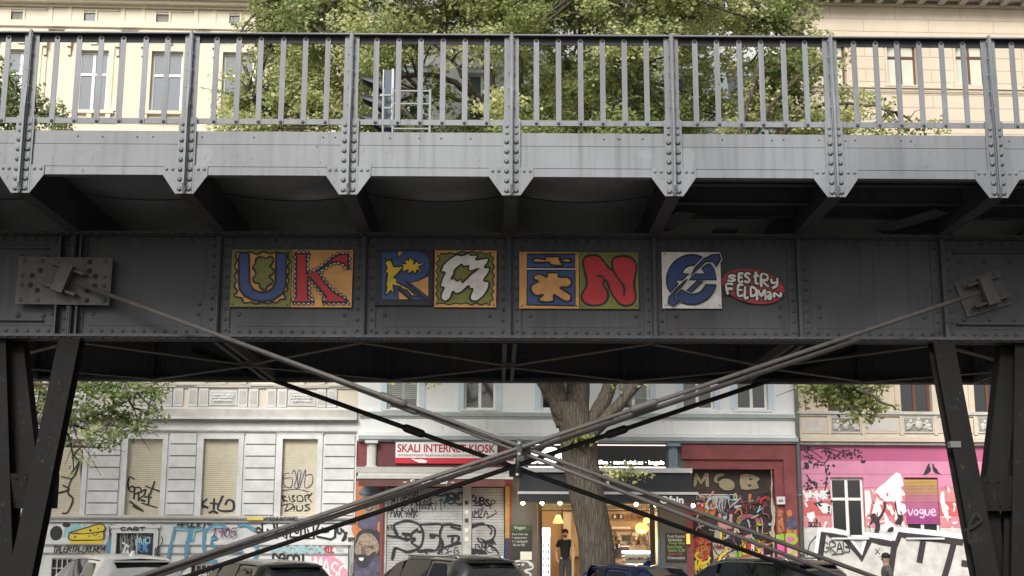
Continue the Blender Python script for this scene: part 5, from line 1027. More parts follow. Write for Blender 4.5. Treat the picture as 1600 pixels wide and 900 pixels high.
for k in range(7):
    u, z = Fz(958 + k * 4.2, 827.5, 3.2); mb = MB(); mb.lathe((u, 3.2, z), [(.02, 0), (.035, .03), (.04, .09), (.036, .09)], PL, 8); solo(F, (u, 3.2, z), 'drinking_glass', mb, 'small pale glass in the row on the lower shelf', 'glass', 'glasses on the lower shelf')
r = F.rect(971, 836, 985, 845, 3.2); mb = MB(); mb.box(r[0], r[2], 3.2, 3.3, r[1], r[3], TB); solo(F, (r[0], 3.2, r[1]), 'wall_screen', mb, 'small black screen on the tiled back wall of the cafe', 'screen')
for k, (x, lb) in enumerate(((965, 'dark coffee grinder on the counter beside the trunk'), (978, 'squat dark espresso machine next to the grinder'))):
    u, z = Fz(x, 868, 1.9); mb = MB(); m_ = TB
    zt_ = z1 + .04
    if k == 0: mb.box(u - .09, u + .09, 1.7, 1.9, zt_, zt_ + .22, m_); mb.lathe((u, 1.8, zt_ + .22), [(.05, 0), (.09, .14), (.09, .17), (0, .18)], GLD, 10)
    else: mb.box(u - .2, u + .12, 2.1, 2.4, zt_, zt_ + .28, m_); mb.box(u - .22, u + .14, 2.08, 2.42, zt_ + .28, zt_ + .31, SL); mb.box(u - .2, u + .12, 2.0, 2.1, zt_, zt_ + .05, SL)
    solo(F, (u, 1.8, zt_), ('coffee_grinder', 'espresso_machine')[k], mb, lb, ('grinder', 'coffee machine')[k])
for k in range(16):
    x = 948 + k * 4.6; y = 838 + (k % 3) * 6; u, z = Fz(x, y, 3.2); mb = MB(); hh_ = .10 + .05 * (k % 3); m_ = (PL, WOODD, WOODL, MS, TGY)[k % 5]
    if 968 < x < 988 and y < 848: continue
    mb.lathe((u, 3.25, z), [(.001, 0), (.045, .004), (.05, hh_ * .7), (.025, hh_), (.03, hh_ + .03), (.001, hh_ + .03)], m_, 10); mb.box(u - .09, u + .09, 3.16, 3.37, z - .02, z - .001, WOODD)
    solo(F, (u, 3.25, z), 'storage_jar', mb, 'small jar on a little wall ledge behind the cafe counter', 'jar', 'jars on the cafe back wall')
# fridge
r = F.rect(847, 824, 860, 905, 1.6); t = T(F, ((r[0] + r[2]) / 2, 1.9, fl), 'drinks_fridge', 'tall glowing drinks fridge at the left of the doorway', 'fridge')
mb = MB(); mb.box(r[0], r[2], 1.6, 2.2, fl, r[3], PL); t.part('cabinet', mb); mb = MB(); mb.box(r[0] + .02, r[2] - .02, 1.58, 1.599, fl + .1, r[3] - .3, mat('lit_fridge', (.85, .92, 1), .4, var=0, emit=2.0)); mb.box(r[0] + .01, r[2] - .01, 1.57, 1.599, r[3] - .27, r[3] - .02, mat('lit_fridge_top', (1, .97, .9), .4, var=0, emit=2.5)); t.part('door', mb)
mb = MB(); rn = random.Random(2)
for i in range(7):
    for k in range(3): u = r[0] + .05 + k * .065; z = fl + .15 + i * .19; mb.tube([(u, 1.565, z), (u, 1.565, z + .11)], .018, (TB, TRDs, MS, TBL)[rn.randrange(4)], 6)
t.part('bottles', mb)
# signs
r = F.rect(618, 691, 777, 724, -.12); t = T(F, ((r[0] + r[2]) / 2, -.12, r[1]), 'kiosk_sign', 'white and red internet kiosk sign board above the shuttered kiosk', 'sign')
mb = MB(); mb.box(r[0], r[2], -.12, -.03, r[1], r[3], mat('sign_white', (.8, .79, .78), .5, var=.04)); zr = F.at(700, 715.5, -.12)[1]; mb.box(r[0] - .004, r[2] + .004, -.124, -.03, r[1] - .004, zr, mat('sign_red', (.55, .02, .04), .5, var=.06))
rd = mat('sign_letter_red', (.42, .03, .04), .5, var=0); bk = mat('sign_letter_brown', (.12, .05, .04), .5, var=0)
def rr(x0, y0, x1, y1, wy): return F.rect(x0, y0, x1, y1, wy)
text(mb, 'SKALI INTERNET KIOSK', rr(621, 694, 774, 707, -.127), -.127, rd, .025); text(mb, 'INTERNETPOINT·TELEFONKARTEN·ZEITSCHRIFTEN·GETRÄNKE', rr(622, 709.5, 772, 713.5, -.127), -.127, bk, .01)
p = [F.at(x, y, -.128) for x, y in ((642, 716), (652, 718), (660, 717.5), (668, 720), (665, 723.5), (655, 723), (648, 720))]; mb.flat(p, -.128, MATS['sign_white']); t.part('board', mb)
r = F.rect(826, 697, 1040, 729, -.1); t = T(F, ((r[0] + r[2]) / 2, -.1, r[1]), 'cafe_sign', 'long black cafe sign with lit white lettering, crossed by the trunk', 'sign')
mb = MB(); mb.box(r[0], r[2], -.1, -.03, r[1], r[3], mat('sign_black', (.012, .012, .013), .4, var=0)); t.part('board', mb)
mb = MB(); text(mb, "kO!", rr(830, 698, 884, 725, -.13), -.13, mat('lit_letters', (1, .98, .93), .5, var=0, emit=1.6), .07); text(mb, 'coffee · sandwiches · bagels', rr(925, 719, 1038, 727.5, -.13), -.13, MATS['lit_letters'], .045); t.part('lettering', mb)
mb = MB(); q_ = rr(826, 727.5, 1040, 729, -.13); mb.box(q_[0], q_[2], -.14, -.1, q_[1] - .03, q_[1], mat('lit_strip', (1, .93, .88), .5, var=0, emit=1.4)); q_ = rr(826, 694.5, 1040, 696, -.13); mb.box(q_[0], q_[2], -.14, -.1, q_[1], q_[3], mat('lit_strip_pink', (1, .82, .76), .5, var=0, emit=.9)); t.part('light_strip', mb)
r = rr(1213.5, 776, 1226.5, 788, -.11); mb = MB(); mb.box(r[0], r[2], -.13, -.091, r[1], r[3], PL); text(mb, '66', (r[0] + .05, r[1] + .06, r[2] - .05, r[3] - .06), -.133, TB, .02); solo(F, (r[0], -.12, r[1]), 'house_number_plate', mb, 'small white plate reading 66 beside the gateway', 'house number')
r = rr(792, 712, 806, 728, -.36); mb = MB(); mb.box(r[0], r[2] - .02, -.36, -.31, r[1], r[3], PL); mb.box(r[0] + .04, r[2] - .06, -.364, -.36, r[1] + .13, r[3] - .03, rd); solo(F, (r[0], -.36, r[1]), 'small_wall_sign', mb, 'small white sign with a red square between the kiosk and the cafe', 'sign')
# awnings
t = T(F, (F.at(690, 745)[0], -.4, F.at(690, 745)[1]), 'kiosk_awning', 'rolled maroon kiosk awning with a white lettered valance', 'awning')
AM = mat('awning_metal', (.55, .54, .52), .4, .2, var=.08); wy = -.75
r = rr(559, 741, 800, 747, wy); mb = MB(); mb.box(r[0], r[2], -.72, -.35, r[1] + .05, r[3] + .03, AM); mb.box(r[0] - .03, r[2] + .03, -.78, -.6, r[1] - .02, r[1] + .04, AM); t.part('cassette', mb)
r = rr(560, 747.5, 789, 760, wy); mb = MB(); n = 40; b = len(mb.v)
for k in range(n + 1): u = r[0] + (r[2] - r[0]) * k / n; mb.v += [(u, wy + .012 * math.sin(k * .9), r[1]), (u, wy, r[3])]
for k in range(n): mb.face([b + 2 * k, b + 2 * k + 2, b + 2 * k + 3, b + 2 * k + 1], mat('awning_maroon', (.13, .055, .05), .8, var=.2, scale=4), True)
text(mb, '- Spätkauf -', rr(630, 749, 710, 758, wy), wy - .016, PL, .03); t.part('valance', mb)
t = T(F, (F.at(945, 770)[0], -.6, F.at(945, 770)[1]), 'cafe_awning', 'black sloping cafe awning with white lettering on its valance', 'awning')
AB = mat('awning_black', (.024, .026, .029), .7, var=.15, scale=2); a0, za = F.at(812, 738, -.2); a1, _ = F.at(1078, 738, -.2); b0, zbb = F.at(811, 769, -1.25); b1, _ = F.at(1088, 769, -1.25)
mb = MB(); mb.quad((a0, -.2, za), (b0, -1.25, zbb), (b1, -1.25, zbb), (a1, -.2, za), AB); mb.quad((a0, -.2, za - .02), (a1, -.2, za - .02), (b1, -1.25, zbb - .02), (b0, -1.25, zbb - .02), AB); t.part('canopy', mb)
mb = MB(); mb.box(a0 - .05, a1 + .05, -.32, -.08, za - .0, za + .13, AM); t.part('cassette', mb); mb = MB(); mb.box(b0 - .04, b1 + .04, -1.3, -1.22, zbb - .05, zbb + .02, AM); t.part('front_bar', mb)
r = rr(812, 772, 1088, 785, -1.26); mb = MB(); mb.box(b0, b1, -1.262, -1.255, r[1], zbb - .05, AB); text(mb, 'Ofain', rr(1031, 775, 1068, 787, -1.26), -1.266, mat('valance_white', (.8, .8, .8), .6, var=0), .03); t.part('valance', mb)
# chalkboards, notes
CHB = mat('chalkboard', (.035, .037, .035), .8, var=.25, scale=5); CHW = mat('chalk_white', (.6, .6, .57), .9, var=0); CHG = mat('chalk_green', (.35, .5, .12), .9, var=0); CHR = mat('chalk_red', (.55, .1, .08), .9, var=0)
r = rr(798, 820, 831, 874, -.03); mb = MB(); mb.box(r[0], r[2], -.03, -.001, r[1], r[3], CHB); q_ = rr(798, 820, 831, 830, -.033); mb.box(q_[0] + .0, q_[2], -.034, -.03, q_[1], q_[3] - .001, mat('chalk_panel_green', (.04, .08, .04), .8, var=.1)); text(mb, 'Vegan', rr(803, 822, 821, 828, -.037), -.037, CHW)
for k, (s_, x1) in enumerate((('Deal of the day', 825), ('1 cappuccino', 823), ('+ 1 sandwich', 824), ('für nur 5€!', 820))): text(mb, s_, rr(800 + (k > 2) * 2, 833 + k * 5.4, x1, 837 + k * 5.4, -.035), -.035, CHW)
solo(F, (r[0], -.03, r[1]), 'chalkboard', mb, 'tall menu board headed Vegan on the wall left of the cafe door', 'chalkboard')
r = rr(1040, 833, 1073, 878, -.03); mb = MB(); mb.box(r[0], r[2], -.03, -.001, r[1], r[3], CHB)
for k, (s_, m_) in enumerate((('Fresh Roasted', CHW), ('Sandwiches', CHW), ('Soup Day', CHG), ('Panini Frische', CHG), ('Salate 3,20', CHG), ('Bagels 4,50', CHR), ('Cheesecake!', CHW))): text(mb, s_, rr(1043 + (k % 3), 835.5 + k * 5.6, 1070 - (k % 2) * 4, 840 + k * 5.6, -.035), -.035, m_)
solo(F, (r[0], -.03, r[1]), 'chalkboard', mb, 'menu board chalked in white, green and red, right of the cafe', 'chalkboard')
r = rr(813, 862, 831, 875, -.045); mb = MB(); mb.box(r[0], r[2], -.044, -.031, r[1], r[3], mat('paper', (.7, .66, .55), .8, var=.03)); text(mb, 'OPEN DAILY 8-20', (r[0] + .04, r[1] + .1, r[2] - .04, r[1] + .14), -.047, TB) if False else None
solo(F, (r[0], -.04, r[1]), 'paper_notice', mb, 'small cream paper sheet pinned under the Vegan chalkboard', 'notice')
mb = MB(); fline(mb, [[(800, 879), (815, 876), (830, 880), (832, 888), (820, 892), (830, 898), (820, 906)], [(806, 884), (818, 882)], [(824, 876), (830, 884)]], .05, -.02, CHW); MH.part('graffiti', mb, label='white scrawl low on the grey wall by the cafe door')
r = rr(1073, 834, 1078, 850, -.1); mb = MB(); mb.box(r[0], r[2], -.11, -.02, r[1], r[3], mat('lantern_amber', (1, .5, .1), .5, var=0, emit=.7)); mb.box(r[0] - .01, r[2] + .01, -.12, -.01, r[3], r[3] + .03, TB); solo(F, (r[0], -.1, r[1]), 'wall_lantern', mb, 'small amber lantern on the wall right of the menu board', 'lamp')
# A-board on the pavement
u, z = F.at(798, 880, -2.2); t = T(F, (u, -2.2, .12), 'pavement_sign', 'folding wooden chalkboard standing outside the cafe door', 'sign board')
for sg in (-1, 1):
    mb = MB(); zt_ = z
    for k in (-.26, .26): mb.obox((u + k, -2.2 + sg * .3, .12), (u + k, -2.2 + sg * .02, zt_), .04, .03, WOODD)
    mb.obox((u - .24, -2.2 + sg * .17, (zt_ + .12) / 2), (u + .24, -2.2 + sg * .17, (zt_ + .12) / 2), .012, (zt_ - .2), CHB, up=(0, -sg * .28, zt_)) ; t.part('board_leaf', mb)
# downpipe
t = T(F, (uMR - .03, -.12, .12), 'downpipe', 'grey-green rain pipe running down between the middle and right houses', 'drainpipe')
mb = MB(); mb.tube([(uMR - .04, -.12, .14), (uMR - .04, -.12, 17.2)], .06, mat('downpipe_zinc', (.2, .23, .22), .5, .3, var=.15), 12); t.part('pipe', mb)
for z in (1.6, 3.2, 4.8, 6.6, 9, 12, 15): mb = MB(); mb.tube([(uMR - .04, -.12, z), (uMR - .04, -.12, z + .06)], .072, MATS['downpipe_zinc'], 12); mb.box(uMR - .06, uMR - .02, -.06, -.0, z + .01, z + .05, MATS['downpipe_zinc']); t.part('clamp', mb)
# ---------------------------------------------------------------- right house
RH = T(F, ((uMR + uR1) / 2, 0, .12), 'apartment_building', 'sandstone coloured house with a pink mural of silhouettes on its ground floor, at the right', 'building')
rg = [(1299, 1351), (1415, 1468), (1530, 1583), (1646, 1700)]
zr_ = lambda y, x=1400: F.at(x, y)[1]
rgs = [(F.rect(a, 746, b, 840)) for a, b in rg]
rf = [F.rect(a, 590, b, 646) for a, b in ((1292, 1340), (1406, 1455), (1521, 1570), (1638, 1687))]
rf = [(a, b, c, b + 2.4) for a, b, c, d in rf]; ru2_ = [(a + .04, b + 3.9, c - .04, b + 3.9 + 2.2) for a, b, c, d in rf]
uz = [F.rect(a, 68, b, 134) for a, b in ((1281, 1321), (1386, 1432), (1493, 1539), (1600, 1646))]
mb = MB(); zg0 = zr_(697)
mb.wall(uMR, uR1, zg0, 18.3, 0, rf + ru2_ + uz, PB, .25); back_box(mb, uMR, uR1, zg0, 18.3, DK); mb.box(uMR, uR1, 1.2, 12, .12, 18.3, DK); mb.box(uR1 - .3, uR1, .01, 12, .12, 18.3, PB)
PK1, PK2, PK3, PK4 = mat('mural_pink_deep', (.46, .11, .22), .7, var=.1, scale=2), mat('mural_pink', (.62, .25, .38), .7, var=.1, scale=2), mat('mural_salmon', (.62, .24, .25), .7, var=.14, scale=2), mat('mural_red', (.56, .12, .12), .7, var=.12, scale=2)
yb = [697, 720, 741, 762, 784, 806, 824]
for i in range(6):
    m = (PK1, PK2, PK2, PK3 if i == 3 else PK3, PK4, PK3)[i]
    mb.wall(uMR, uR1, zr_(yb[i + 1]), zr_(yb[i]), 0, [(a, max(b, zr_(yb[i + 1])), c, min(d, zr_(yb[i]))) for a, b, c, d in rgs if d > zr_(yb[i + 1]) + .01], m, .25, split=True)
mb.wall(uMR, uR1, .12, zr_(824), 0, [(a, b, c, zr_(824)) for a, b, c, d in rgs], mat('wall_whitewash', (.62, .60, .57), .8, var=.12, scale=3, bump=.3, dirt=(.42, .40, .37)), .25, split=True)
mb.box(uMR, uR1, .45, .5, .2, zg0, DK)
RH.part('wall', mb)
mb = MB()      # joints of the blockwork
def runs(z, ops):
    cuts = sorted((a - .02, c + .02) for a, b_, c, d in ops if b_ - .05 < z < d + .05); x = uMR + .1; out = []
    for a, c in cuts:
        if a > x: out.append((x, a))
        x = max(x, c)
    if x < uR1: out.append((x, uR1))
    return out
for y in yb[1:]:
    for a, c in runs(zr_(y), rgs): mb.box(a, c, -.0035, -.001, zr_(y) - .008, zr_(y) + .008, PK1)
for y0, y1, o, m in ((643.5, 648, .12, TRM), (648, 651, .06, TRM), (681, 684, .08, TRM), (684, 691, .2, PB), (691, 696, .14, TRD)): mb.box(uMR + .02, uR1, -o, -.001, zr_(y1), zr_(y0), m)
for y0, y1, o in ((136, 139, .1), (139, 143, .05), (8, 11, .1), (143, 145, .03)): mb.box(uMR + .02, uR1, -o, -.001, zr_(y1), zr_(y0), PB)
mb.box(uMR + .02, uR1, -.75, -.001, zr_(3), zr_(-8), TRM); u = uMR + .3
while u < uR1: mb.box(u, u + .18, -.62, -.001, zr_(8) - .02, zr_(3), TRM); u += .64
RH.part('cornice', mb)
JB = mat('stone_joint', (.38, .31, .24), .9, var=0); mb = MB(); rws = list(range(0, 28)); 
y = 11; zt_ = zr_(11); row = 0
while zt_ > zr_(596):
    for a, c in runs(zt_, rf + ru2_ + uz): mb.box(a, c, -.004, -.001, zt_ - .009, zt_ + .009, JB)
    u = uMR + (.5 if row % 2 else 1.5)
    while u < uR1:
        if not any(a - .02 < u < c + .02 and b - .6 < zt_ - .2 < d + .1 for a, b, c, d in rf + ru2_ + uz): mb.box(u - .008, u + .008, -.004, -.0012, zt_ - .385, zt_ - .012, JB)
        u += 2.0
    zt_ -= .40; row += 1
opsR = rf + ru2_ + uz
vv = mb; RH.part('stone_joints', vv)
for i, r in enumerate(uz):      # arched top windows
    c = (r[0] + r[2]) / 2; h = (r[2] - r[0]) / 2; mb = MB()
    arc_o = [(c - (h + .12) * math.cos(t), r[3] - .12 + (h * .5 + .16) * math.sin(t)) for t in [math.pi * k / 14 for k in range(15)]]; arc_i = [(c - h * math.cos(t), r[3] - .12 + (h * .5 + .0) * math.sin(t)) for t in [math.pi * k / 14 for k in range(15)]]
    for k in range(14): mb.prism([arc_o[k], arc_i[k], arc_i[k + 1], arc_o[k + 1]], -.08, -.001, PB)
    mb.box(r[0] - .07, r[0] - .001, -.05, -.001, r[1], r[3] - .12, PB); mb.box(r[2] + .001, r[2] + .07, -.05, -.001, r[1], r[3] - .12, PB); mb.box(r[0] - .12, r[2] + .12, -.1, -.001, r[1] - .08, r[1], PB)
    RH.part('window_surround', mb); win(RH, r, (.30,), 1, BROWN, mat('blind_pale', (.55, .57, .47), .4, var=.04), .2, .06)
for i, r in enumerate(rf + ru2_):
    mb = MB(); mb.box(r[0] - .16, r[0] - .001, -.06, -.001, r[1], r[3] + .16, PB); mb.box(r[2] + .001, r[2] + .16, -.06, -.001, r[1], r[3] + .16, PB); mb.box(r[0], r[2], -.06, -.001, r[3] + .001, r[3] + .16, PB); mb.box(r[0] - .2, r[2] + .2, -.2, -.001, r[3] + .25, r[3] + .38, TRM); RH.part('window_surround', mb)
    win(RH, r, (.3,), 1, BROWN if i != 1 else BROWN, GLD, .2, .08)
mb = MB(); rn = random.Random(6)
for (a, b_) in ((1297, 1345), (1410, 1459), (1526, 1575)):
    r = F.rect(a, 651, b_, 677); mb.box(r[0], r[2], -.05, -.001, r[1], r[3], TRM); mb.box(r[0] + .04, r[2] - .04, -.052, -.05, r[1] + .04, r[3] - .04, TRD); c = (r[0] + r[2]) / 2; zm = (r[1] + r[3]) / 2
    mb.sphere((c, -.06, zm), .15, TRM, 10, 6, (.8, .5, 1)); mb.sphere((c, -.07, zm + .14), .06, TRM, 8, 5)
    for sg in (-1, 1):
        mb.sphere((c + sg * .24, -.06, zm + .08), .06, TRM, 8, 5); mb.sphere((c + sg * .27, -.05, zm - .03), .1, TRM, 8, 5, (1.1, .5, .9)); mb.obox((c + sg * .26, -.06, zm - .08), (c + sg * .36, -.07, zm - .13), .06, .05, TRM); mb.obox((c + sg * .24, -.07, zm), (c + sg * .12, -.08, zm + .05), .04, .04, TRM)
        for k in range(5): mb.sphere((c + sg * rn.uniform(.12, .4), -.05, zm + rn.uniform(-.15, .15)), rn.uniform(.025, .045), TRM, 6, 4)
RH.part('putti_relief', mb, label='stone relief panels with crouching figures under the first-floor windows')
mb = MB()
for a, b_ in ((1253, 1292), (1350, 1405), (1464, 1520)): r = F.rect(a, 653, b_, 677); mb.box(r[0], r[2], -.03, -.001, r[1], r[3], PB); mb.box(r[0] + .06, r[2] - .06, -.04, -.03, r[1] + .06, r[3] - .06, TRM)
for x in (1294.5, 1347.5, 1407.5, 1461, 1523): r = F.rect(x - 2.5, 650, x + 2.5, 680); mb.box(r[0], r[2], -.08, -.001, r[1], r[3], PB)
RH.part('balustrade_panel', mb); mb = MB(); mb.box(uMR + .01, uR1, -.2, 12, 18.31, 18.6, ROOF); RH.part('roof', mb)
for i, r in enumerate(rgs):
    wn = win(RH, r, (.36,), 1, WF_, GLD, .16, .07, curt=(i == 0), label='white window with dark curtains' if i == 0 else None)
    mb = MB(); mb.box(r[0] - .05, r[2] + .06, -.08, .1, r[1] - .05, r[1] - .001, PL); RH.part('sill', mb, wn)
    if i in (1, 2):
        z = r[3] - .06; f = 0; zlow = F.at(1440, 818)[1]; cols = [(.55, .36, .10), (.5, .28, .16), (.5, .2, .24), (.48, .15, .28), (.42, .1, .28), (.36, .07, .24)]; mb = MB()
        while z > zlow: k = min(5, int((r[3] - z) / (r[3] - zlow) * 6)); mb.box(r[0] + .01, r[2] - .01, .05, .075, z - .035, z - .004, mat('shutter_stripe_%d' % k, cols[k], .6, var=.1)); z -= .04
        mb.box(r[0] + .012, r[2] - .012, .066, .08, z, r[3], MAR); sh = RH.part('roller_shutter', mb, wn, 'half-lowered shutter sprayed from yellow to violet')
        if i == 1: mb = MB(); lettering(mb, 'vogue', fbox(1419, 795, 1462, 805, .04), .045, .045, mat('spray_lilac', (.68, .50, .66), .6, var=0), jit=.05); o_ = MATS['spray_lilac']; RH.part('graffiti', mb)
# mural
mb = MB(); Wm = -.006; LVS = mat('mural_leaf_black', (.035, .028, .03), .7, var=.15); rn = random.Random(12)
def leaf(x, y, s, a):
    p = [(0, -1), (.5, -.6), (.75, 0), (.35, .5), (.1, .8), (-.35, .45), (-.7, .1), (-.45, -.55)]; ca, sa = math.cos(a), math.sin(a)
    fpoly(mb, [(x + s * (u * ca - v * sa), y + s * (u * sa + v * ca)) for u, v in p], Wm - .0003 * rn.randrange(9), LVS)
for (x, y, rx, ry, n) in ((1258, 702, 8, 5, 12), (1262, 715, 9, 8, 12), (1290, 706, 8, 6, 16), (1308, 713, 14, 7, 24), (1325, 707, 12, 6, 16), (1340, 709, 10, 8, 14), (1347, 720, 5, 4, 6), (1260, 730, 6, 8, 10), (1277, 727, 6, 8, 10), (1303, 729, 4, 4, 3), (1293, 738, 4, 8, 8), (1268, 755, 10, 5, 18), (1262, 763, 8, 5, 8), (1290, 757, 4, 6, 5), (1281, 788, 8, 5, 12), (1295, 776, 4, 10, 8), (1275, 812, 4, 2, 2), (1294, 796, 4, 5, 5)):
    for k in range(n): leaf(x + rn.gauss(0, .5) * rx, y + rn.gauss(0, .5) * ry, rn.uniform(1.6, 3.2), rn.uniform(0, 6.28))
fline(mb, [[(1252, 700), (1275, 718), (1290, 722), (1300, 705)], [(1262, 700), (1285, 716)], [(1258, 705), (1290, 700), (1330, 712)], [(1288, 722), (1292, 745), (1288, 770)], [(1260, 742), (1270, 755)]], .03, Wm - .004, LVS)
RH.part('mural_leaves', mb, label='black painted leaves in the upper left corner of the pink mural')
mb = MB(); q = zb(1250, 690, 5.0)
for pl in ([(580, 390), (650, 340), (690, 315), (700, 350), (745, 350), (790, 400), (800, 460), (760, 480), (740, 450), (690, 470), (650, 460), (600, 400)], [(505, 380), (545, 380), (560, 470), (545, 560), (510, 590)], [(600, 430), (640, 480), (600, 560), (580, 620), (560, 560)], [(55, 560), (110, 545), (120, 590), (90, 620), (55, 590)], [(700, 480), (740, 560), (720, 580), (700, 540)], [(620, 660), (700, 620), (750, 660), (740, 700), (640, 700)], [(130, 490), (200, 480), (245, 500), (240, 560), (180, 560)], [(60, 405), (100, 395), (120, 440), (60, 440)], [(180, 400), (215, 400), (220, 450), (170, 445)]): fpoly(mb, [q(*p) for p in pl], Wm, TW, 1)
q = zb(1370, 690, 4.284)
for pl in ([(0, 315), (60, 270), (100, 230), (130, 205), (160, 215), (180, 290), (160, 310), (190, 350), (185, 365), (140, 350), (120, 400), (60, 400), (20, 360)], [(130, 400), (190, 420), (200, 470), (160, 500), (200, 580), (160, 560), (120, 520)], [(0, 380), (40, 400), (30, 470), (10, 520)], [(40, 470), (60, 480), (110, 590), (70, 590)], [(430, 340), (450, 330), (455, 400), (480, 480), (480, 540), (440, 470), (425, 400)]): fpoly(mb, [q(*p) for p in pl], Wm - .0015, TW, 1)
rn = random.Random(41)
for (xa, xb_, ya, yb2, n_) in ((1352, 1412, 765, 832, 34), (1255, 1297, 765, 822, 18), (1470, 1496, 760, 830, 12)):
    for k in range(n_):
        x, y, s1, s2, a = rn.uniform(xa + 3, xb_ - 3), rn.uniform(ya, yb2), rn.uniform(1.2, 4), rn.uniform(3, 9), rn.choice((-.5, -.4, .2, 1.4, 1.5))
        p_ = [(s1 * -.5, -s2 * .5), (s1 * .3, -s2 * .6), (s1 * .6, -.1 * s2), (s1 * .2, s2 * .5), (-s1 * .2, s2 * .3), (-s1 * .6, s2 * .55), (-s1 * .4, 0)]
        p_ = [(min(xb_, max(xa, x + u_ * math.cos(a) - v_ * math.sin(a))), y + u_ * math.sin(a) + v_ * math.cos(a)) for u_, v_ in p_]; fpoly(mb, p_, Wm - .003 - .0002 * k, TW if k % 4 else PK4)
lettering(mb, 'WWWK', fbox(1257, 768, 1293, 778), .05, Wm - .004, TW, jit=.2); RH.part('mural_splash', mb, label='white paint splashes over the pink mural')
mb = MB()
q = zb(1250, 690, 5.0)
fig1 = [(580, 710), (590, 660), (575, 630), (545, 660), (550, 700), (555, 700), (535, 660), (560, 610), (548, 590), (560, 565), (590, 562), (600, 590), (630, 570), (655, 520), (655, 480), (670, 470), (672, 510), (650, 570), (620, 615), (628, 660), (615, 712)]
fpoly(mb, [q(*p) for p in fig1], Wm - .01, LVS, 2)
q = zb(1370, 690, 4.284); fpoly(mb, [q(*p) for p in [(160, 560), (120, 545), (140, 510), (125, 450), (118, 405), (128, 405), (138, 470), (150, 490), (170, 490), (178, 515), (168, 545)]], Wm - .01, LVS, 2)
fpoly(mb, [q(*p) for p in [(70, 605), (80, 580), (110, 570), (110, 600)]], Wm - .01, LVS, 2)
for pl in ([(312, 222), (330, 180), (345, 148), (355, 150), (352, 165), (362, 180), (355, 205), (325, 222)], [(372, 150), (382, 150), (386, 170), (405, 185), (412, 205), (432, 218), (405, 215), (380, 200), (374, 175)]): fpoly(mb, [q(*p) for p in pl], Wm - .01, LVS, 2)
RH.part('mural_silhouettes', mb, label='black silhouettes of two reaching figures and two birds')
mb = MB()
zz1 = [(1278, 878), (1285, 828), (1300, 833), (1318, 836), (1345, 868), (1357, 838), (1376, 842), (1398, 846), (1404, 830), (1420, 833), (1470, 838), (1500, 842)]
fline(mb, [zz1], .30, Wm - .012, TW, 1); fline(mb, [[(a + 2, b_ + 5) for a, b_ in zz1]], .17, Wm - .018, LVS, 1)
fline(mb, [[(1398, 848), (1392, 890), (1386, 925)], [(1442, 848), (1437, 876)], [(1490, 850), (1482, 880), (1472, 915)], [(1505, 880), (1540, 885)]], .17, Wm - .02, LVS, 1)
lettering(mb, 'GRAB', fbox(1285, 847, 1327, 863), .026, Wm - .03, TB, jit=.06); fline(mb, [[(1300, 866), (1318, 865)], [(1261, 868), (1265, 850), (1275, 838)]], .025, Wm - .03, TB); lettering(mb, 'SOZI', fbox(1263, 816, 1283, 823), .03, Wm - .006, TB); lettering(mb, 'X', fbox(1367, 857, 1374, 866), .015, Wm - .02, TB); lettering(mb, 'TCAU', fbox(1315, 836, 1333, 838.5), .01, -.085, TB)
RH.part('graffiti', mb, label='angular black and white lettering with a GRAB tag on the whitewashed base')
mb = MB(); mb.sphere((F.at(1519, 708)[0], -.02, F.at(1519, 708)[1]), .05, LVS, 6, 4); 
#==PART:TREES==
def bark_mat():
    m = bpy.data.materials.new('bark'); m.use_nodes = True; t = m.node_tree; b = t.nodes['Principled BSDF']; b.inputs['Roughness'].default_value = .95
    tc = t.nodes.new('ShaderNodeTexCoord'); mp = t.nodes.new('ShaderNodeMapping'); mp.inputs['Scale'].default_value = (1, 1, .09); t.links.new(tc.outputs['Object'], mp.inputs[0])
    n0 = t.nodes.new('ShaderNodeTexNoise'); n0.inputs['Scale'].default_value = 4; t.links.new(mp.outputs[0], n0.inputs['Vector'])
    ad = t.nodes.new('ShaderNodeMixRGB'); ad.blend_type = 'ADD'; ad.inputs[0].default_value = .12; t.links.new(mp.outputs[0], ad.inputs[1]); t.links.new(n0.outputs['Color'], ad.inputs[2])
    v = t.nodes.new('ShaderNodeTexVoronoi'); v.feature = 'DISTANCE_TO_EDGE'; v.inputs['Scale'].default_value = 20; t.links.new(ad.outputs[0], v.inputs['Vector'])
    n = t.nodes.new('ShaderNodeTexNoise'); n.inputs['Scale'].default_value = 24; n.inputs['Detail'].default_value = 8; t.links.new(mp.outputs[0], n.inputs['Vector'])
    mr = t.nodes.new('ShaderNodeMapRange'); mr.inputs['From Max'].default_value = .16; t.links.new(v.outputs['Distance'], mr.inputs[0])
    mu = t.nodes.new('ShaderNodeMath'); mu.operation = 'MULTIPLY'; t.links.new(mr.outputs[0], mu.inputs[0]); t.links.new(n.outputs['Fac'], mu.inputs[1])
    r = t.nodes.new('ShaderNodeValToRGB'); r.color_ramp.elements[0].color = (.055, .045, .033, 1); r.color_ramp.elements[1].color = (.125, .105, .078, 1); r.color_ramp.elements[1].position = .62; t.links.new(mu.outputs[0], r.inputs[0]); t.links.new(r.outputs[0], b.inputs['Base Color'])
    bp = t.nodes.new('ShaderNodeBump'); bp.inputs['Strength'].default_value = 1; bp.inputs['Distance'].default_value = .025; t.links.new(mu.outputs[0], bp.inputs['Height']); t.links.new(bp.outputs[0], b.inputs['Normal']); return m
BARK = bark_mat()
LEAF1 = leaf_mat('leaves_linden', (.13, .18, .05), (.38, .43, .17), (.80, .80, .46)); LEAF2 = leaf_mat('leaves_dark', (.10, .15, .05), (.28, .35, .13), (.56, .60, .30))
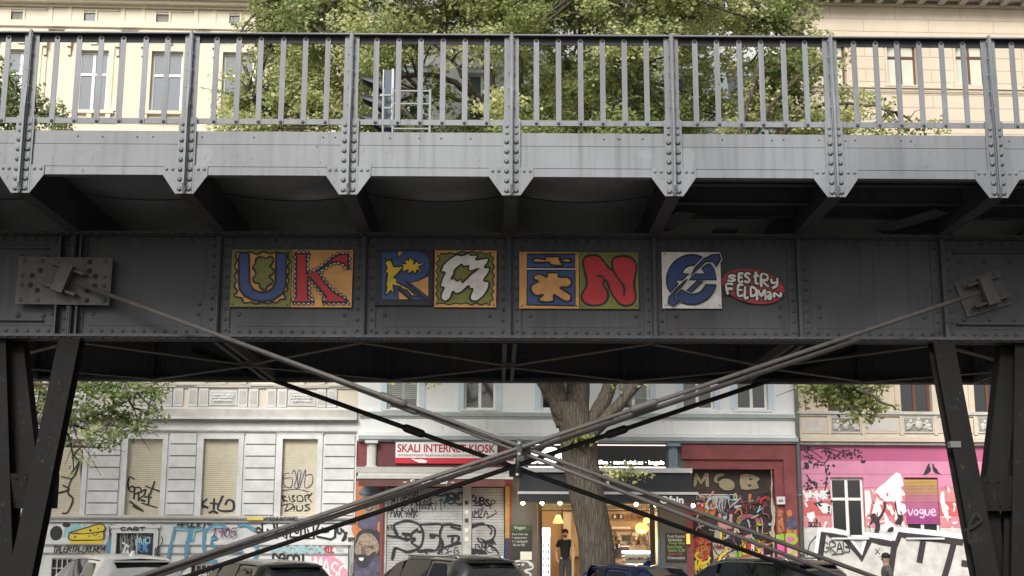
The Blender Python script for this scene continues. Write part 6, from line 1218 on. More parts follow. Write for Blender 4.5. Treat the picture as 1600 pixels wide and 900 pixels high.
def leaves(mb_, clumps, n_each, size, seed):
    """clumps (x,y,z,r); leaf blades in small sprays through each clump's volume"""
    rn = random.Random(seed); V_ = []; Fc = []; tone = []
    for (cx, cy, cz, r, *o) in clumps:
        n = int(n_each * (r / .7) ** 2 * (o[0] if o else 1)); ct = rn.gauss(.55, .2)
        sprays = [(rn.gauss(0, .48) * r, rn.gauss(0, .48) * r, rn.gauss(0, .36) * r) for _ in range(max(3, n // 14))]
        for i in range(n):
            s = sprays[i % len(sprays)]
            p = Vector((cx + s[0] + rn.gauss(0, .10), cy + s[1] + rn.gauss(0, .10), cz + s[2] + rn.gauss(0, .07)))
            nrm = Vector((rn.gauss(0, .55), rn.gauss(-.4, .5), rn.gauss(.6, .4))).normalized(); a = nrm.orthogonal().normalized(); t = rn.uniform(0, 6.28); c = nrm.cross(a); d = a * math.cos(t) + c * math.sin(t); e = nrm.cross(d)
            L = size * rn.uniform(.65, 1.25); W_ = L * .42; b = len(V_); f = nrm * L * .12
            V_ += [tuple(p - d * L * .5), tuple(p - d * L * .12 + e * W_ + f), tuple(p + d * L * .5 - f), tuple(p - d * L * .12 - e * W_ + f)]
            Fc.append((b, b + 1, b + 2, b + 3)); tone.append(min(1, max(0, ct + rn.gauss(0, .17))))
    return V_, Fc, tone
def crown(th, clumps, n_each, size, m, seed):
    V_, Fc, tone = leaves(None, clumps, n_each, size, seed); o3 = th.b
    me = bpy.data.meshes.new('crown'); me.from_pydata([(x - o3[0], y - o3[1], z - o3[2]) for x, y, z in V_], [], Fc); me.materials.append(m)
    at = me.attributes.new('tone', 'FLOAT', 'FACE'); at.data.foreach_set('value', tone); me.update()
    o = bpy.data.objects.new('crown', me); COL.objects.link(o); o.parent = th.e; return o
def wob(path, amp, rn, n=5):
    p = cr(path, n); return [tuple(c + rn.gauss(0, amp) for c in q) if 0 < i < len(p) - 1 else q for i, q in enumerate(p)]
def lerp_r(r0, r1, n): return [r0 + (r1 - r0) * i / (n - 1) for i in range(n)]
def twigs(mb, limbs, clumps, rn, m, r0=.035):
    nodes = [Vector(p) for l in limbs for p in l]
    for c in clumps:
        if rn.random() < .25: continue
        C = Vector(c[:3]); cand = [p for p in nodes if p.z < C.z + .4] or nodes; s = min(cand, key=lambda p: (p - C).length)
        if (s - C).length < .15: continue
        mid = (s + C) / 2 + Vector((rn.gauss(0, .15), rn.gauss(0, .15), rn.uniform(-.25, .1))) * (s - C).length * .5
        p = cr([tuple(s), tuple(mid), tuple(C)], 5); mb.tube(p, lerp_r(min(.06, r0 * (.6 + (s - C).length * .4)), .008, len(p)), m, 5, False)
        for k in range(2): e = C + Vector((rn.gauss(0, .4), rn.gauss(0, .4), rn.gauss(0, .25))); mb.tube([tuple(mid), tuple((mid + e) / 2 + Vector((0, 0, .06))), tuple(e)], [.014, .01, .005], m, 4, False)
TW0 = -6.4         # the big tree stands on the pavement edge, this far in front of the wall
def tp(x, y, dy=0): return F.P(x, y, TW0 + dy)
rn = random.Random(21)
base = tp(936, 960); base = (base[0], TW0, .12)
TR = T(F, base, 'linden_tree', 'large linden tree with a thick bare trunk rising in front of the cafe', 'tree', 'street trees')
mb = MB(); k_ = 31.0 / 2050
path = [(base[0] + .12, TW0, .12), (base[0] + .03, TW0, .5), tp(933, 880), tp(930, 840), tp(917, 770), tp(907, 715), tp(899, 665), tp(888, 630)]
pp = cr(path, 5); rr_ = [.50, .45, .41, .40, .40, .405, .41, .38]; R_ = [x for i in range(7) for x in [rr_[i] + (rr_[i + 1] - rr_[i]) * q / 5 for q in range(5)]] + [rr_[-1]]
pts = [Vector(p) for p in pp]; n = 40; b = len(mb.v)
for i, p in enumerate(pts):
    for j in range(n):
        t = 2 * math.pi * j / n; r = R_[i] * (1 + .05 * math.sin(3 * t + i * .25) + .035 * math.sin(7 * t + i * .5) + .022 * math.sin(17 * t + .3 * i) + rn.gauss(0, .009)); mb.v.append((p.x + r * math.cos(t), p.y + r * math.sin(t), p.z))
for i in range(len(pts) - 1):
    for j in range(n): q_ = (j + 1) % n; mb.face([b + i * n + j, b + i * n + q_, b + (i + 1) * n + q_, b + (i + 1) * n + j], BARK, True)
limbs = []
for lp, r0, r1 in (([tp(885, 665), tp(866, 600), tp(850, 450, -.6), tp(800, 260, -1), tp(783, 180, -1.2), tp(760, 100, -1.2), tp(740, -40, -1)], .25, .08),
                   ([tp(897, 680), tp(905, 590, .2), tp(908, 400, .5), tp(912, 150, .8), tp(913, 0, .8), tp(918, -140, 1)], .31, .11),
                   ([tp(908, 690), tp(935, 640), tp(956, 590), tp(985, 450), tp(995, 250, .3), tp(990, 180, .4), tp(1020, 60, .6), tp(1060, -60, .8)], .20, .06),
                   ([tp(915, 690, -.2), tp(960, 640, -.4), tp(1003, 588, -.6), tp(1080, 470, -1.4), tp(1130, 300, -2), tp(1180, 120, -2.2), tp(1200, 20, -2.2)], .16, .04),
                   ([tp(890, 670, -.1), tp(858, 620, -.3), tp(840, 585, -.6), tp(760, 420, -1.6), tp(690, 250, -2.4), tp(600, 140, -2.6), tp(520, 60, -2.4)], .12, .03)):
    p = wob(lp, .012, rn, 6); limbs.append(p); mb.tube(p, lerp_r(r0, r1, len(p)), BARK, 14, True)
for lp, r0, r1 in (([tp(783, 180, -1.2), tp(740, 150, -1.4), tp(690, 120, -1.8), tp(640, 118, -2), tp(600, 128, -2.2)], .10, .03), ([tp(790, 210, -1), tp(750, 175, -.6), tp(715, 155, -.2), tp(660, 145, .2)], .11, .03), ([tp(800, 240, -1), tp(770, 190, -1.6), tp(740, 140, -2.2), tp(700, 90, -2.6)], .12, .03), ([tp(830, 330, -.8), tp(825, 205, -1.4), tp(815, 130, -1.6), tp(812, 60, -1.8)], .12, .04), ([tp(908, 400, .5), tp(950, 260, 0), tp(1000, 205, -1.2), tp(1060, 190, -2)], .12, .04), ([tp(1130, 300, -2), tp(1200, 170, -2.4), tp(1260, 110, -2.6), tp(1300, 95, -2.6)], .07, .02),
                   ([tp(885, 30, .5), tp(900, 60, .5), tp(893, 120, .4)], .05, .03), ([tp(1180, 250, -1.5), tp(1270, 170, -2), tp(1340, 165, -2), tp(1400, 175, -2)], .06, .015), ([tp(700, 260, -1), tp(560, 190, -1.4), tp(470, 170, -1.6), tp(400, 150, -1.6)], .10, .02), ([tp(1080, 470, -1.4), tp(1180, 520, -3), tp(1280, 590, -5), tp(1350, 612, -6), tp(1400, 640, -6.4)], .10, .015)):
    p = wob(lp, .02, rn, 5); limbs.append(p); mb.tube(p, lerp_r(r0, r1, len(p)), BARK, 8, True)
cl = []
def Lb(y): return 400 if y < 70 else (385 - (y - 70) * .25 if y < 215 else 560)
def Rb_(y): return 1248 + max(0, min(y, 90)) * .35 if y < 215 else 1180
tries = 0
while len(cl) < 370 and tries < 9000:
    tries += 1; y = rn.uniform(-300, 212) if rn.random() < .88 else rn.uniform(212, 560); x = rn.uniform(Lb(y), Rb_(y)); e = (x - 830) / 470; 
    if y < -60 and abs(e) > 1 - (-60 - y) / 420: continue
    if 605 < x < 800 and 100 < y < 212 and rn.random() < .88: continue
    if 815 < x < 930 and 0 < y < 205 and rn.random() < .1: continue
    if y > 215 and rn.random() < .5: continue
    D = 3.6 * math.sqrt(max(.06, 1 - e * e)); dy = rn.uniform(-D, min(D, 3.4)); r = rn.uniform(.45, .8)
    x = min(max(x, Lb(y) + r * 42), Rb_(y) - r * 40); p = tp(x, y, dy); cl.append((p[0], p[1], p[2], r))
for x, y, r, dn in ((372, 120, .35, .8), (360, 165, .4, 1), (385, 190, .5, 1), (350, 195, .35, .9), (420, 200, .5, 1), (300, 400, .2, .3), (1290, 110, .4, .8), (1310, 150, .4, .7), (1345, 160, .4, .7), (1385, 175, .3, .6), (1320, 180, .5, 1), (1370, 200, .35, .8), (1300, 200, .5, 1), (1400, 203, .25, .7), (1432, 202, .25, .7), (1470, 203, .25, .6), (1255, 190, .6, 1), (1230, 150, .6, 1), (1265, 60, .45, .9), (560, 205, .4, 1), (500, 203, .4, 1), (640, 206, .3, .5), (700, 207, .3, .5), (950, 204, .3, 1), (870, 203, .3, .9), (1150, 205, .4, 1)):
    p = tp(x, y, rn.uniform(-2, -.6)); cl.append((p[0], p[1], p[2], r, dn))
for x, y, r, dn in ((1275, 605, .3, .8), (1300, 600, .4, 1), (1330, 605, .42, 1.1), (1310, 622, .35, 1.1), (1345, 630, .3, .9), (1285, 615, .25, .7), (1368, 640, .22, .8), (1390, 638, .15, .7), (1265, 598, .25, .8), (1372, 598, .3, .9), (1335, 648, .18, .8)):
    p = tp(x, y, -5.6 + rn.uniform(-.3, .3)); cl.append((p[0], p[1], p[2], r, dn))
sm_cl = []
for x, y, r, dn in ((905, 682, .13, 2.6), (918, 686, .1, 2.2), (898, 688, .1, 2), (955, 738, .17, 2.2), (975, 742, .15, 1.8), (995, 741, .12, 1.2), (1012, 745, .08, 1.2), (960, 588, .12, 1.4), (968, 603, .1, 1.2), (1005, 600, .08, 1)):
    p = tp(x, y, -.55); sm_cl.append((p[0], p[1], p[2], r, dn))
twigs(mb, limbs, cl, rn, BARK)
mb.tube([tp(930, 735, -.4), tp(965, 742, -.55), tp(1010, 746, -.6)], [.03, .015, .006], BARK, 5)
TR.part('trunk', mb); crown(TR, cl + sm_cl, 800, .108, LEAF1, 5)
# tree at the left edge: trunk out of frame, limbs reach in
LX = -1.6
def lp_(x, y, dy=0): return F.P(x, y, -8.5 + dy)
bt = F.at(-230, 960, -8.5)[0]; rn = random.Random(31)
T2 = T(F, (bt, -8.5, .06), 'street_tree', 'leafy tree whose branches reach in from beyond the left edge of the photo', 'tree', 'street trees'); mb = MB()
tr_ = wob([(bt, -8.5, .06), (bt + .1, -8.5, 2.5), lp_(-215, 500), lp_(-190, 300), lp_(-170, 80)], .02, rn, 6); mb.tube(tr_, lerp_r(.34, .14, len(tr_)), BARK, 16)
limbs = [tr_[10:]]
for l, r0, r1 in (([lp_(-215, 560), lp_(-120, 560), lp_(0, 640), lp_(90, 665), lp_(130, 655), lp_(170, 640), lp_(215, 615)], .12, .012), ([lp_(-210, 500), lp_(-100, 480), lp_(10, 580, -.4), lp_(60, 600, -.5), (lp_(110, 606, -.5))], .10, .012), ([lp_(-190, 300), lp_(-90, 230), lp_(0, 190), lp_(60, 175), lp_(95, 185)], .10, .012), ([lp_(-215, 540, .5), lp_(-80, 560, .6), lp_(40, 640, .8), lp_(60, 690, .8)], .08, .01)):
    p = wob(l, .02, rn, 5); limbs.append(p); mb.tube(p, lerp_r(r0, r1, len(p)), BARK, 7)
cl = []
for x, y, r, dn in ((40, 605, .45, 1), (80, 615, .45, 1), (120, 605, .45, 1.1), (160, 612, .45, 1.1), (200, 612, .4, 1), (235, 610, .3, .9), (60, 640, .4, 1), (100, 640, .4, 1.1), (145, 645, .4, 1), (190, 650, .35, 1), (230, 645, .22, .9), (50, 675, .3, .8), (95, 675, .25, .7), (140, 680, .3, .8), (175, 675, .3, .9), (210, 672, .2, .9), (238, 668, .14, .8), (130, 715, .15, .6), (160, 700, .2, .7), (115, 740, .08, .6), (185, 695, .12, .8), (40, 700, .2, .7), (5, 620, .5, 1), (0, 680, .4, 1), (-40, 640, .6, 1), (248, 640, .14, .8), (255, 618, .16, .8),
                   (20, 120, .35, .8), (40, 150, .4, 1), (15, 170, .5, 1.1), (60, 175, .4, .9), (85, 170, .28, .7), (40, 200, .5, 1.1), (80, 200, .35, .9), (100, 180, .16, .6), (-10, 150, .5, 1.1), (-40, 100, .7, 1), (95, 198, .25, .9), (5, 200, .5, 1.1), (55, 150, .2, .7)):
    p = lp_(x, y, rn.uniform(-.7, .7)); cl.append((p[0], p[1], p[2], r, dn))
for k in range(60): x = rn.uniform(-480, -40); y = rn.uniform(-60, 520); p = lp_(x, y, rn.uniform(-2.5, 2)); cl.append((p[0], p[1], p[2], rn.uniform(.5, .8)))
for k in range(10): x = rn.uniform(-40, 110); y = rn.uniform(250, 560); p = lp_(x, y, rn.uniform(-1, 1)); cl.append((p[0], p[1], p[2], rn.uniform(.4, .6)))
twigs(mb, limbs, cl, rn, BARK); T2.part('trunk', mb); crown(T2, cl, 800, .095, LEAF2, 9)

#==PART:CARS==
TYRE = mat('tyre', (.015, .015, .016), .85, var=.1); RIM = mat('rim', (.35, .36, .37), .35, .8, var=0); CGL = mat('car_glass', (.008, .010, .012), .03, 0, var=0, spec=.55); CPL = mat('car_plastic', (.02, .02, .021), .6, var=0); CHR_ = mat('chrome', (.7, .7, .7), .15, 1, var=0); TLR = mat('tail_lamp', (.35, .01, .01), .2, var=0); HLM = mat('head_lamp', (.6, .62, .62), .1, var=0)
def paint(n, c, met=.3, r=.22):
    m = mat(n, c, r, met, var=.05, scale=3); m.node_tree.nodes['Principled BSDF'].inputs['Coat Weight'].default_value = .8; m.node_tree.nodes['Principled BSDF'].inputs['Coat Roughness'].default_value = .05; return m
def car(corner, D, theta, L, H, Wd, pm, name, label, rails=None, fin=False, spoiler=None, hatch=.32, seed=0, trim=None):
    """corner: photo pixel of the roof's rear-left corner, D its distance"""
    hd = Vector((-math.cos(R(theta)), math.sin(R(theta)), 0)); ln = Vector((-math.sin(R(theta)), -math.cos(R(theta)), 0)); hw = Wd / 2
    cu = I0.at(corner[0], corner[1], D)[0]; xr = -L / 2 + hatch + .12
    C = Vector((cu, D, 0)) - hd * xr - ln * (hw * .68)
    Fr = Frame(0, 0); Fr.M = Matrix.Translation(C) @ Matrix.Rotation(R(180 - theta), 4, 'Z')
    th = T(Fr, (0, 0, 0), name, label, 'car', 'cars parked nose-in in front of the houses')
    zb = H * .635; f = H / 1.6
    S = [(L / 2, .40 * f, .55 * f, .62), (L / 2 - .06, .45 * f, .72 * f, .78), (L / 2 - .35, .84 * f, .86 * f, .86), (L / 2 - .8, zb - .1, zb - .07, .88), (L / 2 - 1.25, zb - .03, zb + .0, .86), (L / 2 - 1.42, zb, zb + .05, .80), (L / 2 - 1.8, zb, H * .84, .72), (L / 2 - 2.1, zb, H * .955, .67), (L / 2 - 2.5, zb, H * .99, .665), (0 - .1, zb, H, .66), (-L / 2 + 1.2, zb + .01, H * .992, .655), (-L / 2 + hatch + .35, zb + .02, H * .972, .645), (-L / 2 + hatch + .12, zb + .025, H * .955, .65), (-L / 2 + hatch * .55, zb + .03, H * .83, .66), (-L / 2 + .16, zb + .03, zb + .08, .74), (-L / 2 + .05, .86 * f, .88 * f, .80), (-L / 2, .6 * f, .66 * f, .78), (-L / 2 + .02, .38 * f, .42 * f, .72)]
    def sec(s):
        x, zbb, zt, wt = s; fr = 1 if abs(x) < L / 2 - .3 else (.97 if abs(x) < L / 2 - .1 else .9); wm = hw * fr; zl_ = .24 * f
        zt = max(zt, zl_ + .1); zbb = min(zbb, zt - .02)
        return [(x, wm * .95, zl_), (x, wm, zl_ + (zbb - zl_) * .35), (x, wm, zl_ + (zbb - zl_) * .75), (x, wm * .965, zbb), (x, hw * (wt + .07), zbb + (zt - zbb) * .86), (x, hw * wt * .97, zt - (zt - zbb) * .02), (x, hw * wt * .55, zt + .012), (x, 0, zt + .018)]
    secs = [sec(s) for s in S]; mb = MB(); b = len(mb.v); m_ = 15
    for s in secs: full = s + [(x, -y, z) for x, y, z in s[-2::-1]]; mb.v += full
    for i in range(len(secs) - 1):
        for j in range(m_ - 1): a = b + i * m_ + j; mb.face([a, a + 1, a + m_ + 1, a + m_], pm, True)
    mb.face([b + j for j in range(m_)][::-1], pm); e = b + (len(secs) - 1) * m_; mb.face([e + j for j in range(m_)], pm)
    body = th.part('body', mb)
    def at(x):
        for i in range(len(S) - 1):
            if S[i][0] >= x >= S[i + 1][0] or (i > 14): t = (S[i][0] - x) / (S[i][0] - S[i + 1][0] + 1e-9); return [tuple(p + (q - p) * t for p, q in zip(u, v)) for u, v in zip(secs[i], secs[i + 1])]
        return secs[9]
    def side(xa, xb, sg, lo=.06, hi=.99, n=5, sl0=0, sl1=0):
        g = MB(); b = len(g.v)
        for i in range(n + 1):
            t = i / n; x = xa + (xb - xa) * t
            for k in (lo, hi):
                xx = x + (sl0 * (1 - t) + sl1 * t) * (k - .5); q = at(xx); p = [a_ + (b_ - a_) * k for a_, b_ in zip(q[3], q[4])]; g.v.append((p[0], sg * (p[1] + .008), p[2]))
        for i in range(n): a = b + 2 * i; g.face([a, a + 1, a + 3, a + 2], CGL, True)
        return g
    def top(xa, xb, fr, n=4):
        g = MB(); b = len(g.v)
        for i in range(n + 1):
            q = at(xa + (xb - xa) * i / n)
            for y in (-1, -.5, 0, .5, 1): w_ = q[5][1] * fr; z = q[5][2] + (q[7][2] - q[5][2]) * (1 - abs(y)) ; dx = (.012 if xa > 0 else -.012); g.v.append((q[5][0] + dx, w_ * y, z + .008))
        for i in range(n):
            for k in range(4): a = b + 5 * i + k; g.face([a, a + 1, a + 6, a + 5], CGL, True)
        return g
    x1 = L / 2 - 1.75; x2 = -.05; x3 = -L / 2 + 1.32; x4 = -L / 2 + hatch + .42
    for sg in (1, -1):
        th.part('side_window', side(x1, x2 + .04, sg, sl0=-.42)); th.part('side_window', side(x2 - .04, x3 + .03, sg)); th.part('side_window', side(x3 - .04, x4, sg, .2, .88, sl1=.28))
        g = MB(); P0 = [at(x1 + (x4 - x1) * k / 8) for k in range(9)]; g.tube([(p[3][0], sg * (p[3][1] + .004), p[3][2] + .02) for p in P0], .012, trim or CPL, 5); g.tube([(p[4][0], sg * (p[4][1] + .004), p[4][2] + .0) for p in P0[1:]], .010, trim or CPL, 5); th.part('window_trim', g)
        if rails: g = MB(); g.tube([(x, sg * at(x)[5][1] * .96, at(x)[5][2] + h_) for x, h_ in ((x1 - .5, 0), (x1 - .62, .04), (0, .05), (-L / 2 + .75, .045), (-L / 2 + .6, 0))], .018, rails, 6); th.part('roof_rail', g)
        g = MB(); q = at(x1 - .05); g.sphere((x1 - .02, sg * (q[3][1] + .1), zb + .08), .1, pm, 10, 6, (.7, 1, .7)); g.box(x1 - .04, x1, sg * (q[3][1] - .02), sg * (q[3][1] + .06), zb + .02, zb + .05, CPL); th.part('wing_mirror', g)
        for xd in (x2 - .02, x3 + .1):
            g = MB(); q = at(xd); g.box(xd - .0, xd + .18, sg * (hw - .004), sg * (hw + .03), zb - .14, zb - .11, pm); th.part('door_handle', g)
        g = MB(); g.box(-L / 2 - .012, -L / 2 + .2, sg * (hw * .55), sg * (hw * .88), .68 * f, .86 * f, TLR); th.part('tail_lamp', g); g = MB(); g.box(L / 2 - .25, L / 2 - .0, sg * hw * .5, sg * hw * .84, .6 * f, .72 * f, HLM); th.part('headlight', g)
        for xw in (L / 2 - .85, -L / 2 + .85):
            g = MB(); y0 = sg * (hw - .2); y1 = sg * (hw + .012); rr0 = .33; g.lathe((xw, 0, rr0), [(0.01, y0), (rr0 - .03, y0), (rr0, y0 + sg * .04), (rr0, y1 - sg * .04), (rr0 - .03, y1), (.21, y1)], TYRE, 24, 'y'); wl = th.part('wheel', g); g = MB(); g.lathe((xw, 0, rr0), [(.212, y1), (.20, y1 - sg * .02), (.03, y1 - sg * .015), (.001, y1)], RIM, 15, 'y'); th.part('rim', g, wl)
    th.part('rear_window', top(-L / 2 + hatch + .08, -L / 2 + .2, .9)); th.part('windscreen', top(L / 2 - 2.05, L / 2 - 1.45, .94))
    g = MB(); g.box(-L / 2 - .02, -L / 2 - .0, -.26, .26, .5 * f, .61 * f, PL); th.part('number_plate', g); g = MB(); g.box(-L / 2 - .04, -L / 2 + .08, -hw * .86, hw * .86, .3 * f, .47 * f, CPL); th.part('bumper', g)
    if fin: g = MB(); x = -L / 2 + hatch + .55; z = at(x)[7][2]; g.prism([(x - .1, z - .01), (x + .12, z - .01), (x - .06, z + .09), (x - .1, z + .085)], -.02, .02, pm); th.part('antenna_fin', g)
    if spoiler:
        g = MB(); x = -L / 2 + hatch + .1; z = at(x)[5][2]
        g.prism([(x + .15, z + .0), (x - .16, z - .02), (x - .16, z - .05), (x + .1, z - .03)], -hw * .62, hw * .62, spoiler); th.part('spoiler', g)
    return th
car((168, 871), 25.4, 53, 4.45, 1.60, 1.86, paint('paint_white', (.88, .88, .87), 0, .35), 'parked_car', 'white compact off-roader parked at the left in front of the yellow cheese painting', None, True, paint('paint_white', (.78, .78, .77), 0))
car((415, 880), 25.8, 50, 4.3, 1.50, 1.80, paint('paint_black', (.015, .015, .016), .2), 'parked_car', 'black hatchback with a dark roof spoiler, second from the left, before the grille window', None, False, CPL)
car((722, 876), 25.9, 50, 4.55, 1.60, 1.84, paint('paint_dark_grey', (.10, .095, .088), .6), 'parked_car', 'grey-brown estate car with silver roof rails in front of the shuttered kiosk', CHR_, False, paint('paint_dark_grey', (.10, .095, .088), .6))
car((1002, 888), 26.1, 50, 3.95, 1.43, 1.72, paint('paint_navy', (.01, .025, .11), .3), 'parked_car', 'small dark blue hatchback in front of the cafe and the tree', None, True, None)
car((1240, 878), 25.9, 50, 4.6, 1.56, 1.84, paint('paint_black2', (.006, .008, .012), .3), 'parked_car', 'glossy black estate with silver rails and window trim in front of the gateway', CHR_, False, paint('paint_black2', (.006, .008, .012), .3), trim=CHR_)
# scooter left of the white car
u, z = I0.at(96, 880, 29.0); t = T(I0, (u, 29, 0), 'motor_scooter', 'scooter with white mirrors standing left of the white car', 'scooter'); s = 1.12
SW = paint('scooter_white', (.7, .7, .68), 0); Sg = lambda x, y, zz: (u + x * s, 29 + y * s, zz * s)
mb = MB(); mb.tube([Sg(-.75, 0, .55), Sg(-.3, 0, .62), Sg(-.1, 0, .45), Sg(.15, 0, .28), Sg(.4, 0, .3)], [.14, .2, .15, .1, .06], SW, 12); mb.tube([Sg(.36, 0, .3), Sg(.48, 0, .6), Sg(.42, 0, .98)], [.16, .2, .1], SW, 12); t.part('body', mb)
mb = MB(); mb.tube([Sg(-.75, 0, .74), Sg(-.4, 0, .78), Sg(-.1, 0, .72)], [.09, .13, .08], CPL, 10); t.part('seat', mb)
for x in (-.65, .6): mb = MB(); mb.lathe((u + x * s, 29, .25 * s), [(.14 * s, -.05), (.25 * s, -.05), (.25 * s, .05), (.14 * s, .05)], TYRE, 20, 'y'); w_ = t.part('wheel', mb); mb = MB(); mb.lathe((u + x * s, 29, .25 * s), [(.01, -.03), (.14 * s, -.04), (.14 * s, .04), (.01, .03)], RIM, 12, 'y'); t.part('rim', mb, w_)
mb = MB(); mb.tube([Sg(.36, -.34, 1.0), Sg(.42, -.15, 1.03), Sg(.42, .15, 1.03), Sg(.36, .34, 1.0)], .018, CPL, 6); t.part('handlebar', mb)
for sg in (-1, 1): mb = MB(); mb.tube([Sg(.4, sg * .2, 1.03), Sg(.36 - .06 * sg, sg * .26, 1.2)], .01, CPL, 5); c = Sg(.36 - .1 * sg, sg * .26, 1.22); mb.sphere(c, .085, SW, 12, 8, (1, .5, .7)); t.part('mirror', mb)
mb = MB(); mb.sphere(Sg(.5, 0, .96), .09, HLM, 10, 6); t.part('headlight', mb)

#==PART:PEOPLE==
def skin(name, verts, edges, radii, m, parent, lv=2, root=0, off=(0, 0, 0)):
    me = bpy.data.meshes.new(name); me.from_pydata([tuple(a - b_ for a, b_ in zip(v, off)) for v in verts], edges, []); ob = bpy.data.objects.new(name, me); COL.objects.link(ob)
    md = ob.modifiers.new('s', 'SKIN'); md.use_smooth_shade = True; sb = ob.modifiers.new('u', 'SUBSURF'); sb.levels = lv
    for i, r in enumerate(radii): sv = me.skin_vertices[0].data[i]; sv.radius = r if isinstance(r, tuple) else (r, r); sv.use_root = (i == root)
    dg = bpy.context.evaluated_depsgraph_get(); m2 = bpy.data.meshes.new_from_object(ob.evaluated_get(dg)); bpy.data.objects.remove(ob); m2.materials.clear(); m2.materials.append(m)
    o = bpy.data.objects.new(name, m2); COL.objects.link(o); o.parent = parent; return o
SKN = mat('skin', (.62, .40, .29), .55, var=.08, scale=9); HAIR = mat('hair_dark', (.018, .012, .01), .7, var=.2, scale=40); JEAN = mat('trousers_dark', (.05, .055, .06), .85, var=.2, scale=12); SHB = mat('polo_black', (.012, .013, .017), .8, var=.15); COLR = mat('collar_cream', (.6, .54, .45), .8, var=0); GRJ = mat('jacket_grey', (.15, .14, .135), .85, var=.3, scale=10); CAPM = mat('cap_dark', (.03, .028, .027), .8, var=.15); SHOE = mat('shoe', (.03, .03, .03), .6, var=0)
def person(fr, x, y, z0, H, face, label, arms, shirt, legs, top_m, trou, sleeve=1.0, cap=None, beard=False, stride=0):
    """face: heading in degrees (0 = +x of the frame). arms: list per side of (elbow, wrist, hand tip) offsets in body heads (fwd, side, up)"""
    th = T(fr, (x, y, z0), 'person', label, 'person'); u = H / 7.6; ca, sa = math.cos(R(face)), math.sin(R(face))
    def P(f, s, z): return ((f * ca - s * sa) * u, (f * sa + s * ca) * u, z * u)       # f forward, s left, z up (in heads)
    V_ = [P(0, 0, 3.95), P(0, 0, 4.5), P(-.02, 0, 5.2), P(-.03, 0, 5.9), P(0, 0, 6.35), P(.03, 0, 6.62), P(.05, 0, 6.95), P(.04, 0, 7.28)]
    rd = [(.52, .42), (.5, .40), (.56, .42), (.52, .38), (.24, .24), (.27, .3), (.36, .40), (.28, .33)]; Rr = [tuple(q * u for q in r) for r in rd]; Eg = [(i, i + 1) for i in range(7)]
    def chain(start, pts, rads):
        i0 = start
        for p, r in zip(pts, rads): V_.append(P(*p)); Rr.append((r * u, r * u)); Eg.append((i0, len(V_) - 1)); i0 = len(V_) - 1
        return i0
    for k, sg in enumerate((1, -1)):
        f = stride * sg; chain(0, [(f * .15, sg * .38, 3.75), (f * .5, sg * .40, 2.1), (f * .55 - (.3 if f < 0 else 0), sg * .42, .35), (f * .6 + .1, sg * .42, .12), (f * .6 + .55, sg * .45, .08)], [.40, .28, .17, .15, .11])
        el, wr, tip = arms[k]; h = chain(3, [(-.02, sg * .72, 5.95), el, wr], [.24, .17, .115]); h2 = chain(h, [tuple(a + (b_ - a) * .45 for a, b_ in zip(wr, tip))], [.15])
        d = [b_ - a for a, b_ in zip(wr, tip)]
        for j in range(4): o_ = (j - 1.5) * .085; chain(h2, [(tip[0] * .6 + wr[0] * .4 + o_, tip[1] * .6 + wr[1] * .4, tip[2] * .6 + wr[2] * .4), (tip[0] + o_, tip[1], tip[2] - .03 * (j % 2))], [.05, .042])
        chain(h, [(wr[0] + .14, wr[1], wr[2] - .12), (wr[0] + .2, wr[1] - sg * .03, wr[2] - .25)], [.05, .042])
    body = skin('body', V_, Eg, Rr, SKN, th.e)
    a0 = arms[0]; a1 = arms[1]; Vs = [P(0, 0, 3.5), P(0, 0, 4.5), P(-.02, 0, 5.2), P(-.03, 0, 5.85), P(0, 0, 6.42)]; Rs_ = [(.68, .56), (.60, .51), (.62, .48), (.60, .45), (.34, .34)]; Es = [(i, i + 1) for i in range(4)]
    for sg, (el, wr, tip) in ((1, a0), (-1, a1)):
        Vs.append(P(-.02, sg * .74, 5.95)); Es.append((3, len(Vs) - 1)); Rs_.append((.29, .29))
        e2 = tuple(a + (b_ - a) * (.6 if sleeve < 1 else 1) for a, b_ in zip((-.02, sg * .74, 5.95), el)); Vs.append(P(*e2)); Es.append((len(Vs) - 2, len(Vs) - 1)); Rs_.append((.25, .25))
        if sleeve >= 1: Vs.append(P(*wr)); Es.append((len(Vs) - 2, len(Vs) - 1)); Rs_.append((.17, .17))
    skin(shirt, Vs, Es, [tuple(q * u for q in r) for r in Rs_], top_m, th.e)
    Vl = [P(0, 0, 4.5), P(0, 0, 3.9)]; Rl = [(.50, .42), (.56, .47)]; El = [(0, 1)]
    for sg in (1, -1):
        f = stride * sg; i0 = 1
        for p, r in (((f * .15, sg * .38, 3.6), .43), ((f * .5, sg * .40, 2.1), .32), ((f * .55 - (.3 if f < 0 else 0), sg * .42, .3), .24)): Vl.append(P(*p)); Rl.append((r, r)); El.append((i0, len(Vl) - 1)); i0 = len(Vl) - 1
    skin(legs, Vl, El, [tuple(q * u for q in r) for r in Rl], trou, th.e)
    g = MB()
    for sg in (1, -1): f = stride * sg; c = P(f * .6 + .3, sg * .44, .14); g.sphere(c, .36 * u, SHOE, 10, 6, (1 if abs(ca) > .7 else .45, .45 if abs(ca) > .7 else 1, .38))
    o = link('shoes', g, th.e)
    g = MB(); hc = P(.05, 0, 7.0)
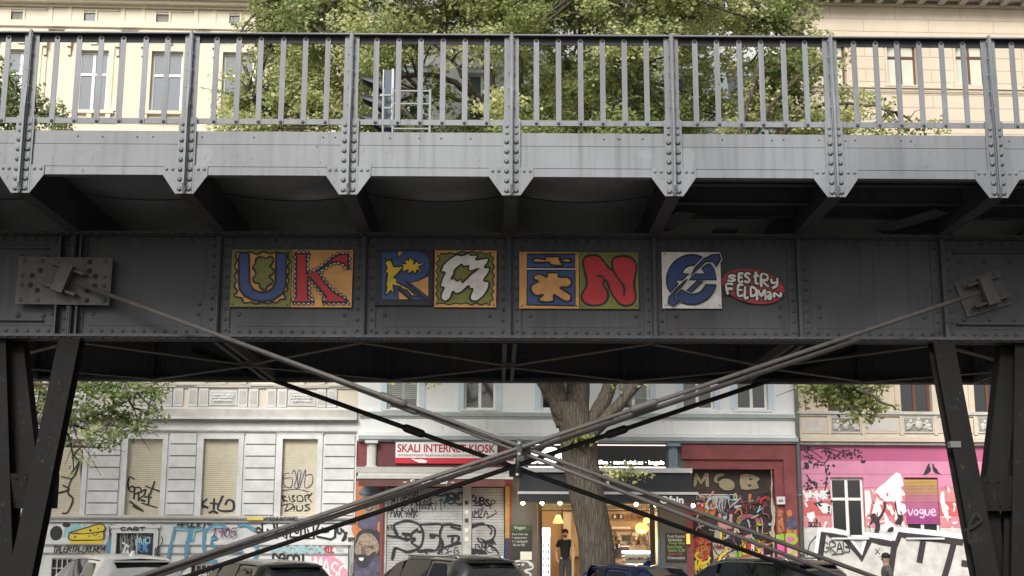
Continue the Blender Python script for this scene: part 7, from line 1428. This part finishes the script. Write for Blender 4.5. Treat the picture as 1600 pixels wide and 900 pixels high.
    if cap is None: g.sphere(P(-.02, 0, 7.16), .42 * u, HAIR, 14, 8, (.98, .98, .88)); link('hair', g, th.e)
    else:
        g.sphere(P(.02, 0, 7.22), .44 * u, cap, 14, 8, (1.0, 1.0, .78)); b_ = len(g.v)
        for k in range(9): a = math.pi * (k / 8 - .5); g.v += [P(.2 + .25 * math.cos(a), .34 * math.sin(a), 7.18), P(.35 + .52 * math.cos(a), .36 * math.sin(a), 7.08)]
        for k in range(8): g.face([b_ + 2 * k, b_ + 2 * k + 2, b_ + 2 * k + 3, b_ + 2 * k + 1], cap)
        link('cap', g, th.e)
    g = MB()
    for sg in (1, -1): g.sphere(P(.40, sg * .14, 7.0), .045 * u, TB, 8, 5)
    link('eyes', g, th.e); g = MB(); g.sphere(P(.46, 0, 6.88), .07 * u, SKN, 8, 6, (1, 1, 1.3)); link('nose', g, th.e)
    g = MB()
    for sg in (1, -1): g.sphere(P(.03, sg * .38, 6.93), .09 * u, SKN, 8, 6, (.6, .6, 1.1))
    link('ears', g, th.e); g = MB(); g.sphere(P(.38, 0, 6.74), .06 * u, mat('lips', (.3, .1, .08), .5, var=0), 8, 5, (1.4, 1.4, .5)); link('mouth', g, th.e)
    if beard: g = MB(); g.sphere(P(.16, 0, 6.68), .25 * u, HAIR, 12, 7, (1, .95, .7)); link('beard', g, th.e); g = MB(); g.lathe(P(.04, 0, 6.28), [(.34 * u, -.06 * u), (.27 * u, .12 * u), (.25 * u, .1 * u), (.3 * u, -.07 * u)], COLR, 14); link('collar', g, th.e)
    return th
xk, zk = F.at(883, 825, .75)
arms_hip = [((-.1, 1.12, 4.85), (.18, .95, 3.95), (.25, .72, 3.55)), ((-.1, -1.12, 4.85), (.18, -.95, 3.95), (.25, -.72, 3.55))]
person(F, xk, .75, fl, zk - fl, -92, 'bearded man in a black polo shirt standing in the lit cafe doorway, hands in pockets', arms_hip, 'polo_shirt', 'trousers', SHB, JEAN, .5, None, True)
xk, zk = I0.at(1384, 862.5, 29.2)
arms_w = [((-.25, .95, 4.9), (.2, .95, 4.05), (.4, .9, 3.6)), ((.05, -.95, 4.85), (.35, -.9, 4.0), (.5, -.85, 3.6))]
person(I0, xk, 29.2, 0, zk, 180, 'person in a dark cap and grey jacket walking left past the graffiti wall', arms_w, 'jacket', 'trousers', GRJ, JEAN, 1, CAPM, False, .9)
